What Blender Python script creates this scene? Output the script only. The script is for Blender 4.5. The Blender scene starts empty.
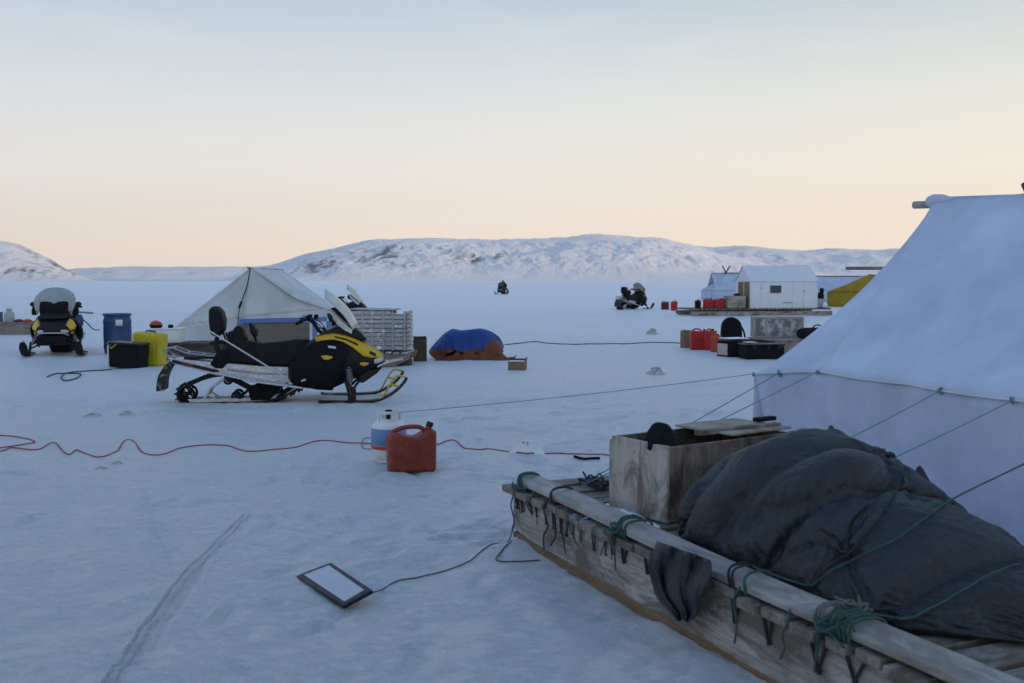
import bpy, bmesh, math, random
import numpy as np
from mathutils import Matrix, Vector, Euler
from mathutils.bvhtree import BVHTree
R = math.radians
sc = bpy.context.scene
COL = sc.collection
random.seed(4)

# ------------------------------------------------------------------ camera
F = 995.6
PITCH = math.atan(60.5 / F)
CAM = Vector((0, 0, 1.6))
cd = bpy.data.cameras.new('camera'); cam = bpy.data.objects.new('camera', cd); COL.objects.link(cam)
cd.lens = 35; cd.sensor_width = 36; cd.clip_start = .05; cd.clip_end = 60000
cam.location = CAM; cam.rotation_euler = (R(90) - PITCH, 0, 0); sc.camera = cam
cd.dof.use_dof = True; cd.dof.focus_distance = 12.0; cd.dof.aperture_fstop = 4.0

def ray(px, py):
    a, b = (px - 512) / F, (341.5 - py) / F
    s, c = math.sin(PITCH), math.cos(PITCH)
    return Vector((a, c + b * s, -s + b * c))
def G(px, py, z=0.0):            # point on the level z seen there
    d = ray(px, py); k = (z - CAM.z) / d.z
    return CAM + d * k
def P(px, py, Y):                # point at distance Y seen there
    d = ray(px, py); return CAM + d * (Y / d.y)

# ------------------------------------------------------------------ tags
def tag(o, label=None, cat=None, group=None, kind=None):
    if label: o['label'] = label
    if cat: o['category'] = cat
    if group: o['group'] = group
    if kind: o['kind'] = kind
    return o
def empty(name, loc=(0, 0, 0), rz=0.0, label=None, cat=None, group=None, rot=None, scale=None):
    o = bpy.data.objects.new(name, None); COL.objects.link(o)
    o.empty_display_size = .2
    o.location = loc; o.rotation_euler = rot if rot else (0, 0, rz)
    if scale: o.scale = (scale,) * 3
    return tag(o, label, cat, group)
def copy_tree(o, parent=None):
    c = o.copy(); COL.objects.link(c)
    if parent is not None: c.parent = parent
    for ch in list(o.children): copy_tree(ch, c)
    return c

# ------------------------------------------------------------------ mesh builder
class MB:
    def __init__(s): s.v = []; s.f = []
    def add(s, vs, fs):
        k = len(s.v); s.v += [tuple(p) for p in vs]; s.f += [tuple(i + k for i in f) for f in fs]; return s
    def box(s, c, d, rot=None):
        x, y, z = d[0] / 2, d[1] / 2, d[2] / 2
        vs = [Vector((i * x, j * y, k * z)) for i in (-1, 1) for j in (-1, 1) for k in (-1, 1)]
        if rot is not None:
            m = rot if isinstance(rot, Matrix) else Euler(rot).to_matrix()
            vs = [m @ p for p in vs]
        c = Vector(c)
        return s.add([p + c for p in vs], [(0, 1, 3, 2), (4, 6, 7, 5), (0, 4, 5, 1), (2, 3, 7, 6), (0, 2, 6, 4), (1, 5, 7, 3)])
    def bar(s, a, b, w, h, up=(0, 0, 1)):
        a, b = Vector(a), Vector(b); x = (b - a); L = x.length; x.normalize()
        y = Vector(up).cross(x)
        if y.length < 1e-4: y = Vector((0, 1, 0)).cross(x)
        y.normalize(); z = x.cross(y)
        return s.box((a + b) / 2, (L, w, h), Matrix((x, y, z)).transposed())
    def tube(s, pts, r, n=8, closed=False, cap=True):
        pts = [Vector(p) for p in pts]; N = len(pts)
        rs = r if isinstance(r, (list, tuple)) else [r] * N
        vs = []; u = None
        for i, p in enumerate(pts):
            if closed: t = pts[(i + 1) % N] - pts[i - 1]
            else: t = pts[min(i + 1, N - 1)] - pts[max(i - 1, 0)]
            if t.length < 1e-9: t = Vector((0, 0, 1))
            t.normalize()
            if u is None:
                u = t.orthogonal().normalized()
            else:
                u = u - t * u.dot(t)
                u = u.normalized() if u.length > 1e-6 else t.orthogonal().normalized()
            w = t.cross(u)
            for k in range(n):
                a = 2 * math.pi * k / n
                vs.append(p + (u * math.cos(a) + w * math.sin(a)) * rs[i])
        fs = []
        for i in range(N if closed else N - 1):
            j = (i + 1) % N
            for k in range(n):
                l = (k + 1) % n
                fs.append((i * n + k, i * n + l, j * n + l, j * n + k))
        if cap and not closed:
            fs.append(tuple(range(n))[::-1]); fs.append(tuple(range((N - 1) * n, N * n)))
        return s.add(vs, fs)
    def lathe(s, prof, n=24, c=(0, 0, 0), rot=None):
        m = rot if isinstance(rot, Matrix) else (Euler(rot).to_matrix() if rot else Matrix.Identity(3))
        c = Vector(c); vs = []; N = len(prof)
        for r, z in prof:
            for k in range(n):
                a = 2 * math.pi * k / n
                vs.append(c + m @ Vector((r * math.cos(a), r * math.sin(a), z)))
        fs = [(i * n + k, i * n + (k + 1) % n, (i + 1) * n + (k + 1) % n, (i + 1) * n + k) for i in range(N - 1) for k in range(n)]
        fs.append(tuple(range(n))[::-1]); fs.append(tuple(range((N - 1) * n, N * n)))
        return s.add(vs, fs)
    def prism(s, poly, y0, y1, inset=0.0, yin=0.0):
        """outline in x,z extruded in y; with inset the two caps shrink towards the middle"""
        N = len(poly)
        cx = sum(p[0] for p in poly) / N; cz = sum(p[1] for p in poly) / N
        rings = []
        if inset:
            ins = [(cx + (p[0] - cx) * (1 - inset), cz + (p[1] - cz) * (1 - inset)) for p in poly]
            rings = [(ins, y0), (poly, y0 + yin), (poly, y1 - yin), (ins, y1)]
        else: rings = [(poly, y0), (poly, y1)]
        vs = [(p[0], y, p[1]) for pl, y in rings for p in pl]
        fs = []
        for r in range(len(rings) - 1):
            for k in range(N):
                l = (k + 1) % N
                fs.append((r * N + k, r * N + l, (r + 1) * N + l, (r + 1) * N + k))
        fs.append(tuple(range(N))[::-1]); q = (len(rings) - 1) * N; fs.append(tuple(range(q, q + N)))
        return s.add(vs, fs)
    def loft(s, rings):
        n = len(rings[0]); vs = [p for r in rings for p in r]; fs = []
        for i in range(len(rings) - 1):
            for k in range(n):
                l = (k + 1) % n
                fs.append((i * n + k, i * n + l, (i + 1) * n + l, (i + 1) * n + k))
        fs.append(tuple(range(n))[::-1]); q = (len(rings) - 1) * n; fs.append(tuple(range(q, q + n)))
        return s.add(vs, fs)
    def grid(s, rows):
        n = len(rows[0]); vs = [p for r in rows for p in r]
        fs = [(i * n + j, i * n + j + 1, (i + 1) * n + j + 1, (i + 1) * n + j) for i in range(len(rows) - 1) for j in range(n - 1)]
        return s.add(vs, fs)
    def build(s, name, m, parent=None, bevel=0.0, seg=2, solid=0.0, smooth=True, angle=40, sub=0, loc=None, rot=None, weld=False):
        me = bpy.data.meshes.new(name); me.from_pydata([tuple(p) for p in s.v], [], s.f)
        bm = bmesh.new(); bm.from_mesh(me)
        if weld: bmesh.ops.remove_doubles(bm, verts=bm.verts, dist=1e-4)
        bmesh.ops.recalc_face_normals(bm, faces=bm.faces)
        bm.to_mesh(me); bm.free()
        if smooth:
            me.polygons.foreach_set('use_smooth', [True] * len(me.polygons))
            try: me.set_sharp_from_angle(angle=R(angle))
            except Exception: pass
        o = bpy.data.objects.new(name, me); COL.objects.link(o)
        if m: me.materials.append(m)
        if parent is not None: o.parent = parent
        if loc is not None: o.location = loc
        if rot is not None: o.rotation_euler = rot
        if sub:
            q = o.modifiers.new('sub', 'SUBSURF'); q.levels = sub; q.render_levels = sub
        if solid:
            q = o.modifiers.new('solid', 'SOLIDIFY'); q.thickness = solid; q.offset = 0
        if bevel:
            q = o.modifiers.new('bevel', 'BEVEL'); q.width = bevel; q.segments = seg; q.limit_method = 'ANGLE'; q.angle_limit = R(35)
        return o

def spline(pts, k=8):
    """Catmull-Rom through pts"""
    pts = [Vector(p) for p in pts]; out = []
    q = [pts[0] * 2 - pts[1]] + pts + [pts[-1] * 2 - pts[-2]]
    for i in range(1, len(q) - 2):
        a, b, c, d = q[i - 1], q[i], q[i + 1], q[i + 2]
        for j in range(k):
            t = j / k
            out.append(.5 * ((2 * b) + (c - a) * t + (2 * a - 5 * b + 4 * c - d) * t * t + (3 * b - a - 3 * c + d) * t ** 3))
    out.append(pts[-1]); return out
def sagline(a, b, sag=.03, n=14):
    a, b = Vector(a), Vector(b)
    return [a.lerp(b, i / n) - Vector((0, 0, 4 * sag * (i / n) * (1 - i / n))) for i in range(n + 1)]

# ------------------------------------------------------------------ numpy noise
def vnoise(x, y, seed=0):
    xi = np.floor(x).astype(np.int64); yi = np.floor(y).astype(np.int64); xf = x - xi; yf = y - yi
    u = xf * xf * xf * (xf * (xf * 6 - 15) + 10); v = yf * yf * yf * (yf * (yf * 6 - 15) + 10)
    def g(i, j, dx, dy):
        h = (i * 374761393 + j * 668265263 + seed * 144269504) & 0xffffffff
        h = ((h ^ (h >> 13)) * 1274126177) & 0xffffffff
        h = (h ^ (h >> 16)) & 0xffff
        a = h / 65536 * 2 * np.pi
        return np.cos(a) * dx + np.sin(a) * dy
    n00 = g(xi, yi, xf, yf); n10 = g(xi + 1, yi, xf - 1, yf); n01 = g(xi, yi + 1, xf, yf - 1); n11 = g(xi + 1, yi + 1, xf - 1, yf - 1)
    return 1.5 * ((n00 * (1 - u) + n10 * u) * (1 - v) + (n01 * (1 - u) + n11 * u) * v)
def fbm(x, y, o=4, seed=0, gain=.5, ridged=False):
    t = np.zeros_like(x); a = 1.0
    for k in range(o):
        n = vnoise(x * 2 ** k, y * 2 ** k, seed + k)
        t += a * ((1 - np.abs(n) * 2) if ridged else n); a *= gain
    return t
def np_mesh(name, X, Y, Z, m, smooth=True):
    n0, n1 = X.shape
    V = np.stack([X, Y, Z], -1).reshape(-1, 3).astype(np.float32)
    I = np.arange(n0 * n1).reshape(n0, n1)
    Fq = np.stack([I[:-1, :-1], I[1:, :-1], I[1:, 1:], I[:-1, 1:]], -1).reshape(-1, 4)
    me = bpy.data.meshes.new(name)
    me.vertices.add(len(V)); me.vertices.foreach_set('co', V.ravel())
    me.loops.add(Fq.size); me.loops.foreach_set('vertex_index', Fq.ravel().astype(np.int32))
    me.polygons.add(len(Fq)); me.polygons.foreach_set('loop_start', np.arange(0, Fq.size, 4, dtype=np.int32))
    me.update(calc_edges=True); me.validate()
    me.polygons.foreach_set('use_smooth', np.ones(len(Fq), bool))
    o = bpy.data.objects.new(name, me); COL.objects.link(o); me.materials.append(m)
    return o

# ------------------------------------------------------------------ materials
def new_mat(name):
    m = bpy.data.materials.new(name); m.use_nodes = True
    nt = m.node_tree; b = nt.nodes['Principled BSDF']
    return m, nt, b
def N(nt, t, **kw):
    n = nt.nodes.new(t)
    for k, v in kw.items(): setattr(n, k, v)
    return n
def coords(nt, scale=(1, 1, 1), kind='Object', rot=(0, 0, 0)):
    tc = N(nt, 'ShaderNodeTexCoord'); mp = N(nt, 'ShaderNodeMapping')
    mp.inputs['Scale'].default_value = scale; mp.inputs['Rotation'].default_value = rot
    nt.links.new(tc.outputs[kind], mp.inputs[0]); return mp.outputs[0]
def noise(nt, vec, scale=5, detail=6, rough=.6, dist=0):
    n = N(nt, 'ShaderNodeTexNoise'); n.inputs['Scale'].default_value = scale; n.inputs['Detail'].default_value = detail
    n.inputs['Roughness'].default_value = rough; n.inputs['Distortion'].default_value = dist
    nt.links.new(vec, n.inputs['Vector']); return n.outputs['Fac']
def ramp(nt, fac, stops, interp='LINEAR'):
    r = N(nt, 'ShaderNodeValToRGB'); r.color_ramp.interpolation = interp
    e = r.color_ramp.elements
    while len(e) < len(stops): e.new(.5)
    for q, (p, c) in zip(e, stops):
        q.position = p; q.color = (c[0], c[1], c[2], 1) if hasattr(c, '__len__') else (c, c, c, 1)
    nt.links.new(fac, r.inputs[0]); return r.outputs[0]
def mix(nt, fac, a, b, mode='MIX'):
    n = N(nt, 'ShaderNodeMix', data_type='RGBA', blend_type=mode)
    for s, v in ((n.inputs[0], fac), (n.inputs[6], a), (n.inputs[7], b)):
        if isinstance(v, bpy.types.NodeSocket): nt.links.new(v, s)
        elif hasattr(v, '__len__'): s.default_value = (v[0], v[1], v[2], 1)
        else: s.default_value = v
    return n.outputs[2]
def bump(nt, b, h, strength=.3, dist=.01, prev=None):
    n = N(nt, 'ShaderNodeBump'); n.inputs['Strength'].default_value = strength; n.inputs['Distance'].default_value = dist
    nt.links.new(h, n.inputs['Height'])
    if prev is not None: nt.links.new(prev, n.inputs['Normal'])
    nt.links.new(n.outputs[0], b.inputs['Normal']); return n.outputs[0]
def paint(name, c, rough=.5, vary=.25, scale=6, bump_s=.0, metal=0.0, dirt=None, spec=None, dirt_at=.62):
    m, nt, b = new_mat(name); v = coords(nt)
    n1 = noise(nt, v, scale, 6, .65); n2 = noise(nt, v, scale * 5, 5, .6)
    lo = tuple(x * (1 - vary) for x in c); hi = tuple(min(1, x * (1 + vary * .8)) for x in c)
    col = ramp(nt, n1, [(.3, lo), (.7, hi)])
    if dirt:
        k = ramp(nt, n2, [(dirt_at, 0), (dirt_at + .13, 1)]); col = mix(nt, k, col, dirt)
    nt.links.new(col, b.inputs['Base Color'])
    rr = ramp(nt, n2, [(.3, max(0, rough - .1)), (.7, min(1, rough + .12))]); nt.links.new(rr, b.inputs['Roughness'])
    b.inputs['Metallic'].default_value = metal
    if spec is not None: b.inputs['Specular IOR Level'].default_value = spec
    if bump_s: bump(nt, b, n2, bump_s, .01)
    return m
def wood(name, c1, c2, axis='x', scale=1.0, stain=None, rough=.8, snow=0.0, stain_scale=6.0):
    m, nt, b = new_mat(name)
    st = {'x': (.06, 1, 1), 'y': (1, .06, 1), 'z': (1, 1, .06)}[axis]
    v = coords(nt, tuple(q * 22 * scale for q in st))
    g = noise(nt, v, 2.2, 8, .7, .6)
    v2 = coords(nt); big = noise(nt, v2, 3.0 * scale, 5, .65)
    col = ramp(nt, g, [(.32, c1), (.62, c2)])
    col = mix(nt, ramp(nt, big, [(.35, 0), (.7, .55)]), col, tuple(x * .45 for x in c1))
    if stain:
        s3_ = {'x': (.35, 1, 1), 'y': (1, .35, 1), 'z': (1, 1, .55)}[axis]
        s = noise(nt, coords(nt, s3_), stain_scale, 7, .72, .9)
        col = mix(nt, ramp(nt, s, [(.47, 0), (.60, .85)]), col, stain)
        s = noise(nt, coords(nt, s3_), stain_scale * 4.3, 5, .7, .4)
        col = mix(nt, ramp(nt, s, [(.60, 0), (.70, .7)]), col, tuple(x * .6 for x in stain))
    if snow:
        s = noise(nt, v2, 9, 6, .7)
        col = mix(nt, ramp(nt, s, [(.72 - snow, 0), (.80 - snow, 1)]), col, (.8, .82, .85))
    nt.links.new(col, b.inputs['Base Color']); b.inputs['Roughness'].default_value = rough
    bump(nt, b, g, .5, .004)
    return m
def fabric(name, c, trans=.0, rough=.9, vary=.12, wr=.25, wscale=2.5, tc=None):
    m, nt, b = new_mat(name); v = coords(nt)
    n1 = noise(nt, v, 1.7, 5, .6); n2 = noise(nt, v, wscale * 4, 5, .6, .6); n3 = noise(nt, v, 220, 2, .5)
    col = ramp(nt, n1, [(.3, tuple(x * (1 - vary) for x in c)), (.7, tuple(min(1, x * (1 + vary)) for x in c))])
    nt.links.new(col, b.inputs['Base Color']); b.inputs['Roughness'].default_value = rough
    b.inputs['Specular IOR Level'].default_value = .25
    p = bump(nt, b, n2, wr, .03); p = bump(nt, b, n3, .15, .002, p)
    if trans:
        t = N(nt, 'ShaderNodeBsdfTranslucent')
        if tc: t.inputs[0].default_value = (*tc, 1)
        else: nt.links.new(col, t.inputs[0])
        nt.links.new(p, t.inputs['Normal'])
        ms = N(nt, 'ShaderNodeMixShader'); ms.inputs[0].default_value = trans
        nt.links.new(b.outputs[0], ms.inputs[1]); nt.links.new(t.outputs[0], ms.inputs[2])
        nt.links.new(ms.outputs[0], nt.nodes['Material Output'].inputs[0])
    return m

M = {}
M['black'] = paint('black_plastic', (.008, .009, .010), .42, .3, spec=.3)
M['matte_black'] = paint('matte_black', (.007, .008, .009), .8, .3, bump_s=.2, spec=.2)
M['vinyl'] = paint('seat_vinyl', (.008, .008, .010), .65, .25, bump_s=.25, spec=.25)
M['rubber'] = paint('rubber', (.010, .010, .011), .8, .3, dirt=(.6, .63, .68), dirt_at=.68)
M['flap'] = paint('snow_flap_rubber', (.02, .02, .022), .8, .3, dirt=(.5, .53, .58), dirt_at=.58)
M['alu'] = paint('snowy_aluminium', (.50, .52, .55), .42, .15, 9, metal=.35, dirt=(.75, .78, .82), dirt_at=.52)
M['steel'] = paint('dull_steel', (.32, .33, .35), .45, .2, metal=.6)
M['yellow'] = paint('yellow_plastic', (.62, .40, .012), .38, .12, dirt=(.5, .45, .3), dirt_at=.72)
M['box_yellow'] = paint('yellow_box_plastic', (.50, .42, .012), .6, .2, dirt=(.55, .55, .5), dirt_at=.7)
M['red_can'] = paint('faded_red_plastic', (.22, .028, .013), .55, .35, 9, dirt=(.24, .06, .04), dirt_at=.6, bump_s=.12)
M['far_red'] = paint('red_fuel_can_plastic', (.42, .008, .014), .5, .2)
M['orange_red'] = paint('orange_red_plastic', (.45, .05, .015), .5, .2)
M['dark_red'] = paint('dark_red_plastic', (.12, .008, .02), .5, .2)
M['blue_drum'] = paint('blue_plastic', (.022, .065, .17), .5, .25, 5, dirt=(.55, .6, .68), dirt_at=.71)
M['white_paint'] = paint('white_enamel', (.68, .70, .72), .45, .1, dirt=(.4, .4, .4), dirt_at=.74)
M['blue_paint'] = paint('light_blue_enamel', (.11, .24, .43), .45, .2, dirt=(.55, .6, .65), dirt_at=.73)
M['red_paint'] = paint('red_enamel', (.45, .05, .02), .45, .15)
M['grey_enamel'] = paint('grey_enamel', (.38, .42, .42), .5, .2)
M['cardboard'] = paint('cardboard', (.20, .145, .085), .85, .2, bump_s=.1)
M['dark_card'] = paint('dark_cardboard', (.075, .052, .038), .85, .25)
M['snow_clump'] = paint('settled_snow', (.84, .86, .88), .7, .05, 20, bump_s=.6)
M['dirty_ice'] = paint('dirty_ice', (.40, .41, .40), .6, .4, 14, bump_s=.8, dirt=(.8, .82, .85), dirt_at=.52)
M['wood_x'] = wood('weathered_wood_x', (.16, .13, .10), (.34, .30, .25), 'x', stain=(.10, .075, .055))
M['wood_y'] = wood('weathered_wood_y', (.15, .125, .10), (.32, .28, .24), 'y', stain=(.09, .07, .05))
M['rail_wood'] = wood('grey_beam_wood', (.30, .285, .26), (.47, .45, .42), 'x', stain=(.20, .17, .14), stain_scale=4.5)
M['runner_wood'] = wood('runner_plank_wood', (.19, .17, .15), (.52, .49, .45), 'x', 1.1, stain=(.11, .085, .06), stain_scale=5.0)
M['shoe_wood'] = wood('runner_shoe_wood', (.13, .085, .045), (.24, .16, .08), 'x')
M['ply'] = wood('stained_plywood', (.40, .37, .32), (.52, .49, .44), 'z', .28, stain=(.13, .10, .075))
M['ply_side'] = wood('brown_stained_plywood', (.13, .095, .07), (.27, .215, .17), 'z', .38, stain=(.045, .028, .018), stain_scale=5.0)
M['ply_lid'] = wood('pale_plywood', (.36, .32, .25), (.50, .45, .37), 'x', .6, stain=(.22, .17, .12))
M['dark_wood'] = wood('dark_wood', (.05, .04, .032), (.12, .10, .08), 'x')
M['door_wood'] = wood('door_boards', (.16, .115, .06), (.27, .20, .11), 'z', .5)
M['frost_wood'] = wood('frosted_boards', (.30, .30, .30), (.52, .53, .53), 'x', .5, snow=.16)
M['sled_grey'] = wood('grey_sled_boards', (.20, .18, .155), (.38, .345, .30), 'x', .5, snow=.05)
M['rope_dark'] = paint('dark_cord', (.025, .028, .03), .9, .3)
M['rope_teal'] = paint('teal_rope', (.04, .095, .095), .85, .4, 30)
M['rope_green'] = paint('green_rope', (.03, .085, .07), .85, .4, 30)
M['rope_grey'] = paint('grey_rope', (.14, .15, .15), .9, .3, 30)
M['guy_rope'] = paint('thin_teal_line', (.15, .28, .29), .8, .2)
M['rope_blue'] = paint('blue_rope', (.16, .29, .43), .85, .2, 30)
M['cord_red'] = paint('red_cable_sheath', (.34, .035, .03), .55, .15)
M['cable_black'] = paint('black_cable', (.03, .033, .04), .6, .2)
M['tent_white'] = fabric('white_tent_canvas', (.68, .76, .90), .22, wr=.10, wscale=1.0)
M['tent_wall'] = fabric('thin_tent_wall', (.70, .76, .91), .35, wr=.4, wscale=1.6)
M['canvas_grey'] = fabric('old_white_canvas', (.72, .76, .77), .25, vary=.12, wr=.5, wscale=.8)
M['canvas_light'] = fabric('pale_canvas', (.72, .76, .79), .22, wr=.4, wscale=.8)
M['canvas_blue'] = fabric('bluish_canvas', (.58, .66, .82), .2)
M['canvas_yellow'] = fabric('yellow_canvas', (.42, .30, .035), .25)
M['cabin_white'] = paint('white_cabin_panel', (.72, .75, .78), .6, .06, 3, dirt=(.5, .52, .55), dirt_at=.72)
M['blue_trim'] = paint('blue_frame_paint', (.10, .19, .45), .5, .2)
M['panel_ply'] = wood('greyish_plywood', (.14, .13, .10), (.21, .19, .15), 'x', .3)
M['dark_cloth'] = fabric('black_cloth', (.008, .009, .011), 0, wr=.5, wscale=6)
M['skin'] = paint('skin', (.4, .25, .18), .6, .1)
# ------------------------------------------------------------------ world and light
SUN_EL, SUN_AZ = 3.5, 112.0
w = bpy.data.worlds.new('World'); sc.world = w; w.use_nodes = True
nt = w.node_tree; nt.nodes.clear()
st = N(nt, 'ShaderNodeTexSky', sky_type='NISHITA', sun_disc=False)
st.sun_elevation = R(SUN_EL); st.sun_rotation = R(SUN_AZ); st.air_density = 1; st.dust_density = .6; st.ozone_density = 3
tc = N(nt, 'ShaderNodeTexCoord'); sx = N(nt, 'ShaderNodeSeparateXYZ'); nt.links.new(tc.outputs['Generated'], sx.inputs[0])
k = 1 / .15
def sky(r, g, b): return (r * k, g * k, b * k)
col = ramp(nt, sx.outputs['Z'], [(0.0, sky(.85, .705, .555)), (.04, sky(.83, .715, .58)), (.10, sky(.74, .695, .615)), (.17, sky(.61, .625, .61)),
                                 (.27, sky(.385, .465, .535)), (.45, sky(.235, .355, .54)), (1.0, sky(.118, .235, .455))])
# the glow is warmer and brighter towards the low sun
az = N(nt, 'ShaderNodeMath', operation='MULTIPLY_ADD'); nt.links.new(sx.outputs['X'], az.inputs[0]); az.inputs[1].default_value = .5; az.inputs[2].default_value = .5
tint = ramp(nt, az.outputs[0], [(0.0, (.80, .82, .90)), (.27, (.93, .93, .955)), (.5, (1.0, .99, .98)), (.73, (1.06, 1.02, .93)), (1.0, (1.25, 1.1, .85))])
col = mix(nt, 1.0, col, tint, 'MULTIPLY')
# faint high cloud
cv = N(nt, 'ShaderNodeMapping'); cv.inputs['Scale'].default_value = (3, 3, 16); cv.inputs['Rotation'].default_value = (0, R(9), 0); nt.links.new(tc.outputs['Generated'], cv.inputs[0])
cn = noise(nt, cv.outputs[0], 1.3, 7, .6, .5)
cm = ramp(nt, cn, [(.5, 0), (.75, .15)])
col = mix(nt, cm, col, sky(.80, .78, .74))
col = mix(nt, .12, col, st.outputs[0])
bg = N(nt, 'ShaderNodeBackground'); bg.inputs[1].default_value = .15; nt.links.new(col, bg.inputs[0])
ou = N(nt, 'ShaderNodeOutputWorld'); nt.links.new(bg.outputs[0], ou.inputs[0])
sd = Vector((math.sin(R(SUN_AZ)) * math.cos(R(SUN_EL)), math.cos(R(SUN_AZ)) * math.cos(R(SUN_EL)), math.sin(R(SUN_EL))))
sl = bpy.data.lights.new('sun', 'SUN'); sl.energy = 3.5; sl.angle = R(.6); sl.color = (1, .72, .48)
so = bpy.data.objects.new('sun', sl); COL.objects.link(so); so.rotation_euler = sd.to_track_quat('Z', 'Y').to_euler()
sc.view_settings.view_transform = 'Standard'; sc.view_settings.look = 'None'; sc.view_settings.exposure = .62; sc.view_settings.gamma = 1

# ------------------------------------------------------------------ snow ground
def snow_mat():
    m, nt, b = new_mat('snow')
    tc = N(nt, 'ShaderNodeTexCoord'); v = tc.outputs['Object']
    def sc_(s, sc3=(1, 1, 1), rot=0, **kw):
        mp = N(nt, 'ShaderNodeMapping'); mp.inputs['Scale'].default_value = sc3; mp.inputs['Rotation'].default_value = (0, 0, rot)
        nt.links.new(v, mp.inputs[0]); return noise(nt, mp.outputs[0], s, **kw)
    big = sc_(.012, (.35, 1, 1), .05, detail=6, rough=.6)
    med = sc_(.22, (.5, 1, 1), .1, detail=7, rough=.65)
    fin = sc_(4.4, (.8, 1, 1), .5, detail=8, rough=.7, dist=.4)
    mic = sc_(26, (.8, 1, 1), detail=4, rough=.6)
    c = ramp(nt, med, [(.3, (.77, .82, .88)), (.65, (.86, .89, .92))])
    c = mix(nt, ramp(nt, big, [(.46, 0), (.62, .7)]), c, (.94, .93, .92)); c = mix(nt, ramp(nt, big, [(.34, .6), (.46, 0)]), c, (.64, .72, .82))
    c = mix(nt, ramp(nt, fin, [(.30, .5), (.48, 0)]), c, (.67, .73, .81))
    crust = sc_(15, (.85, 1, 1), .3, detail=8, rough=.75, dist=.5); grit = sc_(60, detail=3, rough=.7)
    c = mix(nt, ramp(nt, crust, [(.34, .55), (.50, 0)]), c, (.66, .72, .80))
    c = mix(nt, ramp(nt, grit, [(.34, .5), (.46, 0)]), c, (.62, .69, .78))
    nt.links.new(c, b.inputs['Base Color'])
    b.inputs['Roughness'].default_value = .45; b.inputs['Specular IOR Level'].default_value = .6
    p = bump(nt, b, fin, .7, .06); p = bump(nt, b, crust, 1.0, .055, p); p = bump(nt, b, mic, .9, .020, p); p = bump(nt, b, med, .4, .14, p)
    return m
M['snow'] = snow_mat()
def axis(parts):
    out = []
    for a, b, n in parts: out += list(np.linspace(a, b, n, endpoint=False))
    return np.array(out + [parts[-1][1]])
gx = np.concatenate([-np.geomspace(9000, 9.2, 60), axis([(-9, -2.0, 130), (-2.0, -1.35, 90), (-1.35, 4, 120), (4, 9, 70)]), np.geomspace(9.2, 9000, 60)])
gy = np.concatenate([-np.geomspace(600, 1.1, 24), axis([(-1, 3, 40), (3, 9, 210), (9, 16, 100)]), np.geomspace(16.1, 9000, 110)])
GX, GY = np.meshgrid(gx, gy, indexing='ij')
dist = np.hypot(GX, GY)
near = np.clip(1 - (dist - 14) / 40, 0, 1)
GZ = .030 * fbm(GX * .5, GY * .7, 3, 3) + near * (.014 * fbm(GX * 1.7, GY * 2.6, 5, 11) + .014 * np.clip(fbm(GX * 4, GY * 5, 4, 21), -.2, 1) * np.clip((9 - dist) / 6, 0, 1))
GZ *= np.clip((80 - dist) / 40, .0, 1)
# trampled patches: shallow dents of boots and kneeling around the camp
rg = np.random.default_rng(8)
def dents(cx, cy, sx__, sy__, n__):
    global GZ
    for _ in range(n__):
        x, y = cx + rg.normal() * sx__, cy + rg.normal() * sy__; a = rg.uniform(0, 3.14); l, w_ = rg.uniform(.10, .16), rg.uniform(.045, .06); d_ = rg.uniform(.008, .022)
        i0, i1 = np.searchsorted(gx, [x - .5, x + .5]); j0, j1 = np.searchsorted(gy, [y - .5, y + .5])
        X, Y = GX[i0:i1, j0:j1] - x, GY[i0:i1, j0:j1] - y
        p, q__ = X * np.cos(a) + Y * np.sin(a), -X * np.sin(a) + Y * np.cos(a)
        rr = (p / l) ** 4 + (q__ / w_) ** 4
        GZ[i0:i1, j0:j1] += -d_ * np.exp(-rr) + .3 * d_ * np.exp(-((np.sqrt(np.sqrt(rr)) - 1.35) / .25) ** 2)
dents(-.6, 8.2, 1.1, .8, 70); dents(-.4, 6.2, .7, .5, 40); dents(-2.6, 12, 2.0, .7, 120); dents(.6, 10.5, 1.6, 1.2, 110); dents(-.9, 4.9, .6, .6, 26)
def groove(pts, w, dep, rim=.4):
    global GZ
    best = np.full(GX.shape, 9.0)
    msk = dist < 16
    for (x0, y0), (x1, y1) in zip(pts[:-1], pts[1:]):
        dx, dy = x1 - x0, y1 - y0; L2 = dx * dx + dy * dy
        t = np.clip(((GX - x0) * dx + (GY - y0) * dy) / L2, 0, 1)
        best = np.minimum(best, np.hypot(GX - x0 - t * dx, GY - y0 - t * dy))
    jag = .9 + .3 * vnoise(GX * 3, GY * 3, 77)
    GZ = GZ - msk * dep * jag * (np.exp(-(best / w) ** 2) - rim * np.exp(-((best - 1.9 * w) / w) ** 2))
ta = [G(52, 770), G(112, 683), G(152, 622), G(188, 574), G(220, 541), G(248, 516)]
ta = [(p.x, p.y) for p in ta]
groove([(x - .022, y) for x, y in ta], .0065, .009, .9)
groove([(x + .022, y) for x, y in ta], .0065, .008, .9)
tb = [(p.x, p.y) for p in (G(150, 650), G(170, 615), G(192, 585), G(205, 560))]
groove(tb, .022, .014)
tcv = [(p.x, p.y) for p in (G(146, 495), G(150, 515), G(160, 540), G(176, 565))]
groove(tcv, .025, .012)
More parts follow.
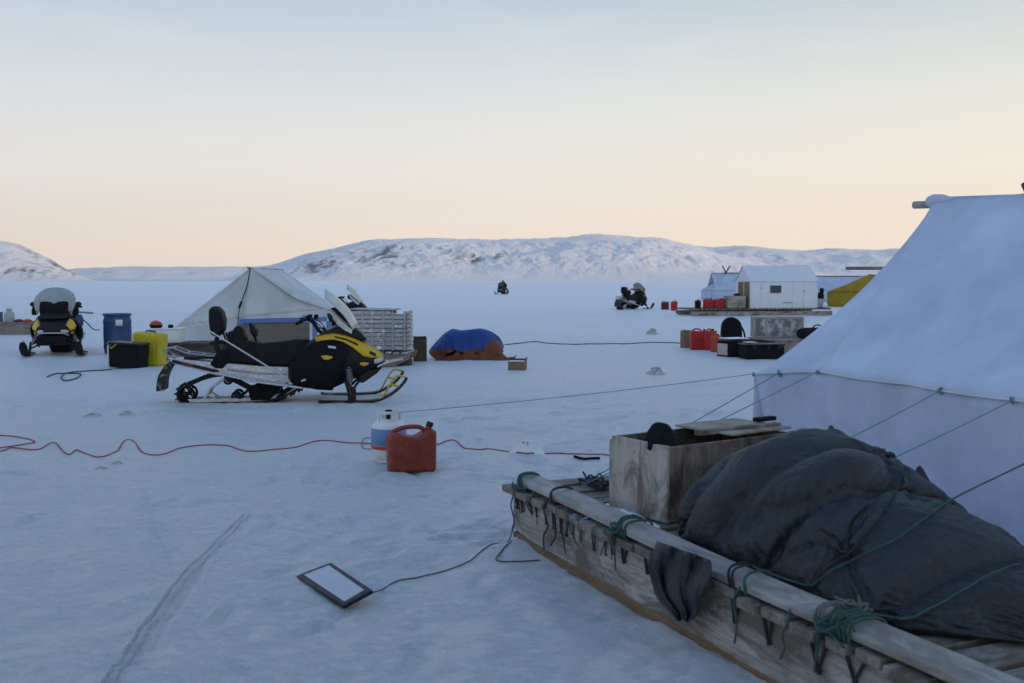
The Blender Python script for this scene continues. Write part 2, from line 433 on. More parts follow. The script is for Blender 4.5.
# packed snowmobile trails between the tents
for pts in ([G(-200, 392), G(60, 400), G(240, 408), G(420, 404), G(600, 392), G(760, 377)], [G(-200, 396), G(60, 405), G(240, 413), G(420, 409), G(600, 396), G(760, 380)], [G(300, 428), G(430, 432), G(520, 430), G(650, 415)]):
    groove([(p.x, p.y) for p in pts], .10, .018)
ground = np_mesh('ground', GX, GY, GZ, M['snow']); tag(ground, kind='structure')
def gz(x, y):
    i = int(np.clip(np.searchsorted(gx, x) - 1, 0, len(gx) - 2)); j = int(np.clip(np.searchsorted(gy, y) - 1, 0, len(gy) - 2))
    a = (x - gx[i]) / (gx[i + 1] - gx[i]); b = (y - gy[j]) / (gy[j + 1] - gy[j])
    return float((GZ[i, j] * (1 - a) + GZ[i + 1, j] * a) * (1 - b) + (GZ[i, j + 1] * (1 - a) + GZ[i + 1, j + 1] * a) * b)
def GG(px, py, up=0.0):
    p = G(px, py); p.z = gz(p.x, p.y) + up; return p

# ------------------------------------------------------------------ hills across the ice
def rock_snow(name, lo, hi, scale):
    m, nt, b = new_mat(name)
    ge = N(nt, 'ShaderNodeNewGeometry'); s = N(nt, 'ShaderNodeSeparateXYZ'); nt.links.new(ge.outputs['Normal'], s.inputs[0])
    v = coords(nt)
    n1 = noise(nt, v, scale, 9, .68, .3); n2 = noise(nt, coords(nt, (1.6, .45, .55), rot=(0, R(28), R(12))), scale * 5, 10, .8, .3)
    a = N(nt, 'ShaderNodeMath', operation='MULTIPLY_ADD'); nt.links.new(n1, a.inputs[0]); a.inputs[1].default_value = -.55; nt.links.new(s.outputs['Z'], a.inputs[2])
    a2 = N(nt, 'ShaderNodeMath', operation='MULTIPLY_ADD'); nt.links.new(n2, a2.inputs[0]); a2.inputs[1].default_value = -.62; nt.links.new(a.outputs[0], a2.inputs[2])
    oc = N(nt, 'ShaderNodeAttribute', attribute_name='outcrop'); a3 = N(nt, 'ShaderNodeMath', operation='SUBTRACT'); nt.links.new(a2.outputs[0], a3.inputs[0]); nt.links.new(oc.outputs['Fac'], a3.inputs[1])
    k = ramp(nt, a3.outputs[0], [(lo, 1), (hi, 0)])
    c = mix(nt, k, ramp(nt, n1, [(.3, (.84, .84, .86)), (.7, (.92, .90, .90))]), (.15, .148, .155))
    nt.links.new(c, b.inputs['Base Color']); b.inputs['Roughness'].default_value = .85; b.inputs['Specular IOR Level'].default_value = .1
    bump(nt, b, n2, .7, 12)
    return m
def hill_range(sky_pts, Ds, Dr, seed, m, bias=(), back=1.6, cols=420, rows=90, rough=.11, px0=None, px1=None):
    xs = [p[0] for p in sky_pts]; ys = [p[1] for p in sky_pts]
    px = np.linspace(px0 if px0 is not None else xs[0], px1 if px1 is not None else xs[-1], cols)
    sy = np.interp(px, xs, ys); sy = np.convolve(np.pad(sy, 5, mode='edge'), np.ones(11) / 11, mode='valid')
    tan = (px - 512) / F
    H = np.maximum(0, 1.6 + (281.3 - sy) * Dr / F)
    t = np.concatenate([np.linspace(0, 1, rows), np.linspace(1, back, rows // 3)[1:]])
    T, A = np.meshgrid(t, tan, indexing='xy')
    YY = Ds + (Dr - Ds) * T; XX = A * YY
    Hh = np.tile(H[:, None], (1, len(t)))
    big = fbm(XX / 900, YY / 900, 5, seed, .45, ridged=True) / 1.9
    sm = fbm(XX / 260, YY / 320, 5, seed + 30, .55)
    env = np.where(T < 1, np.clip(T * 2.2, 0, 1) * np.clip((1 - T) * 3 + .12, .12, 1), .5)
    prof = np.where(T < 1, .25 * T + .75 * (1 - (1 - np.clip(T, 0, 1)) ** 1.5) ** 1.25, 1 - (T - 1) / (back - 1) * 1.05)
    gul = fbm(XX / 130 + sm * .6, YY / 620, 4, seed + 60, .55, ridged=True) / 1.9
    Z = Hh * (prof + env * rough * (1.0 * (big - .35) + .22 * sm + .30 * (gul - .3))) + 6 * sm * np.clip(T * 3, 0, 1) * np.clip(Hh / 60, 0, 1)
    Z = np.where(T < 1, np.minimum(Z, Hh * (.35 + .66 * T)+2), Z)
    Z = np.where(T <= 0, -3, Z)
    o = np_mesh('hills', XX, YY, Z, m); tag(o, kind='structure')
    PX = 512 + F * XX / YY; PY = 281.3 - (Z - 1.6) * F / YY; B = np.zeros_like(PX)
    str_ = fbm(PX / 9 + PY / 5 + fbm(PX / 40, PY / 14, 3, seed + 5), PY / 16 - PX / 60, 5, seed + 90, .6)
    for (cx, cy, sx1, sy1, am) in bias: B += .72 * am * np.exp(-((PX - cx + (PY - cy) * .8) / sx1) ** 2 - ((PY - cy) / sy1) ** 2)
    B = B * (1 + 1.3 * str_) + .05 * str_
    at = o.data.attributes.new('outcrop', 'FLOAT', 'POINT'); at.data.foreach_set('value', B.ravel().astype(np.float32))
    return o
M['hill_near'] = rock_snow('snowy_rock_near', .15, .36, .008)
M['hill_mid'] = rock_snow('snowy_rock_mid', .12, .30, .0045)
M['hill_far'] = rock_snow('snowy_rock_far', .13, .34, .003)
hill_range([(-420, 250), (-300, 225), (-180, 215), (-80, 232), (-20, 239), (0, 241), (15, 243), (30, 250), (45, 257), (58, 264), (70, 272), (88, 279), (100, 282)], 2600, 3300, 5, M['hill_near'], [(-10, 262, 30, 14, .07), (20, 272, 30, 8, .09), (60, 274, 20, 6, .05)], cols=260)
hill_range([(20, 276), (60, 271), (75, 269.5), (120, 267.5), (170, 267.5), (220, 266.5), (250, 268), (290, 265), (360, 268), (450, 270), (560, 276)], 6300, 7800, 15, M['hill_far'], cols=300, rows=60)
hill_range([(215, 281), (245, 275), (262, 268), (285, 261.5), (310, 254.5), (345, 246), (370, 241.5), (400, 239.5), (440, 239), (480, 240), (520, 240), (560, 239), (600, 236.5), (640, 237.5), (665, 240), (690, 246), (720, 255), (760, 264), (820, 273), (860, 281)], 4000, 5200, 25, M['hill_mid'], [(388, 257, 26, 10, .20), (330, 262, 22, 10, .12), (300, 268, 20, 8, .10), (455, 262, 30, 9, .10), (500, 256, 34, 8, .10), (560, 262, 40, 8, .04), (640, 258, 60, 14, -.06), (700, 262, 50, 10, -.06)], cols=620, rows=130)
hill_range([(560, 262), (640, 252), (690, 247), (720, 248.5), (750, 246), (790, 250.5), (830, 249), (885, 250), (940, 246), (1010, 249), (1100, 240), (1250, 246), (1400, 255)], 5000, 6800, 45, M['hill_far'], cols=420, rows=80)
# unseen ridge added on the right to keep the low sun off the camp
sx_ = np.linspace(0, 1, 60); sy_ = np.linspace(-2000, 500, 90)
SX, SY = np.meshgrid(sx_, sy_, indexing='ij')
SH = np.sin(np.pi * SX) ** .8 * 240 * (1 + .18 * fbm(SX * 4, SY / 420, 4, 60)) * np.clip((500 - SY) / 500, 0, 1) ** .7
o = np_mesh('hills', 1500 + 900 * SX + .12 * SY, SY, SH - 2, M['hill_near']); tag(o, kind='structure')

# air
hz = MB().box((0, 1500, 398), (26000, 21000, 804)).build('haze', None, smooth=False)
hm = bpy.data.materials.new('haze'); hm.use_nodes = True; n = hm.node_tree; n.nodes.clear()
pv = N(n, 'ShaderNodeVolumePrincipled'); pv.inputs['Color'].default_value = (.96, .92, .94, 1); pv.inputs['Density'].default_value = 4.8e-5; pv.inputs['Anisotropy'].default_value = .3
oo = N(n, 'ShaderNodeOutputMaterial'); n.links.new(pv.outputs[0], oo.inputs['Volume'])
hz.data.materials.append(hm); tag(hz, kind='stuff')
# ------------------------------------------------------------------ snowmobile
S = .00347
def q(cx, cy): return ((cx - 500) * S, (558 - cy) * S)
def q3(cx, cy, y): x, z = q(cx, cy); return (x, y, z)
def xz(pts): return [q(*p) for p in pts]

# hull: crop x -> (bottom, top, half width, top share, bottom share)
HULL = [(525, 470, 415, .24, .8, .8), (545, 484, 385, .33, .75, .8), (585, 494, 340, .39, .62, .8), (640, 503, 303, .41, .52, .78), (700, 500, 288, .41, .50, .72),
        (750, 478, 290, .38, .50, .66), (800, 462, 322, .33, .56, .62), (845, 446, 352, .27, .62, .62), (880, 418, 374, .17, .7, .7), (892, 402, 384, .10, .8, .8)]
def hull_at(cx):
    for a, b in zip(HULL[:-1], HULL[1:]):
        if a[0] <= cx <= b[0]:
            t = (cx - a[0]) / (b[0] - a[0]); return [a[i] + (b[i] - a[i]) * t for i in range(6)]
    return list(HULL[0] if cx < HULL[0][0] else HULL[-1])
def hull_w(cx, cy):
    _, zb, zt, wd, tp, bt = hull_at(cx)
    f = min(1, max(0, (zb - cy) / max(1e-6, zb - zt)))
    return wd * (bt + (1 - bt) * math.sin(min(1, f / .45) * math.pi / 2)) if f < .45 else wd * (tp + (1 - tp) * math.cos((f - .45) / .55 * math.pi / 2) ** .8)
def hull_ring(cx, k=9):
    _, zb, zt, wd, tp, bt = hull_at(cx); ring = []
    zs = [zb + (zt - zb) * i / (k - 1) for i in range(k)]
    for z in zs: ring.append(q3(cx, z, -hull_w(cx, z)))
    for z in reversed(zs): ring.append(q3(cx, z, hull_w(cx, z)))
    return ring
def side_sheet(top, bot, side, off=.012, n=16, m=4, pleat=False):
    """a panel lying on the hull between two outlines (crop coordinates)"""
    def at(pl, t):
        L = (len(pl) - 1) * t; i = min(int(L), len(pl) - 2); f = L - i
        return (pl[i][0] + (pl[i + 1][0] - pl[i][0]) * f, pl[i][1] + (pl[i + 1][1] - pl[i][1]) * f)
    rows = []
    for i in range(n + 1):
        a, b = at(top, i / n), at(bot, i / n); r = []
        for j in range(m + 1):
            cx = a[0] + (b[0] - a[0]) * j / m; cy = a[1] + (b[1] - a[1]) * j / m
            e_ = off
            if pleat:
                g = j / m; h_ = i / n
                e_ += .022 * abs(math.sin(h_ * 7.5 + g * 1.8)) * math.sin(g * math.pi) ** .6 + .012 * abs(math.sin(h_ * 17 - g * 4)) * g - .03 * max(0, abs(g - .5) - .42) * 6
            r.append(q3(cx, cy, side * (hull_w(cx, cy) + e_)))
        rows.append(r)
    return rows

def make_snowmobile(label, cat, group, pal):
    t = empty('snowmobile', label=label, cat=cat, group=group)
    K, MB_, Y = M['black'], M['matte_black'], pal['accent']
    # track belt
    path = []
    for a in range(90, 271, 20): path.append((147 + 34 * math.cos(R(a)), 522 + 34 * math.sin(R(a)) * -1))
    belt = [(147, 488)]
    for a in range(110, 271, 20): belt.append((147 + 35 * math.cos(R(a)), 523 - 35 * math.sin(R(a))))
    belt += [(250, 558), (420, 557), (500, 540), (570, 508), (640, 470), (660, 445), (640, 425), (560, 432), (400, 446), (250, 452)]
    pts = [Vector((q(*p)[0], 0, q(*p)[1])) for p in belt]
    dense = spline(pts + [pts[0]], 7)[:-1]
    b = MB(); rows = []
    Nn = len(dense)
    nrm = []
    for i in range(Nn):
        tg = (dense[(i + 1) % Nn] - dense[i - 1]).normalized(); nrm.append(Vector((-tg.z, 0, tg.x)))
    ctr = sum(dense, Vector()) / Nn
    vs = []; fs = []
    for i, p in enumerate(dense):
        o_ = nrm[i] if (p + nrm[i] * .01 - ctr).length > (p - nrm[i] * .01 - ctr).length else nrm[i]
        for yy, dd in ((-.19, .0), (.19, .0), (.19, .022), (-.19, .022)):
            vs.append(p + nrm[i] * dd + Vector((0, yy, 0)))
    for i in range(Nn):
        j = (i + 1) % Nn
        for k_ in range(4):
            l = (k_ + 1) % 4
            fs.append((i * 4 + k_, i * 4 + l, j * 4 + l, j * 4 + k_))
    b.add(vs, fs)
    tot = 0; nxt = 0
    for i in range(Nn):
        j = (i + 1) % Nn; L = (dense[j] - dense[i]).length; tot += L
        if tot >= nxt:
            nxt += .062; tg = (dense[j] - dense[i]).normalized(); n_ = Vector((-tg.z, 0, tg.x))
            side = -1 if dense[i].z + n_.z * 0 > -1 else 1
            for s_ in (-1,):
                b.box(dense[i] + n_ * (-.014), (.016, .37, .034), Matrix((tg, Vector((0, 1, 0)), tg.cross(Vector((0, 1, 0))))).transposed())
    b.build('track', M['rubber'], t, smooth=False)
    # wheels and skid
    for cx, cy, r, ys in ((147, 523, .095, (-.12, .12)), (330, 532, .055, (-.14, .14)), (398, 528, .06, (-.14, .14)), (300, 470, .05, (-.14, .14)), (480, 520, .05, (-.14, .14))):
        for yy in ys:
            wv = MB(); c = q3(cx, cy, yy)
            rx = Euler((R(90), 0, 0)).to_matrix()
            ring = [(c[0] + r * math.cos(a * math.pi / 10), yy, c[2] + r * math.sin(a * math.pi / 10)) for a in range(20)]
            wv.tube(ring, .016, 8, closed=True)
            wv.lathe([(.0, -.02), (r * .32, -.02), (r * .32, .02), (0, .02)], 12, c, rx)
            for a in range(6):
                wv.bar(c, (c[0] + r * math.cos(a * 1.047), yy, c[2] + r * math.sin(a * 1.047)), .014, .018)
            wv.build('idler_wheel', M['matte_black'] if r > .09 else M['black'], t)
    b = MB()
    for yy in (-.15, .15):
        b.prism(xz([(150, 540), (430, 540), (500, 522), (545, 500), (552, 508), (505, 532), (432, 553), (160, 553)]), yy - .012, yy + .012)
    b.build('slide_rail', M['alu'], t, bevel=.004)
    b = MB()
    for yy in (-.155, .155):
        b.tube([q3(212, 540, yy), q3(236, 500, yy), q3(284, 466, yy)], .017)
        b.tube([q3(222, 520, yy), q3(258, 545, yy)], .013)
    b.tube([q3(284, 466, -.17), q3(284, 466, .17)], .014)
    b.tube([q3(222, 522, -.15), q3(222, 522, .15)], .014)
    b.tube([q3(236, 500, -.15), q3(236, 500, .15)], .014)
    b.build('suspension_arm', M['alu'], t)
    b = MB()
    for yy in (-.10, .10):
        b.tube([q3(310, 468, yy), q3(395, 515, yy)], .024)
        b.tube([q3(420, 545, yy), q3(450, 492, yy)], .02)
        b.tube([q3(440, 505, yy), q3(520, 495, yy)], .016)
    for k_ in range(9):
        f = k_ / 8; c = Vector(q3(330, 478, 0)).lerp(Vector(q3(392, 512, 0)), f)
        for yy in (-.10, .10): b.lathe([(.036, -.004), (.036, .004)], 10, (c.x, yy, c.z), Euler((0, R(62), 0)).to_matrix())
    b.build('shock_absorber', K, t)
    b = MB()
    for yy in (-.16, .16):
        b.prism(xz([(372, 505), (410, 488), (470, 492), (484, 520), (452, 548), (384, 548)]), yy - .02, yy + .02)
        b.tube([q3(395, 545, yy * 1.15), q3(450, 480, yy * 1.15)], .022); b.tube([q3(340, 540, yy * 1.1), q3(384, 500, yy * 1.1)], .018); b.tube([q3(480, 540, yy), q3(555, 490, yy)], .024)
        b.build('suspension_link', M['matte_black'], t, bevel=.006); b = MB()
    # tunnel and running boards
    b = MB()
    b.prism(xz([(82, 378), (110, 386), (270, 402), (430, 418), (560, 424), (590, 470), (560, 486), (400, 470), (262, 450), (100, 402)]), -.21, .21)
    b.build('tunnel', M['alu'], t, bevel=.008)
    for s_ in (-1, 1):
        b = MB()
        for (a, bb) in (((270, 440), (400, 468)), ((400, 468), (560, 494))):
            b.bar(q3(*a, s_ * .295), q3(*bb, s_ * .295), .17, .014)
        b.tube([q3(262, 436, s_ * .38), q3(400, 470, s_ * .385), q3(580, 498, s_ * .38)], .014)
        for k_ in range(7): b.bar(q3(290 + k_ * 38, 446 + k_ * 7, s_ * .21), q3(290 + k_ * 38, 446 + k_ * 7, s_ * .38), .02, .03)
        b.build('running_board', M['alu'], t)
    # dark edge strip with a red tag
    for s_ in (-1, 1):
        b = MB(); b.bar(q3(100, 393, s_ * .215), q3(268, 436, s_ * .215), .02, .042)
        e = b.build('side_rail', K, t, bevel=.006)
        MB().bar(q3(135, 399, s_ * .227), q3(178, 410, s_ * .227), .006, .026).build('reflector', M['red_can'], e)
    # snow flap
    out = spline([Vector((*p, 0)) for p in ((92, 392), (62, 424), (44, 460), (38, 508))], 5)
    ins = spline([Vector((*p, 0)) for p in ((100, 404), (82, 432), (70, 464), (66, 506))], 5)
    b = MB(); ring = []
    poly = [q(p.x, p.y) for p in out] + [q(p.x, p.y) for p in reversed(ins)]
    vs = []; n1 = len(out)
    for yy in (-.18, .18):
        for p in out: vs.append(q3(p.x, p.y, yy))
        for p in ins: vs.append(q3(p.x, p.y, yy))
    fs = []
    o2 = 2 * n1
    for i in range(n1 - 1):
        fs += [(i, i + 1, n1 + i + 1, n1 + i), (o2 + i, o2 + n1 + i, o2 + n1 + i + 1, o2 + i + 1), (i, o2 + i, o2 + i + 1, i + 1), (n1 + i, n1 + i + 1, o2 + n1 + i + 1, o2 + n1 + i)]
    fs += [(n1 - 1, o2 + n1 - 1, o2 + 2 * n1 - 1, 2 * n1 - 1), (0, n1, o2 + n1, o2)]
    b.add(vs, fs); b.build('snow_flap', M['flap'], t, bevel=.006)
    # rear rack
    b = MB()
    for s_ in (-.16, .16):
        b.tube([q3(112, 384, s_), q3(82, 372, s_), q3(62, 352, s_ * .9), q3(100, 344, s_ * .9), q3(150, 366, s_), q3(262, 380, s_)], .013)
    for cx, cy in ((62, 352), (100, 346), (150, 366), (205, 374)): b.tube([q3(cx, cy, -.16), q3(cx, cy, .16)], .012)
    b.build('cargo_rack', M['steel'], t)
    b = MB(); b.box(q3(200, 384, 0), (.42, .30, .035)); b.build('rack_bag', M['rubber'], t, bevel=.012)
    # seat
    b = MB()
    prof = [(250, 420), (244, 402), (262, 372), (300, 352), (316, 306), (345, 300), (372, 322), (430, 330), (500, 324), (560, 316), (605, 318), (610, 420), (560, 424), (430, 414), (300, 404), (285, 422)]
    b.prism(xz(prof), -.21, .21, .10, .06); b.build('seat', M['vinyl'], t, bevel=.03, seg=3)
    b = MB(); b.prism(xz([(318, 312), (322, 276), (336, 262), (352, 268), (362, 296), (372, 318)]), -.19, .19, .14, .06); b.build('seat_cushion', M['vinyl'], t, bevel=.02, seg=3)
    # backrest
    b = MB(); b.prism(xz([(236, 296), (231, 240), (232, 202), (246, 190), (268, 192), (284, 212), (292, 246), (288, 280), (276, 300), (252, 304)]), -.185, .185, .16, .08)
    br = b.build('backrest', M['vinyl'], t, bevel=.02, seg=3)
    b = MB()
    for s_ in (-.12, .12):
        b.tube([q3(262, 296, s_), q3(250, 335, s_), q3(270, 390, s_)], .018)
        b.tube([q3(285, 292, s_), q3(298, 330, s_), q3(284, 392, s_)], .014)
        b.tube([q3(236, 330, s_), q3(330, 322, s_)], .02)
        b.build('backrest_post', K, br); b = MB()
    b = MB(); b.prism(xz([(300, 318), (302, 288), (318, 282), (346, 300), (350, 326), (330, 336)]), -.2, .2, .12, .05); b.build('arm_pad', M['vinyl'], br, bevel=.015)
    for s_ in (-1, 1):
        b = MB(); b.prism(xz([(238, 408), (262, 366), (300, 352), (306, 398), (284, 424), (258, 422)]), s_ * .2175 - .0175, s_ * .2175 + .0175)
        b.build('side_pouch', M['matte_black'], t, bevel=.01)
    b = MB(); b.prism(xz([(378, 256), (384, 252), (398, 262), (410, 288), (408, 306), (396, 308), (384, 292)]), -.14, .14, .12, .04); dr = b.build('driver_backrest', M['vinyl'], t, bevel=.012)
    b = MB(); b.tube([q3(396, 300, 0), q3(404, 330, 0)], .018); b.build('backrest_post', K, dr)
    # hull
    b = MB(); xs_ = [525, 535, 545, 565, 585, 612, 640, 670, 700, 725, 750, 775, 800, 822, 845, 862, 880, 892]
    b.loft([hull_ring(x) for x in xs_]); b.build('body', K, t, angle=50)
    # dark pleated side cover
    for s_ in (-1, 1):
        b = MB(); b.grid(side_sheet([(545, 400), (596, 342), (640, 322), (700, 322), (762, 350)], [(535, 478), (560, 492), (640, 506), (690, 510), (738, 410)], s_, .02, 48, 14, True)); b.build('side_cover', M['matte_black'], t, solid=.014)
        b = MB(); b.grid(side_sheet([(625, 310), (660, 300), (700, 294), (740, 302), (785, 318), (830, 342), (880, 376)], [(632, 324), (660, 319), (696, 316), (730, 324), (765, 344), (815, 386), (888, 391)], s_, .022)); b.build('hood_panel', Y, t, solid=.012)
        b = MB(); b.grid(side_sheet([(795, 406), (812, 404), (830, 408)], [(797, 415), (812, 419), (826, 414)], s_, .012)); b.build('side_lamp', Y, t, solid=.012)
        b = MB(); b.grid(side_sheet([(650, 376), (668, 373), (694, 378)], [(660, 388), (676, 391), (692, 384)], s_, .056)); b.build('side_emblem', Y, t, solid=.006)
        b = MB(); b.grid(side_sheet([(676, 338), (706, 342)], [(678, 346), (706, 350)], s_, .052, 4, 2)); b.build('side_mark', M['white_paint'], t, solid=.004)
        b = MB(); b.grid(side_sheet([(850, 396), (868, 388), (886, 392)], [(850, 412), (866, 412), (884, 404)], s_, .012)); b.build('headlight', M['alu'], t, solid=.008)
    # console and windscreen deflector
    b = MB(); b.prism(xz([(640, 300), (668, 282), (700, 268), (760, 262), (800, 286), (826, 316), (820, 326), (740, 308)]), -.24, .24, .12, .08); b.build('console', K, t, bevel=.015)
    b = MB(); b.box(q3(664, 284, 0), (.03, .18, .10), (0, R(-30), 0)); b.build('gauge', K, t, bevel=.01)
    rows = []
    for i in range(13):
        u = -1 + i / 6; r = []
        for j in range(9):
            v = j / 8
            bx, bz = 792 - 22 * u * u, 266 + 14 * u * u
            tx, tz = 664 + 2 * u * u, 124 + 40 * abs(u) ** 2.6
            bow = 26 * math.sin(v * math.pi) * (1 - .3 * u * u)
            cx = bx + (tx - bx) * v + bow * .55; cz = bz + (tz - bz) * v - bow * .35
            r.append(q3(cx, cz, u * (.30 + .05 * math.sin(v * math.pi))))
        rows.append(r)
    b = MB(); b.grid(rows); b.build('windshield', pal['screen'], t, solid=.006)
    for s_ in (-1, 1):
        b = MB(); b.prism(xz([(668, 206), (690, 208), (720, 240), (768, 280), (766, 296), (742, 284), (700, 252)]), s_ * .30 - .012, s_ * .30 + .012); b.build('wind_deflector', pal['screen'], t, bevel=.006)
    # handlebar
    b = MB(); b.tube([q3(668, 305, 0), q3(640, 288, 0), q3(612, 244, 0)], .026)
    b.tube([q3(566, 252, -.40), q3(586, 244, -.28), q3(612, 240, -.1), q3(612, 240, .1), q3(586, 244, .28), q3(566, 252, .40)], .015)
    hb = b.build('handlebar', K, t)
    for s_ in (-1, 1):
        b = MB(); b.tube([q3(562, 254, s_ * .42), q3(580, 246, s_ * .31)], .024); b.box(q3(604, 236, s_ * .22), (.06, .09, .07)); b.tube([q3(606, 234, s_ * .26), q3(574, 234, s_ * .38)], .009)
        b.box(q3(630, 232, s_ * .12), (.05, .06, .05)); b.build('grip', MB_, hb, bevel=.006)
        b = MB(); b.lathe([(.0, -.02), (.05, -.02), (.06, .0), (.05, .03), (0, .04)], 14, q3(684, 232, s_ * .40), Euler((0, R(70), 0)).to_matrix()); b.tube([q3(684, 232, s_ * .40), q3(712, 262, s_ * .28)], .012); b.build('mirror', K, t)
    for k_, (a, c, d_) in enumerate((((606, 240, -.2), (640, 262, -.08), (668, 300, -.06)), ((612, 238, .16), (646, 256, .10), (676, 296, .05)), ((600, 244, -.26), (650, 276, -.2), (690, 292, -.12)))):
        b = MB(); b.tube(spline([q3(*a), q3(*c), q3(*d_)], 6), .007, 6); b.build('control_cable', K, t)
    for s_ in (-1, 1):
        b = MB(); b.grid(side_sheet([(700, 303), (745, 314), (790, 334)], [(702, 309), (745, 320), (788, 341)], s_, .032, 8, 2)); b.build('hood_stripe', K, t, solid=.004)
        b = MB(); b.grid(side_sheet([(835, 362), (858, 374)], [(832, 372), (856, 384)], s_, .032, 4, 2)); b.build('hood_mark', K, t, solid=.004)
        b = MB(); b.grid(side_sheet([(575, 468), (592, 462)], [(577, 474), (594, 468)], s_, .05, 3, 2)); b.build('cover_tag', M['white_paint'], t, solid=.004)
        b = MB(); b.prism(xz([(300, 424), (420, 440), (520, 446), (520, 454), (420, 450), (300, 434)]), s_ * .2115 - .002, s_ * .2115 + .002); b.build('tunnel_decal', M['steel'], t)
    # front bumper and belly
    b = MB(); b.tube([q3(862, 424, -.27), q3(896, 410, -.20), q3(902, 408, 0), q3(896, 410, .20), q3(862, 424, .27)], .013); b.build('front_bumper', M['alu'], t)
    b = MB(); b.prism(xz([(790, 440), (884, 428), (862, 452), (806, 490), (780, 482)]), -.22, .22, .12, .08); b.build('belly_pan', K, t, bevel=.01)
    # front suspension and skis
    for s_ in (-1, 1):
        Yk = s_ * .47
        b = MB(); b.tube([q3(745, 478, s_ * .2), q3(752, 510, Yk - s_ * .05)], .018); b.tube([q3(800, 470, s_ * .2), q3(762, 512, Yk - s_ * .05)], .018); b.tube([q3(768, 455, s_ * .22), q3(758, 490, Yk - s_ * .05)], .016)
        b.tube([q3(742, 470, Yk - s_ * .04), q3(764, 552, Yk - s_ * .01)], .026)
        b.box(q3(764, 536, Yk), (.11, .05, .10)); b.build('front_arm', K, t)
        b = MB(); a0, a1 = Vector(q3(748, 392, s_ * .27)), Vector(q3(760, 492, Yk - s_ * .06)); b.tube([a0, a1], .016)
        helix = []
        ax = (a1 - a0); L = ax.length; ax.normalize(); u_ = ax.orthogonal().normalized(); v_ = ax.cross(u_)
        for k_ in range(90):
            f = k_ / 89; an = f * 9 * 2 * math.pi; helix.append(a0 + ax * (L * (.12 + .72 * f)) + (u_ * math.cos(an) + v_ * math.sin(an)) * .040)
        b.tube(helix, .008, 6); b.build('coil_spring', M['steel'], t)
        # ski
        pr = [(640, 547), (655, 554), (760, 556), (850, 553), (890, 540), (930, 516), (962, 484), (972, 464)]
        cen = spline([Vector(q3(cx, cy - 3, 0)) for cx, cy in pr], 5); vs = []; n_ = len(cen)
        b = MB(); rings = []
        for i, p in enumerate(cen):
            f = i / (n_ - 1); wd = .072 * min(1, .45 + f * 6) * (1 if f < .8 else 1 - (f - .8) * 2.4)
            tg = (cen[min(i + 1, n_ - 1)] - cen[max(i - 1, 0)]).normalized(); up = Vector((-tg.z, 0, tg.x))
            rings.append([p + Vector((0, Yk - wd, 0)) + up * .022, p + Vector((0, Yk - wd, 0)), p + Vector((0, Yk, 0)) - up * .016, p + Vector((0, Yk + wd, 0)), p + Vector((0, Yk + wd, 0)) + up * .022, p + Vector((0, Yk, 0)) + up * .010])
        b.loft(rings); sk = b.build('ski', K, t, angle=30)
        b = MB(); lp = spline([Vector(q3(cx, cy, Yk)) for cx, cy in ((862, 550), (884, 528), (905, 490), (928, 458), (950, 455), (972, 462))], 6)
        b.tube(lp, .0125); b.tube([q3(908, 486, Yk), q3(932, 492, Yk), q3(946, 498, Yk)], .014); b.build('ski_loop', Y, sk)
        b = MB(); b.tube([q3(690, 556, Yk), q3(830, 558, Yk)], .01, 6); b.build('runner_bar', M['steel'], sk)
    return t

def screen_mat(name, c, alpha):
    m, nt, b = new_mat(name); v = coords(nt); n1 = noise(nt, v, 7, 6, .65)
    nt.links.new(ramp(nt, n1, [(.35, tuple(x * .85 for x in c)), (.65, c)]), b.inputs['Base Color']); b.inputs['Roughness'].default_value = .35
    b.inputs['Alpha'].default_value = alpha; return m
M['screen_white'] = screen_mat('frosted_white_screen', (.66, .66, .62), .9)
M['screen_dark'] = screen_mat('smoked_screen', (.06, .065, .07), .8)
M['screen_grey'] = screen_mat('frosted_grey_screen', (.40, .43, .43), .8)
GS = 'snowmobiles parked around the camp'
sm = make_snowmobile('black snowmobile with yellow hood, tall backrest and whitish windshield, side on and nearest of all', 'snowmobile', GS, {'accent': M['yellow'], 'screen': M['screen_white']})
p = GG(281.8, 400); sm.location = (-3.08, 13.32, gz(-3.08, 13.32) - .012); sm.rotation_euler = (0, 0, R(9))
# parked behind the pale crate
s2 = copy_tree(sm); s2['label'] = 'snowmobile mostly hidden behind the pale slatted crate, only its windshield and handlebar showing'
recolour_later = s2
s2.location = (-5.35, 28.9, 0); s2.rotation_euler = (0, 0, R(4))
# front on, at the left
s3 = copy_tree(sm); s3['label'] = 'black snowmobile seen front on at the left edge, with yellow nose patches and dome windshield'
p = GG(52, 356); s3.location = (p.x - .30, p.y + 1.1, p.z); s3.rotation_euler = (0, 0, R(-73)); s3.scale = (.97, 1.13, .97)
def recolour(o, a, b_):
    for ch in o.children:
        if ch.type == 'MESH' and ch.data.materials and ch.data.materials[0] == a:
            ch.data = ch.data.copy(); ch.data.materials[0] = b_
        recolour(ch, a, b_)
recolour(s3, M['screen_white'], M['screen_grey']); recolour(s2, M['yellow'], M['black'])
for ch in s3.children:
    if ch.name.startswith('hood_panel'): ch.data = ch.data.copy(); ch.data.materials[0] = M['black']
for s_ in (-1, 1):
    b = MB(); b.grid(side_sheet([(775, 320), (812, 338), (850, 362)], [(772, 372), (806, 392), (846, 398)], s_, .036)); b.build('lamp_surround', M['yellow'], s3, solid=.012)
b = MB(); b.prism(xz([(716, 300), (712, 226), (730, 208), (762, 212), (790, 250), (806, 296)]), -.25, .25, .12, .08); b.build('dash_bag', M['matte_black'], s3, bevel=.02)
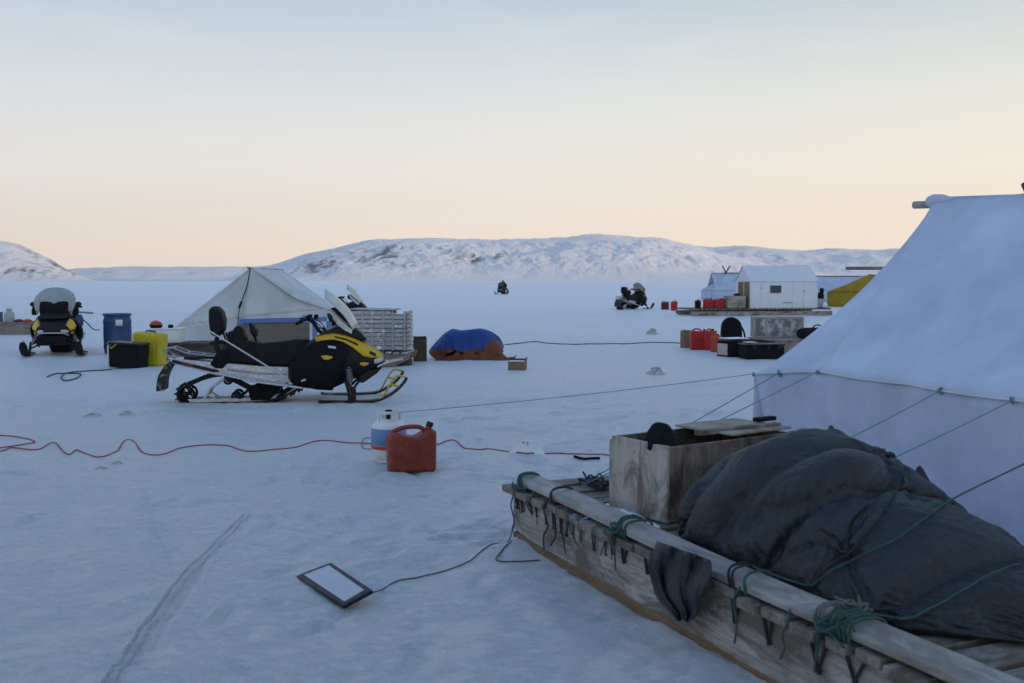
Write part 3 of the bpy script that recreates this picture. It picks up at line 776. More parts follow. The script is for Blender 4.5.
for s_ in (-1, 1):
    b = MB(); b.prism(xz([(690, 300), (676, 262), (700, 244), (740, 262), (750, 300)]), s_ * .36 - .05, s_ * .36 + .05, .2, .02); b.build('hand_guard', M['matte_black'], s3, bevel=.015)
for ch in list(s3.children):
    if ch.name.startswith('windshield'): ch.scale = (1, 1.05, 1.0)
# out on the ice
s4 = copy_tree(sm); s4['label'] = 'dark snowmobile parked out on the ice, left of two small red fuel cans'
p = G(632, 309.3); s4.location = (p.x, p.y, 0); s4.rotation_euler = (0, 0, R(52)); recolour(s4, M['yellow'], M['black'])
# the rider far out
s5 = copy_tree(sm); s5['label'] = 'distant snowmobile being ridden across the ice below the hills'
p = G(503, 294.2); s5.location = (p.x, p.y, 0); s5.rotation_euler = (0, 0, R(250)); recolour(s5, M['yellow'], M['black']); recolour(s5, M['screen_white'], M['screen_dark'])
for r_ in (s5, s4):
    pass
# rider: one continuous skinned body, seated, hands on the bar
def make_rider(seat, rz):
    J = {'pelvis': (0, 0, 0), 'belly': (.03, 0, .20), 'chest': (.10, 0, .42), 'neck': (.13, 0, .60), 'head': (.16, 0, .70), 'crown': (.17, 0, .84),
         'sl': (.10, .20, .52), 'el': (.26, .30, .30), 'hl': (.48, .33, .26), 'sr': (.10, -.20, .52), 'er': (.26, -.30, .30), 'hr': (.48, -.33, .26),
         'hpl': (.02, .12, -.01), 'kl': (.42, .24, -.02), 'fl': (.40, .26, -.42), 'tl': (.56, .27, -.45), 'hpr': (.02, -.12, -.01), 'kr': (.42, -.24, -.02), 'fr': (.40, -.26, -.42), 'tr': (.56, -.27, -.45)}
    rad = {'pelvis': .17, 'belly': .17, 'chest': .18, 'neck': .07, 'head': .115, 'crown': .08, 'sl': .09, 'el': .07, 'hl': .055, 'sr': .09, 'er': .07, 'hr': .055,
           'hpl': .12, 'kl': .09, 'fl': .075, 'tl': .06, 'hpr': .12, 'kr': .09, 'fr': .075, 'tr': .06}
    E_ = [('pelvis', 'belly'), ('belly', 'chest'), ('chest', 'neck'), ('neck', 'head'), ('head', 'crown'), ('chest', 'sl'), ('sl', 'el'), ('el', 'hl'), ('chest', 'sr'), ('sr', 'er'), ('er', 'hr'),
          ('pelvis', 'hpl'), ('hpl', 'kl'), ('kl', 'fl'), ('fl', 'tl'), ('pelvis', 'hpr'), ('hpr', 'kr'), ('kr', 'fr'), ('fr', 'tr')]
    ks = list(J); me = bpy.data.meshes.new('person'); me.from_pydata([J[k_] for k_ in ks], [(ks.index(a), ks.index(b_)) for a, b_ in E_], [])
    o = bpy.data.objects.new('person', me); COL.objects.link(o); me.materials.append(M['matte_black'])
    md = o.modifiers.new('skin', 'SKIN'); md.use_smooth_shade = True
    for v_, k_ in zip(me.skin_vertices[0].data, ks): v_.radius = (rad[k_], rad[k_])
    me.skin_vertices[0].data[0].use_root = True
    ss = o.modifiers.new('sub', 'SUBSURF'); ss.levels = ss.render_levels = 1
    o.location = seat; o.rotation_euler = (0, 0, rz); return o
mw = Matrix.Translation(s5.location) @ Euler(s5.rotation_euler).to_matrix().to_4x4()
pr = make_rider(mw @ Vector(q3(450, 300, 0)), s5.rotation_euler.z)
tag(pr, 'person in dark clothes riding the distant snowmobile out on the ice', 'person')
# pole resting along the near machine
smw = Matrix.Translation(sm.location) @ Matrix.Rotation(sm.rotation_euler.z, 4, 'Z')
b = MB(); b.tube([smw @ Vector(q3(188, 248, -.27)), smw @ Vector(q3(300, 318, -.30)), smw @ Vector(q3(522, 460, -.37))], .011)
tag(b.build('pole', M['alu']), 'thin pale pole lying slanted along the side of the nearest snowmobile', 'pole')
# ------------------------------------------------------------------ foreground sled
SO = Vector((.015, 6.11, 0)); SR = math.atan2(-.917, .399)
SM = Matrix.Translation(SO) @ Matrix.Rotation(SR, 4, 'Z')
def put(o): o.location = SO; o.rotation_euler = (0, 0, SR); return o
rnd = random.Random(9)
sled = put(empty('sled', label='big weathered plank sled in the foreground carrying a wooden box and dark tarp bundle', cat='sled'))
for v0 in (0.0, 1.09):
    b = MB(); n_ = 60; rows_o = []
    # plank with a slightly wavering top edge and an upturned nose
    vs = []; fs = []
    for i in range(n_ + 1):
        u_ = -.02 + 5.0 * i / n_
        top = .292 + .004 * math.sin(u_ * 7) + rnd.uniform(-.003, .003)
        bot = .045
        if i < 3: bot += (3 - i) * .006
        for (yy, zz) in ((v0, bot), (v0, .14 + .002 * math.sin(u_ * 3)), (v0 + .002, .143), (v0 + .002, top), (v0 + .06, top), (v0 + .06, bot)):
            vs.append((u_, yy, zz))
    for i in range(n_):
        for k_ in range(6):
            l = (k_ + 1) % 6; fs.append((i * 6 + k_, i * 6 + l, i * 6 + 6 + l, i * 6 + 6 + k_))
    fs += [tuple(range(6))[::-1], tuple(range(n_ * 6, n_ * 6 + 6))]
    b.add(vs, fs); rn = b.build('runner', M['runner_wood'], sled, bevel=.004)
    sh = MB()
    sh.box((2.48, v0 + .03, .022), (4.98, .072, .05)); sh.build('runner_shoe', M['shoe_wood'], rn, bevel=.006)
# cross slats: each a board across both runners
u_ = -.06; k_ = 0
while u_ < 4.8:
    wd = rnd.uniform(.10, .16); dz = rnd.uniform(-.006, .006)
    b = MB(); b.box((u_ + wd / 2, .58 + rnd.uniform(-.02, .02), .312 + dz), (wd, 1.24, .042), (rnd.uniform(-.004, .004), rnd.uniform(-.02, .02), rnd.uniform(-.012, .012)))
    b.build('slat', M['wood_y'], sled, bevel=.006)
    u_ += wd + rnd.uniform(.02, .055)
# beams lashed along both sides
for v0, v1 in ((-.012, .105), (1.06, 1.17)):
    b = MB(); vs = []; fs = []; n_ = 40
    for i in range(n_ + 1):
        uu = .06 + 4.8 * i / n_; wob = .005 * math.sin(uu * 2.3) + rnd.uniform(-.0015, .0015); zz = .006 * math.sin(uu * 1.7 + 1)
        for yy, z_ in ((v0, .352), (v0, .380), (v0 + .003, .383), (v1 - .004, .408), (v1, .404), (v1, .352)): vs.append((uu, yy + wob, z_ + zz))
    for i in range(n_):
        for k_ in range(6):
            l = (k_ + 1) % 6; fs.append((i * 6 + k_, i * 6 + l, i * 6 + 6 + l, i * 6 + 6 + k_))
    fs += [tuple(range(6))[::-1], tuple(range(n_ * 6, n_ * 6 + 6))]
    b.add(vs, fs); b.build('side_beam', M['rail_wood'], sled, bevel=.003, seg=1, smooth=False)
# cord lashings through holes in the runner: thin and messy at the front, bold V shapes further back
uu = .06
while uu < 4.6:
    bold = uu > 1.35
    dp = rnd.uniform(.17, .225); w1 = rnd.uniform(.035, .062) if bold else rnd.uniform(.012, .04); rr_ = rnd.uniform(.0055, .0085) if bold else rnd.uniform(.0028, .0045)
    sk_ = rnd.uniform(-.03, .03)
    b = MB(); b.tube([(uu - w1 + sk_, -.006, .333), (uu - w1 * .75 + sk_ * .6, -.010, .30), (uu, -.008, dp), (uu + w1 * .8 + sk_ * .3, -.010, .295 + rnd.uniform(-.01, .01)), (uu + w1 + sk_, -.006, .333)], rr_, 6)
    b.tube([(uu, -.012, dp), (uu, .01, dp)], rr_ * 1.3, 6)
    if not bold: b.tube(spline([(uu + rnd.uniform(-.02, .02), -.014, .33), (uu + rnd.uniform(-.05, .05), -.018, .27), (uu + rnd.uniform(-.05, .05), -.012, dp - rnd.uniform(0, .05))], 5), rr_ * .9, 6)
    b.build('lashing', M['rope_dark'] if bold or rnd.random() < .6 else M['rope_green'], sled)
    uu += rnd.uniform(.15, .30) if bold else rnd.uniform(.07, .17)
# loose hanging cords
for uu, L, mt in ((.02, .30, 'rope_teal'), (.10, .12, 'rope_green'), (.20, .14, 'rope_teal'), (.30, .10, 'rope_green'), (.52, .30, 'rope_dark'), (.60, .26, 'rope_dark'), (.76, .26, 'rope_teal'), (1.30, .20, 'rope_teal'), (2.32, .24, 'rope_teal'), (2.62, .2, 'rope_teal'), (2.8, .18, 'rope_green')):
    z0 = .36; pts = [(uu + rnd.uniform(-.02, .02), -.016, z0)]
    for k_ in range(1, 5): pts.append((uu + rnd.uniform(-.035, .035), -.022 - rnd.uniform(0, .012), max(.02, z0 - L * k_ / 4)))
    b = MB(); b.tube(spline(pts, 5), .005, 6); b.build('loose_cord', M[mt], sled)
# ropes wrapped round the beam
def wrap(uu, mt, turns=1, r=.006, skew=.05):
    b = MB()
    for t_ in range(turns):
        w0 = uu + t_ * .022; s_ = rnd.uniform(-skew, skew)
        b.tube(spline([(w0, -.02, .345), (w0 + s_ * .3, -.022, .40), (w0 + s_ * .6, .01, .424), (w0 + s_ * .8, .085, .424), (w0 + s_, .116, .40), (w0 + s_, .118, .35), (w0 + s_ * .6, .09, .334), (w0, .01, .332), (w0, -.02, .345)], 4), r, 6)
    return b.build('beam_lashing', M[mt], sled)
wrap(.56, 'rope_dark', 2); wrap(1.33, 'rope_green', 4); wrap(2.26, 'rope_dark', 2); wrap(2.36, 'rope_green', 1); wrap(2.86, 'rope_green', 5); wrap(2.78, 'rope_grey', 3); wrap(.12, 'rope_green', 3)
def tangle(c, rr, n_, mt, r=.005):
    b = MB()
    for k_ in range(n_):
        pts = [Vector(c) + Vector((rnd.gauss(0, rr), rnd.gauss(0, rr * .5), rnd.gauss(0, rr * .45))) for _ in range(7)]
        b.tube(spline(pts, 6), r, 6)
    return b.build('rope_knot', M[mt], sled)
tangle((1.33, -.02, .36), .045, 4, 'rope_green'); tangle((2.82, .10, .42), .06, 5, 'rope_grey'); tangle((2.86, -.01, .38), .05, 4, 'rope_green'); tangle((.14, -.01, .33), .05, 4, 'rope_green'); tangle((.24, .45, .355), .10, 5, 'rope_dark', .006); tangle((.5, .5, .355), .12, 5, 'rope_dark', .006)
# bits of blue twine and rags tucked under the beam
for uu in (.86, .95, 1.08, 1.9, 2.1): tangle((uu, -.012, .325), .018, 3, 'rope_blue' if uu < 1 else 'rope_grey', .006)
# snow lying on the deck
def heap(name, cx, cy, rx, ry, h, mt, seed, n_=18, base=0.0):
    r_ = random.Random(seed); rows = []
    for i in range(n_ + 1):
        f = i / n_; row = []
        for k_ in range(28):
            a = 2 * math.pi * k_ / 28
            e = 1 + .22 * math.sin(a * 2 + seed) + .14 * math.sin(a * 5 + seed * 2) + .08 * math.sin(a * 9 + seed)
            hh = h * (1 - f ** 2.2) * (1 + .5 * math.sin(a * 3 + f * 9 + seed) * f + .35 * math.sin(a * 7 + f * 13 + seed) + r_.uniform(-.12, .12))
            row.append((cx + rx * f * e * math.cos(a), cy + ry * f * e * math.sin(a), base + max(-.01, hh) if i < n_ else base - .012))
        row.append(row[0]); rows.append(row)
    b = MB(); b.grid(rows); return b.build(name, mt, weld=True)
o = put(heap('snow_patch', 1.02, .24, .28, .05, .012, M['snow_clump'], 3, base=.342)); tag(o, 'strip of snow lying on the sled deck along the foot of the wooden box', 'snow')
o = put(heap('snow_patch', 3.45, .70, .20, .16, .008, M['dirty_ice'], 6, base=.336)); tag(o, 'patch of snow on the sled deck beside the near end of the dark bundle', 'snow')

# ------------------------------------------------------------------ wooden box on the sled
ca, cb = Vector((.5395, 5.477, 0)), Vector((.80, 5.084, 0))
ex = (cb - ca); LW = ex.length; ex.normalize(); ey = Vector((-ex.y, ex.x, 0))
box_rz = math.atan2(ex.y, ex.x)
wb = empty('wooden_box', ca + Vector((0, 0, .345)), box_rz, 'stained open plywood box standing on the foreground sled', 'box')
BL, BH, T = 1.0, .405, .018
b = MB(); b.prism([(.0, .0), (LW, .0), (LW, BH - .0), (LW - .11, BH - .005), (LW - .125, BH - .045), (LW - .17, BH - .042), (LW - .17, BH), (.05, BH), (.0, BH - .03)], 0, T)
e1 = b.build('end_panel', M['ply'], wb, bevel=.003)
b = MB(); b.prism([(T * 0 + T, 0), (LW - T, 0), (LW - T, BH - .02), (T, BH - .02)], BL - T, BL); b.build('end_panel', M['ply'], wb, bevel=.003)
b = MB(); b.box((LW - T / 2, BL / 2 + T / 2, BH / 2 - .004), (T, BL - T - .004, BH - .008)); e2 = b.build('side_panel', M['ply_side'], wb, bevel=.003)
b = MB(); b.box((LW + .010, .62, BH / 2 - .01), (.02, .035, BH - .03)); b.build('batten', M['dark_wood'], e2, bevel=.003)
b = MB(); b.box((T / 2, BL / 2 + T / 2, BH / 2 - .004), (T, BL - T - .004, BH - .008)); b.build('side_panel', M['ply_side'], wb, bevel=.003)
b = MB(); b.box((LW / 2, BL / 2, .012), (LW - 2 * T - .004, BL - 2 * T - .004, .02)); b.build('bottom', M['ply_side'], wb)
b = MB(); b.box((.024, .028, BH / 2), (.014, .02, BH - .01)); b.build('corner_batten', M['dark_wood'], wb)
# loose lid board over the far half
b = MB(); b.box((LW * .42, .76, BH + .008), (LW * .90, .52, .014), (R(-.6), R(.4), R(4))); o = b.build('plywood_board', M['ply_lid'], None, bevel=.003)
o.location = wb.location; o.rotation_euler = wb.rotation_euler; tag(o, 'pale plywood board lying loose over the far half of the wooden box', 'board')
b = MB(); b.bar((LW * .62, .38, BH + .015), (LW * .72, .98, BH + .018), .05, .03); o = b.build('wooden_strip', M['wood_x'], None, bevel=.004)
o.location = wb.location; o.rotation_euler = wb.rotation_euler; tag(o, 'narrow grey wooden strip lying across the rim of the wooden box', 'board')
b = MB(); rows = []
b.box((.20, 1.02, BH + .033), (.05, .16, .025)); o = b.build('hinge_block', M['matte_black'], None, bevel=.008)
o.location = wb.location; o.rotation_euler = wb.rotation_euler; tag(o, 'small black block lying on the pale board on top of the wooden box', 'block')
# dark cloth in the box
rows = []
for i in range(26):
    f = i / 25; row = []
    for j in range(22):
        g = j / 21; x_ = .03 + (LW - .06) * f; y_ = .04 + .52 * g
        z_ = .22 + .24 * math.exp(-((x_ - .17) / .11) ** 2 - ((y_ - .20) / .12) ** 2) + .12 * math.exp(-((x_ - .30) / .13) ** 2 - ((y_ - .36) / .15) ** 2) + .012 * math.sin(x_ * 40 + y_ * 23) + .01 * math.sin(y_ * 60 - x_ * 25) + .008 * math.sin(x_ * 90)
        row.append((x_, y_, z_))
    rows.append(row)
b = MB(); b.grid(rows); o = b.build('cloth', M['dark_cloth'], None, solid=.01); o.location = wb.location; o.rotation_euler = wb.rotation_euler
tag(o, 'black cloth heaped up inside the open wooden box', 'cloth')

# ------------------------------------------------------------------ covered bundles
def unpack(d):
    nx, ny, q, flat = d
    a = np.array(flat, dtype=np.int64).reshape(3, nx, ny)
    a[:, :, 0] = np.cumsum(a[:, :, 0], 1)
    return np.cumsum(a, 2).transpose(1, 2, 0) * q
BLUE = (44,34,0.003,[
-227,-6,-5,-4,-3,0,7,-5,-11,-12,-10,-14,-5,-5,-5,-4,6,-3,11,10,6,12,7,6,-2,-6,-7,3,-5,-7,-5,-4,1,1,
16,-7,-4,-4,-2,-1,-1,-5,-12,-14,-9,-12,-8,-5,-6,-1,3,3,8,8,9,11,13,5,-4,-5,-4,1,-4,-6,-6,-1,1,1,
16,-8,-6,1,-2,-1,-4,-11,-13,-14,-11,-10,-8,-6,-4,-1,1,5,6,8,9,12,12,0,1,0,0,-2,-4,-8,-1,0,0,1,
15,-8,-6,-6,3,-1,-8,-13,-13,-13,-11,-9,-7,-5,-4,0,1,4,5,7,9,11,10,-2,7,4,-1,-4,-6,-1,-1,-2,0,2,
14,-10,-8,-5,-7,2,-11,-11,-9,-11,-9,-8,-7,-5,-3,-2,2,4,5,5,10,11,1,7,8,3,-3,-3,-1,0,-4,-1,2,2,
2,-8,-12,-9,-5,5,-9,-12,-6,-10,-8,-2,-6,-6,-5,-1,3,5,5,3,8,9,3,8,5,5,0,0,-1,-4,-4,1,3,3,
-9,-5,-3,-9,-10,7,-6,-10,-6,-7,-9,0,-2,-6,-7,-1,6,5,5,2,5,5,7,8,8,5,2,-1,-1,-6,-2,3,3,3,
10,-6,-8,-10,-9,1,1,-7,-8,-7,-6,-2,-1,-3,-7,0,8,5,2,-1,6,7,9,9,7,4,3,-4,-1,-3,1,3,3,3,
-1,3,-5,-9,-8,-5,2,-7,-8,-6,-4,-4,-2,-1,-5,1,6,4,-1,2,8,7,9,8,5,3,-3,2,1,0,3,3,3,3,
-3,2,7,-5,-9,-6,-2,-4,-7,-6,-5,-3,-2,-1,-2,1,4,2,1,3,7,7,3,8,7,-1,2,4,2,4,3,4,4,3,
8,-2,-1,4,-5,-5,-4,-4,-4,-6,-5,-3,-2,-1,0,1,2,2,3,4,3,3,5,6,7,3,3,5,5,4,3,6,4,3,
15,-3,-3,-5,0,-7,-1,-2,-5,-4,-4,-4,-2,0,0,1,2,2,2,3,3,5,6,5,2,6,7,6,4,5,2,4,6,4,
12,-3,-3,-3,-3,-3,-4,-3,-4,-3,-4,-2,-2,0,0,1,2,2,2,3,3,5,3,3,5,7,7,6,5,5,3,0,-3,3,
16,-4,-4,-3,-3,-4,-3,-4,-3,-3,-2,-2,-1,0,1,1,2,1,1,2,3,2,4,4,6,4,8,7,4,5,5,-2,-1,0,
12,-3,-4,-2,-3,-3,-3,-4,-3,-2,-2,-1,0,0,1,0,1,1,1,2,2,2,3,4,4,5,3,8,6,2,4,6,-3,2,
9,-2,-3,-1,0,-2,-4,-4,-2,-2,-2,-1,-1,0,0,1,1,2,0,2,2,3,2,3,3,3,5,8,5,3,-2,2,5,1,
7,0,-2,-2,-2,0,-1,-1,-1,-2,-2,-1,-1,-1,1,0,2,0,3,2,1,2,3,3,2,2,2,1,5,3,5,6,4,3,
7,0,-3,0,1,1,1,0,-1,-1,-1,-1,0,-2,1,0,2,1,2,1,1,2,2,3,2,1,1,0,1,7,7,6,4,4,
10,0,1,2,1,1,1,0,0,-1,-1,0,0,-1,1,0,1,1,0,1,1,2,2,3,2,1,0,1,0,4,5,5,7,7,
14,1,2,1,2,1,1,0,0,0,-1,0,0,0,0,0,1,0,0,1,1,1,3,3,2,1,0,1,0,0,3,5,8,11,
15,1,2,1,2,2,1,-1,0,1,-1,0,0,0,0,1,0,0,0,1,1,1,2,3,0,1,2,1,1,0,1,3,7,10,
16,1,1,2,2,1,0,0,1,1,0,-1,1,0,-1,1,0,0,0,0,1,1,2,1,0,-1,2,4,2,1,1,3,3,9,
16,0,0,3,0,1,1,1,2,2,0,0,-1,0,0,0,0,0,0,0,1,0,1,1,-2,-1,3,4,3,2,1,2,-7,2,
15,0,0,2,0,1,1,3,2,2,0,0,-1,0,0,0,0,0,0,-1,2,0,-1,1,0,-1,2,2,4,4,0,0,-8,-9,
17,-1,0,0,1,1,1,3,1,2,2,0,-1,0,0,0,-1,0,0,0,1,0,0,0,1,0,1,3,4,2,-1,-2,-7,-9,
16,0,-1,0,1,0,2,1,1,2,2,2,-1,0,0,-1,0,0,0,0,0,0,1,0,0,1,2,3,3,-1,-3,-5,-5,-5,
16,0,0,0,0,0,1,1,2,1,2,2,0,0,0,-1,0,0,0,0,0,0,0,0,1,1,2,2,-3,-4,-2,-2,-3,-2,
15,0,0,1,0,0,1,1,1,2,1,2,1,0,0,0,0,0,0,0,-1,0,-1,0,1,2,1,1,-3,-2,-3,-3,-2,-1,
14,1,1,0,1,0,1,1,1,2,1,1,2,0,0,0,0,0,-1,0,0,0,-1,-1,2,2,1,-1,-2,-5,-1,-2,-1,0,
16,1,1,0,1,0,0,2,1,1,2,1,1,1,0,0,0,-1,0,1,-1,0,-1,-1,1,0,-1,2,-1,-5,-4,-3,2,3,
16,3,0,0,0,0,0,0,2,2,2,1,1,1,0,0,0,0,0,0,-1,-1,0,-1,-2,-1,-2,0,-3,2,-5,-5,4,6,
4,4,5,3,3,0,0,1,2,2,1,1,1,1,0,1,0,0,0,-1,-1,-1,-1,0,-2,-3,-1,-3,-3,-3,-3,-1,5,7,
8,3,3,4,3,3,3,4,3,1,1,1,1,1,1,0,0,1,0,-1,-2,-1,-1,-1,-4,-3,-1,0,-4,-4,-4,2,5,7,
5,3,4,5,6,4,4,5,2,3,1,1,3,1,1,-1,0,0,-2,1,0,-2,-1,-3,-4,-2,-1,0,-3,-4,-4,3,5,6,
9,6,4,4,5,5,6,4,3,1,3,4,3,0,2,-2,0,-1,-2,-2,1,1,-2,-3,-2,-1,-2,-3,-2,-4,-3,2,0,-3,
17,5,3,5,4,5,4,3,3,3,5,3,1,2,2,-3,0,-1,-2,-3,-3,3,2,-2,-2,-2,-3,-2,-3,-3,-2,-2,-2,-1,
17,4,3,4,4,5,4,2,4,5,3,0,3,0,4,-3,0,-3,-1,-3,-3,-5,2,7,0,-3,-2,-3,-3,-2,-2,-2,-2,-2,
15,4,4,4,4,5,4,3,4,4,0,1,2,-1,8,-4,-4,-1,-3,-1,-5,-4,-8,-2,9,7,1,-3,-2,-2,-1,-2,-1,-3,
14,5,4,4,5,4,5,4,2,1,1,1,-2,6,7,-4,-8,-1,-4,-3,-3,-5,-7,-10,-3,11,10,6,-2,0,-1,-2,2,-3,
15,5,5,3,4,5,4,4,2,0,2,-3,-2,10,6,-9,-6,-2,-4,-4,-6,0,-7,-10,-10,-2,10,12,12,-3,2,1,1,1,
14,5,5,4,2,4,5,3,2,1,0,-3,-2,10,4,-12,-7,-1,-2,-5,-6,-7,1,-5,-11,-10,-3,10,13,13,7,5,1,3,
8,8,8,4,-3,6,5,4,2,0,0,-2,-2,10,-1,-12,-8,0,-3,-5,-6,-8,-4,5,-9,-11,-10,5,8,10,10,11,12,8,
12,9,6,0,-1,7,6,1,4,0,-1,-1,2,7,-6,-10,-8,-2,-4,-6,-4,-9,-8,8,-2,-12,-12,9,10,10,11,10,11,9,
16,4,-3,2,5,9,4,3,-6,3,1,2,5,2,-8,-9,-6,-5,-4,-8,-4,-9,-10,5,8,-11,-11,10,11,11,10,10,10,10,
-170,16,18,17,16,15,-3,10,12,12,12,5,13,17,16,13,15,14,10,11,12,1,13,13,12,10,9,14,12,16,13,13,16,17,
5,15,16,17,16,15,5,11,6,4,11,9,13,16,16,15,15,15,12,12,12,4,3,14,11,9,13,15,13,12,11,15,16,17,
5,16,15,13,17,14,10,7,3,5,9,11,14,15,16,16,16,15,14,13,10,5,6,7,12,4,15,14,13,9,15,17,16,16,
7,15,12,10,15,15,10,6,2,7,9,13,14,15,15,17,16,16,14,13,10,8,5,11,-3,9,15,11,10,16,16,16,15,16,
8,11,6,10,12,13,9,9,7,7,11,12,14,15,15,16,16,15,15,14,7,8,12,8,-1,2,11,13,15,16,14,14,16,17,
15,-3,-1,8,14,11,10,8,13,7,12,15,14,14,15,16,13,15,15,15,11,9,8,1,-1,5,12,16,16,13,12,15,17,16,
16,-5,-5,-3,8,10,12,9,12,12,11,16,16,14,14,16,12,14,14,16,14,4,2,5,2,8,13,15,15,12,11,15,16,16,
-1,3,-2,-4,-4,10,10,10,12,12,13,16,16,16,15,15,10,14,16,16,6,2,8,5,7,11,12,13,13,8,13,15,16,16,
-12,8,0,-4,1,3,14,10,11,14,14,15,16,17,15,15,12,14,17,7,6,10,7,9,10,12,12,10,2,8,16,16,15,16,
-12,9,7,2,-2,7,6,12,12,14,15,15,15,17,16,15,14,16,10,13,11,9,11,8,10,11,8,-1,1,13,16,16,16,15,
-9,7,8,9,5,5,6,8,13,14,15,15,15,17,16,16,15,14,14,13,13,12,11,10,9,0,-1,3,7,11,17,15,15,16,
-2,6,7,4,9,7,9,11,9,15,14,15,16,16,17,16,16,15,15,14,13,10,9,12,-2,0,3,6,9,11,17,15,13,14,
10,4,3,4,2,10,9,10,11,14,14,16,15,17,17,16,16,15,15,14,11,10,12,3,6,3,1,5,8,12,15,16,14,10,
0,6,2,5,5,3,12,8,13,13,15,15,16,17,17,16,14,16,15,14,13,12,6,8,5,7,1,3,10,10,11,16,14,13,
-8,7,6,5,5,7,9,11,12,14,14,16,17,17,16,16,14,14,16,15,13,10,11,8,6,7,5,4,6,13,10,9,10,13,
-11,8,6,10,11,8,9,9,13,14,14,16,17,16,17,16,12,15,17,14,13,12,8,10,3,6,11,7,7,5,4,7,13,13,
-5,9,8,10,9,9,10,12,12,14,15,15,17,17,15,15,15,16,15,15,13,11,9,7,6,5,2,2,6,6,8,11,15,15,
12,8,10,7,4,8,9,10,13,11,15,16,16,17,16,16,15,15,15,15,13,9,10,8,4,3,1,-1,2,10,11,14,14,15,
11,7,5,3,5,9,9,11,12,9,14,15,16,17,16,16,15,16,15,14,13,8,9,8,6,2,1,0,-2,11,14,15,13,11,
7,5,4,3,6,7,10,11,12,7,13,14,16,16,16,16,16,15,15,14,11,7,10,9,7,4,2,-1,-2,4,13,14,13,12,
3,6,4,5,5,8,9,11,9,6,13,14,15,16,16,16,15,16,14,15,10,3,9,11,3,4,5,4,-1,0,9,13,12,13,
3,7,6,5,6,7,9,8,8,5,14,13,14,16,16,15,16,15,15,15,9,2,6,7,7,9,0,2,1,5,8,9,8,13,
2,9,9,4,8,7,7,7,3,6,16,11,14,15,16,15,16,15,15,15,8,8,6,6,11,8,1,-1,1,3,10,2,14,12,
1,11,7,8,8,7,7,0,4,9,15,12,12,15,16,16,16,14,15,16,7,9,11,7,7,9,4,1,-1,-1,9,10,13,13,
1,9,7,5,8,6,6,9,5,8,13,13,10,16,15,16,16,15,15,16,10,8,11,8,7,8,4,1,-2,4,10,13,13,13,
2,4,8,4,6,6,7,7,12,9,10,14,10,16,16,16,15,16,15,15,12,10,10,8,9,4,3,3,0,9,13,13,13,11,
4,0,4,6,4,6,7,9,10,12,9,15,11,16,16,16,16,16,15,15,12,11,11,10,7,4,4,2,6,11,12,13,11,8,
3,1,1,2,5,5,7,9,10,11,13,13,13,16,16,17,16,15,15,15,12,13,11,7,8,7,4,4,6,7,9,12,12,13,
-7,3,4,3,4,4,8,7,11,13,13,14,13,16,17,16,16,16,14,14,14,13,10,11,9,6,6,7,5,7,5,7,11,17,
5,2,1,1,4,5,5,8,12,12,13,15,15,15,16,17,16,15,16,14,14,12,12,10,8,6,7,9,7,2,6,9,11,14,
-7,5,1,6,4,3,6,9,9,14,13,14,15,16,16,17,16,16,15,15,12,12,12,9,12,6,4,-3,9,10,6,4,14,16,
-16,7,7,10,6,7,7,9,8,11,14,14,15,16,16,16,17,16,15,14,13,12,12,11,12,8,2,0,-3,5,7,8,15,16,
-13,7,8,8,9,10,9,10,11,14,14,13,15,16,16,16,16,17,16,13,11,12,13,12,6,6,6,5,-2,-3,5,11,15,16,
12,6,6,8,7,9,9,9,11,11,11,14,16,15,15,16,17,16,15,14,11,11,12,9,6,5,5,6,1,-1,1,12,16,15,
9,3,6,9,8,8,7,7,5,13,14,14,14,16,14,15,17,16,15,14,12,11,6,9,7,6,3,3,2,1,4,12,16,16,
1,5,6,6,5,6,6,5,15,14,13,14,14,14,15,13,17,15,15,14,13,11,8,6,4,3,4,4,2,4,7,15,16,16,
-4,5,3,5,5,7,8,14,14,13,12,15,13,15,13,13,16,15,15,13,14,10,9,6,8,4,2,1,1,4,10,16,16,16,
-6,4,5,5,7,7,13,13,12,13,15,15,15,15,10,13,14,15,14,15,10,13,7,10,0,7,7,2,0,7,9,15,15,16,
6,1,3,3,6,10,11,13,14,15,15,16,17,11,8,14,10,15,14,15,12,9,11,8,5,2,1,5,4,9,12,15,14,16,
5,1,0,-2,9,10,12,14,14,16,16,17,16,5,12,9,9,15,15,14,13,13,6,7,6,7,0,1,4,11,16,16,14,11,
-1,-4,-3,6,11,12,12,13,15,16,17,17,16,3,13,1,10,15,15,14,13,12,12,8,3,1,6,6,6,6,14,14,15,11,
-16,-2,7,12,15,11,11,13,14,15,16,17,16,7,12,-5,8,15,15,13,13,12,11,11,3,-4,2,12,12,13,13,11,9,10,
-10,10,10,14,14,10,10,14,11,14,16,16,15,10,14,-10,5,15,13,13,14,11,11,9,6,-6,-3,11,13,12,12,13,12,12,
-2,16,14,14,12,8,10,12,9,15,16,16,14,15,12,-12,2,13,13,12,13,11,10,7,7,-3,-9,11,12,12,12,13,14,13,
5,0,0,0,0,1,11,-4,-7,5,5,8,5,7,5,3,-3,-2,-9,-9,-8,-6,1,3,-6,7,-2,0,-5,0,5,-4,-1,0,
0,3,-2,-1,0,1,14,-3,1,7,7,8,7,6,5,1,-3,-5,-8,-8,-8,-8,-8,-5,3,1,-5,2,1,3,-5,-1,0,0,
0,1,5,-6,0,5,9,4,9,8,8,8,7,5,3,0,-2,-6,-7,-8,-8,-8,-10,-7,-1,-9,0,5,1,-6,1,-1,0,2,
0,0,8,5,-2,5,9,7,8,8,9,7,7,4,2,0,-2,-5,-6,-7,-9,-9,-9,-8,-12,-7,5,-1,-7,0,0,4,-1,-3,
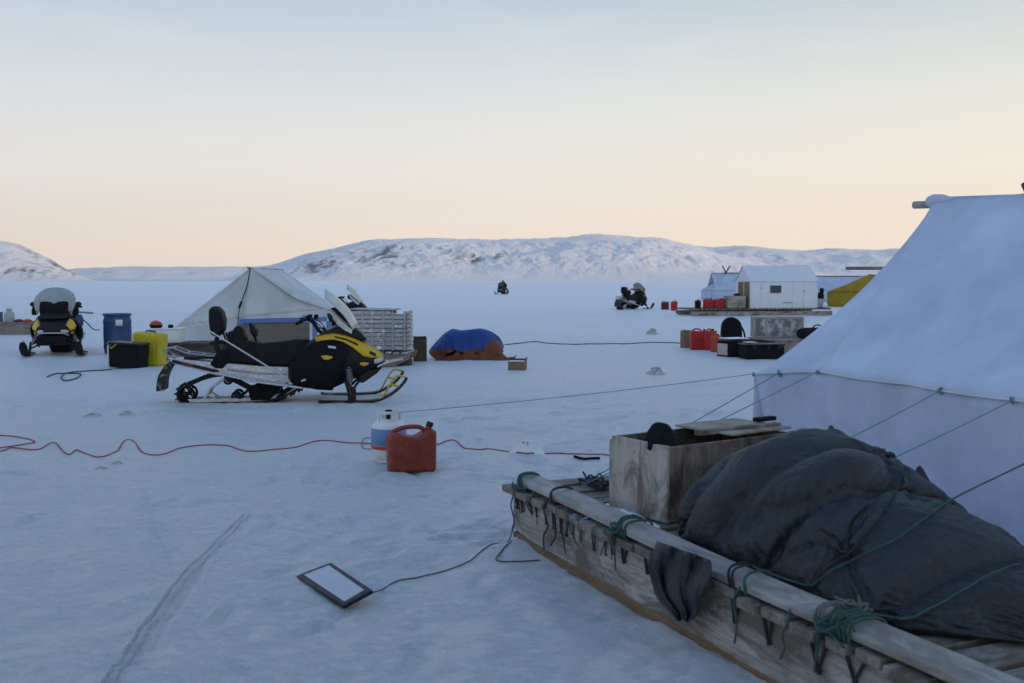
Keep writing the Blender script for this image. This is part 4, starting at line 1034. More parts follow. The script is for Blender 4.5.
0,3,10,9,1,7,8,7,9,7,7,7,6,4,3,0,-2,-5,-7,-5,-10,-9,-7,-11,-14,-4,-6,-8,0,0,6,-3,-3,0,
2,13,9,7,7,6,8,7,8,8,5,4,6,5,4,0,-5,-4,-6,-4,-8,-9,-11,-13,-14,-11,-10,-3,0,5,-2,-4,0,0,
2,15,14,11,8,5,8,8,8,7,7,2,3,5,5,0,-8,-5,-6,-2,-5,-13,-13,-13,-14,-12,-10,-3,2,2,-9,-1,0,0,
7,14,14,12,13,8,6,8,8,8,6,4,2,2,6,-1,-10,-6,-3,0,-11,-15,-11,-12,-13,-11,-11,-2,1,-12,-5,0,0,0,
10,12,13,13,12,13,6,9,8,8,6,5,2,1,4,-2,-9,-4,0,-10,-12,-11,-10,-12,-11,-12,-10,-8,-12,-10,0,1,-1,0,
11,12,12,12,13,11,11,8,9,7,6,5,3,2,2,-2,-6,-4,-7,-8,-11,-11,-10,-11,-12,-11,-13,-16,-15,-7,2,-1,-2,0,
8,13,13,12,11,12,11,11,8,7,7,4,4,1,1,-2,-3,-6,-8,-9,-9,-9,-11,-12,-13,-15,-17,-15,-13,-11,0,-1,-1,0,
3,15,14,15,13,11,11,9,11,7,5,5,4,1,1,-2,-4,-6,-7,-8,-10,-12,-12,-11,-16,-16,-16,-13,-14,-13,-4,5,-5,-2,
1,15,16,15,16,10,13,11,9,9,5,5,3,2,1,-2,-4,-6,-8,-9,-11,-12,-10,-14,-16,-16,-14,-15,-13,-14,-9,4,3,-5,
4,15,15,15,15,15,11,13,8,9,7,5,3,3,1,-1,-5,-5,-9,-10,-11,-10,-14,-15,-17,-15,-12,-15,-13,-14,-13,-3,6,-7,
7,14,15,13,15,14,13,12,10,8,7,5,5,3,2,0,-5,-8,-8,-11,-12,-12,-12,-14,-16,-15,-15,-12,-12,-12,-13,-11,-1,2,
7,14,15,12,12,13,13,14,8,9,7,6,7,5,3,-2,-10,-7,-7,-11,-12,-11,-14,-14,-16,-16,-8,-13,-14,-16,-16,-13,4,-4,
4,13,14,13,13,13,13,11,10,8,7,6,4,3,3,-3,-4,-5,-11,-10,-10,-12,-13,-15,-15,-15,-15,-16,-14,-15,-14,-9,1,-2,
-8,14,13,15,15,14,14,12,10,12,3,6,5,2,3,-1,-5,-8,-8,-9,-9,-13,-13,-14,-16,-16,-16,-16,-17,-11,-10,-7,-6,-1,
-6,14,16,16,15,14,14,12,11,13,1,6,4,2,1,-1,-5,-5,-8,-8,-8,-13,-14,-14,-15,-16,-16,-16,-17,-9,-7,-6,-5,-8,
-4,15,16,16,15,15,13,13,11,14,-1,8,2,3,0,-2,-3,-5,-7,-7,-8,-15,-13,-13,-15,-15,-16,-17,-16,-16,-10,-5,-4,-1,
-2,15,15,16,15,15,13,12,13,15,-1,9,2,2,1,-2,-3,-5,-8,-6,-8,-16,-14,-12,-16,-15,-15,-15,-17,-16,-13,-6,5,3,
-2,14,15,15,16,14,13,14,14,15,0,8,3,2,3,-3,-4,-5,-8,-3,-10,-16,-15,-15,-15,-13,-14,-15,-16,-15,-13,-9,12,2,
-2,14,14,15,14,14,15,13,16,14,3,8,6,-1,4,-3,-4,-6,-7,-1,-13,-12,-15,-16,-13,-14,-15,-15,-16,-15,-13,-13,3,3,
-1,13,15,12,15,14,15,16,15,12,5,8,9,-2,5,-4,-3,-8,-5,0,-14,-13,-12,-15,-15,-14,-15,-16,-15,-15,-14,-12,-2,3,
-1,14,15,15,13,15,15,14,14,11,8,6,12,-2,4,-3,-4,-6,-6,-2,-11,-13,-12,-14,-15,-14,-16,-15,-16,-15,-12,-11,-7,-2,
-1,16,14,16,14,15,15,14,12,12,9,6,11,-2,4,-2,-3,-4,-6,-6,-10,-11,-13,-14,-13,-15,-16,-16,-16,-12,-11,-9,-9,-9,
-1,16,16,15,16,15,14,14,12,11,13,5,9,-1,3,0,-2,-4,-7,-5,-11,-12,-13,-12,-14,-16,-15,-15,-12,-11,-11,-11,-12,-13,
-1,17,16,16,15,16,14,14,12,12,9,9,8,0,3,0,-1,-5,-5,-7,-12,-11,-12,-14,-14,-14,-15,-15,-14,-16,-13,-11,-11,-8,
1,16,16,16,16,15,15,14,12,10,10,8,8,3,2,0,-2,-1,-8,-9,-10,-11,-13,-11,-13,-15,-15,-15,-16,-14,-16,-15,-11,-4,
-1,16,16,16,16,16,16,13,12,11,9,8,6,5,2,0,-1,-5,-6,-8,-10,-12,-10,-12,-15,-16,-15,-13,-15,-16,-15,-14,-10,-6,
1,15,16,15,16,17,15,13,12,9,10,8,6,5,2,0,-2,-4,-6,-8,-10,-11,-13,-14,-13,-16,-15,-14,-15,-16,-17,-14,-7,-2,
7,14,13,13,15,14,15,13,13,11,9,7,6,4,2,0,-2,-4,-6,-8,-9,-12,-13,-14,-14,-14,-14,-17,-17,-17,-16,-13,-4,0,
4,14,14,14,14,13,13,13,10,8,8,8,5,4,3,0,-2,-3,-4,-8,-12,-12,-13,-14,-15,-14,-15,-16,-18,-17,-15,-11,-1,0,
-7,15,13,13,14,13,13,12,10,11,9,6,6,5,4,-2,-2,-4,-6,-4,-11,-13,-13,-13,-15,-16,-15,-16,-17,-16,-16,-7,0,0,
-7,14,13,13,13,13,13,14,14,7,8,7,8,3,7,-5,-2,-4,-5,-7,-8,-10,-15,-14,-14,-15,-16,-16,-16,-16,-15,2,2,-1,
-8,14,14,14,15,14,14,13,7,8,9,9,5,7,6,-7,-2,-4,-6,-7,-9,-7,-11,-14,-16,-15,-16,-15,-16,-15,-14,-2,2,2,
-6,15,15,16,14,14,12,8,9,9,10,5,8,5,8,-8,-2,-5,-5,-8,-8,-11,-8,-10,-13,-15,-16,-16,-16,-15,-12,-1,0,0,
-4,16,15,15,14,14,10,9,9,9,5,6,7,3,11,-6,-6,-4,-6,-6,-10,-8,-10,-10,-11,-12,-14,-15,-15,-14,-10,-2,0,-1,
-5,16,16,15,14,12,11,9,8,6,6,5,2,8,10,-4,-10,-3,-7,-6,-8,-10,-9,-10,-11,-12,-11,-12,-13,-10,-3,0,-8,-3,
-4,16,16,15,12,11,11,9,7,5,6,1,2,12,9,-7,-6,-7,-7,-6,-8,-6,-11,-11,-11,-11,-11,-11,-10,6,-1,-2,-8,-12,
-4,16,16,11,11,11,10,10,7,5,4,1,2,12,7,-8,-7,-6,-6,-7,-7,-7,-8,-10,-12,-11,-12,-9,-7,1,2,1,-4,-10,
-3,15,11,10,8,12,12,9,8,4,3,1,2,11,4,-7,-7,-6,-5,-7,-7,-8,-7,-8,-11,-10,-12,-10,-6,0,1,-1,3,-2,
-1,6,10,8,9,13,13,7,9,2,2,1,4,9,1,-6,-6,-5,-6,-7,-7,-7,-8,-5,-10,-9,-10,-6,-2,0,0,0,1,0,
0,0,3,8,12,14,11,9,5,0,2,2,6,6,1,-5,-5,-7,-5,-7,-7,-8,-7,-4,-7,-10,-4,-4,1,0,0,0,0,0])
BAG = (94,80,0.0025,[
532,1,0,1,0,0,0,-1,0,0,-1,0,-1,0,-1,0,-1,0,0,0,0,0,0,1,0,1,0,1,0,0,1,0,1,0,1,0,0,0,0,0,-1,-1,-1,0,-1,0,1,0,1,1,1,1,0,1,0,0,0,-1,0,0,0,0,0,0,0,0,0,0,-1,0,-2,-1,-1,-1,-1,0,1,0,1,1,
8,-1,0,1,-1,0,-1,0,1,-1,-1,0,0,-1,-1,1,-1,-1,0,0,0,-1,0,0,0,-1,0,0,-1,0,1,0,1,0,1,0,0,0,0,-1,0,-1,-1,-1,0,0,0,1,1,0,2,0,2,1,1,0,0,1,0,0,1,0,1,0,0,2,-1,0,-1,-1,0,0,-1,0,-1,0,0,0,1,1,
8,-2,0,0,0,0,-2,0,1,-1,-1,0,0,-1,-1,0,0,-2,1,0,-1,-1,-1,-1,-1,-1,-1,-1,0,-1,0,1,0,1,0,1,-1,0,1,-1,-1,-1,0,-1,-1,0,1,1,1,1,1,1,2,1,2,0,1,2,0,1,1,0,2,0,0,2,0,-1,-1,-1,2,0,0,-1,-1,0,0,0,1,1,
9,-3,-1,1,0,0,-2,-1,1,0,-2,0,0,0,-2,-1,2,-2,-1,-1,-1,-2,-1,-2,-1,-1,-1,-1,-1,-1,0,0,0,0,1,0,0,0,0,-1,0,-1,0,-1,0,0,1,1,1,1,2,1,2,2,1,2,1,3,0,0,3,-1,2,1,-1,2,1,0,-2,0,2,0,0,0,-1,0,0,0,0,2,
8,-3,-1,2,0,0,-2,-1,0,2,-3,-1,0,0,-2,-2,2,-1,-3,-1,-1,-2,-2,-1,-2,-1,-1,-2,-1,-1,0,-1,0,0,0,0,0,0,0,0,-1,0,0,0,0,1,1,1,1,2,1,2,2,1,2,2,1,3,1,0,3,-1,1,3,-1,0,2,2,-2,-1,1,1,0,0,0,0,-1,1,-1,2,
8,-2,0,2,-3,1,1,-3,0,2,-2,-2,-1,-1,1,-3,0,0,-2,-4,0,-2,-1,-2,-1,-2,-1,-2,-1,-1,-1,-1,0,0,-1,0,0,0,0,0,0,0,0,0,1,0,1,2,1,2,1,2,2,2,1,2,1,3,0,1,3,-1,1,3,2,-3,1,3,2,-2,-2,3,0,-1,2,0,-2,1,-1,1,
8,-1,0,2,-1,-3,2,1,-3,1,0,-3,1,-1,-1,0,-3,-2,-2,-2,-2,-1,-2,-1,-1,-1,-2,-1,-1,-2,-1,0,-1,0,0,0,-1,0,0,0,0,0,0,1,0,1,1,1,1,2,1,2,2,1,2,1,1,2,1,1,3,0,1,3,0,1,-1,-1,3,2,-1,-2,3,1,-1,1,1,-2,0,0,
9,-2,0,3,-1,-3,1,1,-3,1,1,-3,-2,2,-1,-1,-1,-2,-2,-2,-2,-2,-2,-1,-1,-1,-2,-1,-1,-2,-1,0,-1,0,0,-1,0,0,0,0,0,0,1,0,0,1,1,1,1,1,2,1,1,1,1,2,1,1,2,1,3,-1,1,3,-2,2,2,1,-2,3,2,-2,0,3,1,0,0,-1,-1,1,
8,0,-1,1,1,-1,-3,2,-1,-2,1,-1,-3,-3,-1,-2,-1,-1,-1,-1,0,-1,-1,-1,-1,-1,-1,-2,-1,-1,-1,-1,-1,0,0,0,0,-1,0,0,0,1,0,0,1,0,1,1,1,1,1,1,1,1,0,1,2,1,1,2,1,1,1,1,-1,1,1,3,1,-1,3,2,-2,1,1,1,1,0,-2,1,
8,-1,1,1,0,2,-3,-3,0,-1,-3,-1,-1,-2,-1,-1,-1,-1,0,0,-1,0,-1,0,-1,-1,-2,-1,-2,-1,-1,-1,-1,0,0,-1,0,0,0,0,0,0,1,0,0,1,1,0,1,1,1,0,1,0,1,0,0,1,1,1,0,2,1,1,1,1,1,0,4,0,0,4,2,-1,1,0,0,0,1,0,
8,0,3,0,0,0,0,-3,-2,-2,-2,-2,-1,-1,-1,-1,0,-1,0,0,0,0,0,-1,-1,-1,-1,-2,-1,-2,-1,-1,-1,-1,0,0,0,0,-1,0,0,0,1,0,0,1,0,1,1,0,1,0,1,0,0,0,1,0,0,1,0,1,0,1,1,1,1,1,2,2,0,2,3,2,1,1,0,0,1,-1,
8,2,1,-3,2,1,0,-1,-1,-1,-2,-2,-2,-1,-1,-1,0,0,0,0,0,0,-1,0,0,-1,-1,-2,-2,-1,-2,-2,-1,-1,0,0,0,0,-1,0,0,0,0,0,1,0,1,0,1,0,1,0,0,1,0,0,0,0,0,0,0,0,1,0,0,1,1,2,1,2,1,1,2,1,2,1,1,1,1,0,
9,2,0,0,0,-1,1,1,-1,1,-2,-1,-2,-2,-1,-1,-1,0,0,0,0,0,0,0,0,0,-1,-1,-2,-2,-2,-2,-2,-1,0,-1,0,0,-1,0,0,0,0,0,0,1,0,1,0,1,0,0,0,0,1,0,0,0,0,0,-1,0,0,0,1,0,2,1,2,1,0,1,1,2,2,1,1,2,1,1,
8,0,0,1,0,-2,1,-1,1,3,-2,-1,-2,-1,-1,0,0,-1,-1,0,1,0,0,1,0,0,0,0,-2,-3,-2,-2,-1,-2,0,-1,-1,0,-1,0,0,0,-1,1,0,0,1,0,1,0,1,0,0,-1,0,0,0,0,0,0,0,0,0,0,0,0,1,0,0,1,1,1,2,2,2,2,2,1,1,1,
8,-1,-1,-1,1,-3,1,-2,2,1,1,-2,2,0,-1,-1,-1,0,0,0,0,1,0,1,0,0,0,0,-1,-1,-2,-2,-2,-1,-1,-1,-1,-1,0,-1,0,0,0,0,0,1,0,1,0,1,0,0,0,0,-1,0,0,0,0,0,0,0,0,0,0,0,0,0,1,0,1,0,2,1,2,2,2,2,1,1,
8,-1,-2,-2,1,0,-1,1,1,0,0,-1,1,1,0,0,0,-1,0,0,0,1,0,0,1,0,0,0,-1,-1,-1,-1,-2,-2,-1,-1,-1,-1,-1,0,-1,0,0,1,0,0,1,1,0,1,0,0,-1,0,0,-1,0,0,-1,0,0,1,0,0,0,0,0,0,0,0,1,1,1,1,1,2,1,2,2,1,
8,-1,-1,-2,-1,-2,-1,1,2,1,1,1,1,0,0,0,0,1,0,0,0,0,0,0,0,0,0,0,0,0,-1,-1,-1,-2,-2,-1,-1,-1,-1,-1,0,0,0,0,1,1,0,1,1,0,0,-1,0,-1,0,-1,0,-1,0,0,0,-1,0,1,0,0,0,0,1,0,0,1,1,1,2,1,1,2,1,1,
9,-1,-1,-4,-3,0,0,1,0,0,1,3,1,0,1,1,1,0,1,0,-1,0,0,0,0,1,-1,0,0,1,0,-1,-1,-2,-2,-1,-2,-1,-1,0,0,0,0,1,0,1,1,1,0,1,-1,-1,-1,0,-1,0,-1,-1,0,-1,0,0,0,-1,0,1,0,1,0,0,1,1,0,1,2,1,1,1,1,2,
8,-1,-4,-2,-1,-1,0,0,0,0,1,2,0,1,1,1,2,2,0,0,0,0,0,0,0,0,0,0,0,0,1,0,-1,-1,-2,-2,-1,-1,-1,-1,0,1,0,1,0,1,1,0,-1,1,0,-1,-1,0,0,-1,-1,0,-1,-1,-1,0,0,0,0,0,0,0,0,1,1,1,1,1,1,1,1,1,1,1,
8,-2,-3,-1,-1,-1,0,0,-1,0,1,0,0,1,1,1,2,1,1,0,2,1,-1,1,-1,0,0,-1,0,1,0,1,1,-2,-1,-2,-1,-1,-1,0,0,0,1,0,1,0,0,0,-1,0,0,0,-1,0,0,-1,-1,-1,0,-1,-1,0,0,0,0,0,0,0,0,1,0,2,1,1,2,0,1,0,1,1,
8,-2,-2,-1,-1,-1,0,-1,0,0,0,0,0,1,0,1,1,1,1,1,0,2,1,1,0,-1,0,-1,0,0,0,1,2,-1,-1,-2,0,-1,-1,0,0,0,1,0,0,0,0,-1,0,0,-1,0,-2,-1,-2,0,-1,0,0,1,0,0,0,0,0,0,0,0,0,1,0,1,1,1,1,1,1,1,0,1,
9,-2,-2,-1,-1,0,-1,-1,0,0,-1,0,0,1,0,1,0,1,1,0,0,1,1,2,2,-1,1,0,-1,0,0,0,1,1,-1,-1,0,-2,0,0,0,0,1,0,0,0,-1,-1,-1,1,-1,-1,0,-2,-2,-1,0,0,0,1,0,0,0,0,0,0,0,0,1,0,0,0,1,0,1,1,1,2,1,1,
8,-2,-1,-1,-1,0,-1,0,-1,0,-1,0,0,0,0,1,0,0,1,0,0,1,1,-1,1,1,1,3,1,-2,1,0,1,1,0,-1,0,-1,-1,-1,1,0,0,0,0,-1,-1,-2,1,0,0,-1,-2,0,-1,-1,0,-1,0,1,0,0,1,0,0,0,0,0,0,0,0,0,1,0,0,1,0,1,1,3,
8,-1,-1,-1,-1,0,-1,0,-1,0,-1,0,0,0,0,0,0,0,1,0,0,0,-1,1,0,0,1,1,3,2,0,0,-1,3,1,-1,-2,0,1,-1,0,1,0,0,-1,-2,-1,0,0,1,-1,-1,-1,-2,0,-1,0,0,0,0,1,0,0,0,0,0,0,0,0,0,0,1,0,0,0,1,1,0,1,2,
8,-1,0,-1,0,-1,-1,0,-1,0,0,-1,0,0,0,0,0,0,0,0,-1,0,0,0,0,0,1,1,1,1,2,2,2,-3,-1,2,-2,1,1,-3,4,2,-1,-1,-1,-2,0,0,0,1,0,-1,-1,-2,-1,0,0,0,0,0,0,0,0,0,0,0,0,0,0,0,0,0,0,1,0,0,1,2,0,1,
8,0,0,-1,0,-1,0,-1,0,-1,0,-1,0,0,0,0,0,0,0,-1,0,0,-1,0,0,1,0,1,1,1,2,1,2,-1,-6,4,1,-2,4,-7,7,2,0,-2,-2,0,0,0,1,0,0,-1,-1,-1,-1,0,-1,0,0,1,0,0,0,0,0,0,-1,0,0,0,1,0,-1,0,0,1,1,1,0,1,
9,0,0,0,-1,0,-1,-1,0,-1,0,0,-1,0,0,0,0,0,0,-1,0,-1,0,0,0,0,1,1,1,1,2,1,2,-3,-2,-3,0,-5,2,-1,5,7,3,-4,0,0,0,0,0,0,0,0,-2,-1,-1,0,0,0,0,0,0,0,0,0,0,0,0,0,0,0,0,0,0,0,-1,1,0,0,1,2,
8,0,1,0,0,-1,-1,-1,0,-1,0,0,0,0,-1,0,0,0,0,-1,0,0,-1,0,0,0,1,0,1,1,2,1,-2,1,-4,-4,-1,0,1,1,3,1,8,-3,0,0,0,0,1,0,-1,0,-1,-1,-1,0,-1,1,0,0,0,0,0,0,0,0,0,0,0,0,0,0,0,0,0,0,0,1,0,1,
8,0,-1,-1,0,1,0,-1,0,0,-1,0,0,0,0,0,0,0,0,-1,0,0,0,0,0,0,0,0,1,1,1,-1,0,1,-4,-2,-1,0,0,0,4,1,2,1,0,0,-1,0,0,0,0,1,-1,-1,0,0,0,0,0,0,0,0,0,0,0,0,0,0,0,0,0,0,0,0,0,1,0,0,0,1,
8,0,0,-1,-3,-1,0,0,0,1,1,0,1,0,0,0,0,0,0,-1,0,0,0,0,0,0,0,1,0,0,0,1,0,0,-3,-1,-1,-1,1,-1,1,2,1,-1,3,-1,0,-1,-1,0,1,-1,0,1,1,0,0,0,0,1,0,0,0,0,0,0,0,0,0,-1,0,0,0,0,0,1,0,0,1,0,
8,0,-1,-1,-2,-2,0,0,1,1,1,0,1,0,1,0,0,0,0,0,-1,0,0,0,0,1,0,0,0,0,0,0,0,1,-2,-1,-1,-1,0,0,-1,2,2,-2,1,2,-2,0,-1,-1,0,0,0,2,1,0,0,1,0,0,1,0,0,0,0,0,0,0,0,-1,0,0,0,0,0,0,0,0,1,0,
9,-2,-2,-1,0,0,-1,0,-1,1,0,0,0,2,2,1,0,0,0,0,-1,0,0,1,0,0,0,0,0,1,0,0,0,0,-1,-1,0,-2,0,-1,0,1,1,-1,0,1,0,-1,0,-1,0,0,0,0,1,1,1,0,1,0,1,0,0,0,0,0,-1,0,0,0,0,0,0,0,0,0,0,0,0,1,
8,-2,-1,-2,-1,-1,0,0,1,0,0,0,1,0,2,2,0,0,1,-1,0,0,0,1,0,0,0,0,1,0,0,0,0,0,0,-1,0,-1,0,-1,-1,1,0,-1,0,0,1,-1,0,0,0,-1,0,0,1,1,0,1,1,0,1,1,0,0,-1,0,-1,0,0,0,0,0,0,0,0,0,0,0,-1,1,
8,-2,-1,-1,-1,-1,0,0,1,0,0,-1,0,0,1,1,0,2,1,0,1,0,0,0,1,0,0,0,1,0,0,0,0,0,0,0,0,-1,0,0,-1,0,-1,0,0,0,0,0,-1,0,0,-1,-1,0,0,2,1,1,0,0,2,0,0,0,0,0,-1,0,0,0,0,0,0,0,0,0,0,-1,0,0,
8,-1,-2,-1,0,-1,0,1,0,-2,1,-1,0,1,0,0,0,2,1,0,0,1,1,0,1,0,1,0,0,1,0,0,0,0,0,0,0,0,0,0,-1,0,-1,0,0,-1,0,0,0,-1,0,-1,0,0,0,0,1,1,0,1,0,1,0,0,0,0,1,0,-1,0,0,0,0,0,0,0,0,-1,0,-1,
9,-2,-1,0,-1,-1,0,-1,0,0,-1,0,0,1,0,1,0,0,0,0,1,1,1,1,1,0,1,0,1,0,1,0,0,0,0,0,0,0,0,0,0,-1,0,0,-1,0,0,-1,0,0,-1,0,-1,0,0,1,1,0,1,0,1,0,0,1,0,0,0,0,0,0,-1,0,0,0,0,0,0,-1,0,-1,
8,-1,-1,0,-1,0,-1,-1,0,0,-1,0,0,0,0,1,1,0,1,0,-1,0,0,1,2,1,0,1,1,0,1,0,1,0,0,0,1,0,0,0,-1,0,0,-1,0,-1,0,0,0,-1,0,-1,0,-1,1,0,1,0,1,0,1,0,0,1,0,0,0,0,0,0,0,0,-1,0,-1,0,-1,0,-1,0,
8,0,-1,0,0,-1,-1,0,0,-1,0,0,0,0,0,0,-1,0,0,1,1,0,0,1,0,0,1,1,2,0,1,1,0,1,0,0,1,0,0,0,0,0,-1,0,0,-1,0,0,-1,0,-1,0,-1,0,0,1,0,1,0,0,1,0,0,1,0,0,0,0,0,0,0,-1,0,-1,0,-1,0,0,-1,-1,
8,1,0,0,-1,0,-1,-1,0,0,-1,0,0,0,0,0,0,-1,0,0,0,1,0,1,1,0,0,1,0,1,1,1,1,1,0,1,1,0,0,0,0,0,0,0,-1,0,0,0,-1,-1,0,-1,0,-1,0,1,0,1,0,0,1,0,0,0,1,0,0,0,0,0,0,-1,0,-1,0,-1,0,-1,0,-2,
8,2,0,0,0,0,-2,0,-1,0,-1,0,0,1,0,0,-1,0,-1,0,-1,0,1,0,2,1,0,1,-1,1,0,2,0,0,2,1,1,0,1,0,0,1,0,-1,0,1,-1,0,-1,-1,-1,-1,0,-1,0,1,1,0,0,0,0,1,0,0,0,1,0,0,0,0,0,0,-1,-1,0,-2,-1,-1,0,-1,
9,1,1,0,0,0,-1,-1,-1,0,0,-1,0,0,1,0,0,-1,-1,0,-1,0,0,0,0,1,0,1,1,1,1,-1,0,0,2,2,0,2,0,1,0,0,2,-1,0,2,-1,0,-1,-1,-1,-1,-1,0,-1,1,0,1,0,0,0,0,1,0,0,0,1,0,0,-1,-1,0,-2,-1,-1,0,0,0,0,-1,
8,2,1,0,0,0,-1,-1,-1,0,0,-1,0,0,1,0,-1,-1,0,0,-1,0,0,0,0,0,0,0,1,0,1,2,1,-1,0,0,0,1,3,1,0,0,3,0,0,3,0,-1,-1,0,-2,-1,-2,-1,0,-1,1,0,1,0,1,0,0,1,0,0,0,0,-1,-1,0,-2,-1,0,0,0,0,0,-1,-1,
8,2,2,1,-1,-2,1,-1,0,-1,0,0,-1,-1,0,1,-1,0,-1,0,0,0,0,0,-1,0,0,1,0,0,0,1,0,1,2,0,-1,1,1,2,0,0,3,1,0,3,0,-1,-1,0,-1,-1,-2,-1,-1,0,0,1,1,0,0,0,0,1,0,0,0,-1,-2,-1,-1,1,0,0,0,-1,0,0,-1,-1,
8,3,1,2,0,-2,0,-1,-1,0,0,-1,0,-1,0,0,0,0,0,0,-1,0,0,0,0,-1,0,0,0,0,0,0,0,1,0,1,1,2,0,1,1,-1,2,0,2,3,1,-4,2,0,-2,0,-1,-1,-2,-2,1,1,0,0,0,0,0,-1,0,0,0,0,0,0,0,1,0,0,0,-1,0,-1,-1,-1,
8,0,5,3,1,-1,-2,-2,-1,-1,0,0,0,-1,-1,1,0,0,0,0,0,0,-1,0,0,0,0,0,-1,0,0,0,0,0,-1,0,0,1,3,1,3,-1,-1,-5,3,9,1,-3,-1,-2,1,-4,-2,0,1,0,1,0,1,0,0,0,-1,0,-2,0,0,0,2,1,0,0,0,-1,-1,0,0,0,-1,-1,
9,-1,-1,-2,3,2,4,1,0,-1,-1,-1,0,-1,-1,0,0,0,0,0,0,0,0,-1,0,0,0,0,0,0,0,0,-1,0,0,-1,0,-1,0,0,5,2,-1,-3,-5,5,9,0,-6,0,-1,0,-1,-1,-2,-1,0,0,0,0,0,1,0,0,1,0,1,1,1,0,1,-1,0,0,0,0,0,0,-1,-1,
8,0,3,-6,-2,1,2,2,3,2,1,1,-1,-1,-1,-1,0,0,0,-1,0,0,0,0,-1,0,0,0,0,0,1,-1,0,0,0,-1,-1,0,-1,0,1,0,-2,3,-3,-3,4,6,-1,-3,-2,0,0,-1,1,-1,0,0,0,0,1,0,1,0,1,0,1,0,0,1,0,0,0,1,0,0,-1,-1,0,-1,
8,-2,-4,2,1,0,1,1,0,1,1,2,3,2,-1,-1,-2,-1,0,0,1,-1,0,0,0,0,0,0,0,0,1,0,-1,0,0,-1,-1,0,-1,-1,-1,-3,2,0,0,-1,-4,0,0,1,4,-1,0,1,-1,1,0,1,0,0,1,0,1,0,1,1,0,0,1,0,0,0,0,0,0,0,-1,-1,0,-1,
8,-3,-2,-1,1,2,1,0,1,1,1,1,1,1,1,2,0,-1,0,-1,0,-1,0,0,0,0,0,0,1,0,0,1,0,-1,0,-1,-1,-1,0,-1,-2,-3,-2,2,-1,-2,0,2,-5,-1,4,1,0,3,0,-2,0,1,2,1,1,1,0,1,0,1,0,1,0,0,0,0,0,0,0,-1,0,0,-1,-2,
9,-3,-2,0,0,1,1,1,0,0,1,1,1,1,0,-1,-1,-1,0,1,1,1,1,1,0,0,0,0,1,1,0,0,0,0,-1,0,-1,-1,-1,-1,-3,-3,-1,1,-3,-1,-1,-1,1,0,0,0,0,1,1,3,0,2,1,1,1,1,0,1,1,0,0,1,0,0,0,0,0,0,0,-1,0,-1,-1,-1,
8,-3,-1,0,0,1,1,1,1,0,0,0,0,0,1,0,1,-1,-1,-1,0,0,0,1,2,3,0,0,0,1,1,0,0,0,-1,0,-1,0,-1,-2,-3,-3,-1,0,-2,-1,-1,-1,0,0,0,0,1,1,0,1,2,3,1,1,1,1,0,1,1,0,0,1,0,0,0,0,0,0,-1,-1,0,-1,-1,-1,
8,-2,-1,0,0,1,1,1,1,1,0,0,-1,0,-1,0,2,0,-1,-2,-2,0,1,2,2,2,0,1,0,1,1,0,1,-1,0,0,-1,-1,-1,-1,-4,-2,0,-3,0,-1,-1,-1,1,0,0,0,0,1,1,0,1,3,1,2,0,1,1,1,0,1,0,1,0,0,0,0,0,-1,-1,-1,0,-1,-1,-1,
8,-1,0,-1,1,0,1,1,1,1,0,0,-1,0,-1,-1,-1,1,-1,-2,0,0,-1,0,2,2,2,1,1,1,1,1,0,0,0,0,-1,0,-1,-2,-6,0,0,-2,0,-2,0,0,0,0,0,0,0,0,1,1,1,2,1,2,1,1,1,0,1,1,0,1,0,0,0,-1,-1,0,-1,0,0,-1,-1,-2,
8,0,0,0,0,0,1,0,1,1,1,0,0,-1,-1,0,-1,-1,-1,-2,-1,-1,0,0,0,0,1,0,2,2,2,2,2,1,0,0,0,-1,-1,-4,-4,1,-2,0,-2,0,1,0,0,0,-1,0,0,0,0,0,2,1,1,2,2,1,1,1,1,1,0,1,0,0,-1,0,-1,0,-1,0,-1,-1,-1,-2,
9,0,0,0,0,1,0,1,0,1,0,2,0,-1,-1,0,-1,0,-2,-1,-2,-1,-1,-1,-1,0,0,-1,0,1,2,3,3,2,2,0,0,0,0,-6,-1,-1,-1,0,-3,2,1,-1,0,0,0,0,0,-1,0,-1,1,2,2,0,2,1,2,1,1,1,1,0,0,-1,0,0,0,0,-1,-1,-1,-1,-1,-1,
8,1,0,0,0,1,1,0,1,0,1,0,1,0,0,-1,0,-1,-1,-1,-2,-1,-1,-1,-1,0,-1,-1,-1,-1,-1,1,2,3,3,2,1,1,-1,-4,0,-1,0,-3,0,1,0,1,0,0,0,0,-1,0,-1,0,0,0,2,3,1,1,1,1,1,0,0,1,0,1,0,0,0,-1,-1,-1,0,-1,-2,-1,
8,1,0,1,0,1,1,1,0,1,1,0,1,0,0,0,-1,0,-1,0,-2,-1,-1,0,-1,-1,-1,-2,-1,-1,-1,-1,-1,0,1,2,3,2,-1,3,0,-1,-4,-1,1,1,0,0,0,0,1,0,0,-1,0,-1,0,0,1,2,1,0,0,1,1,1,0,1,0,1,0,0,0,0,-1,0,-1,-1,-2,-1,
8,1,1,1,0,1,0,1,1,1,1,0,0,1,1,0,-1,0,0,0,0,-1,-1,0,-1,-2,-1,-2,-1,-2,-1,-2,-1,-1,0,-1,0,0,1,6,3,-1,-2,0,0,1,0,0,0,0,1,0,0,0,-1,0,-1,0,0,1,1,1,0,1,1,1,0,1,1,0,0,0,0,0,-1,0,-2,-1,-2,-1,
8,1,2,1,1,0,1,0,0,0,1,1,0,1,1,2,-1,0,0,1,0,-1,0,-1,-1,-1,-2,-3,-3,-2,-1,-2,-2,-1,-1,0,1,2,0,-5,4,0,2,1,2,1,1,1,0,1,0,1,0,0,-1,0,-1,0,0,1,1,1,0,1,0,1,0,1,0,1,0,0,0,-1,-1,-2,-1,-1,0,-2,
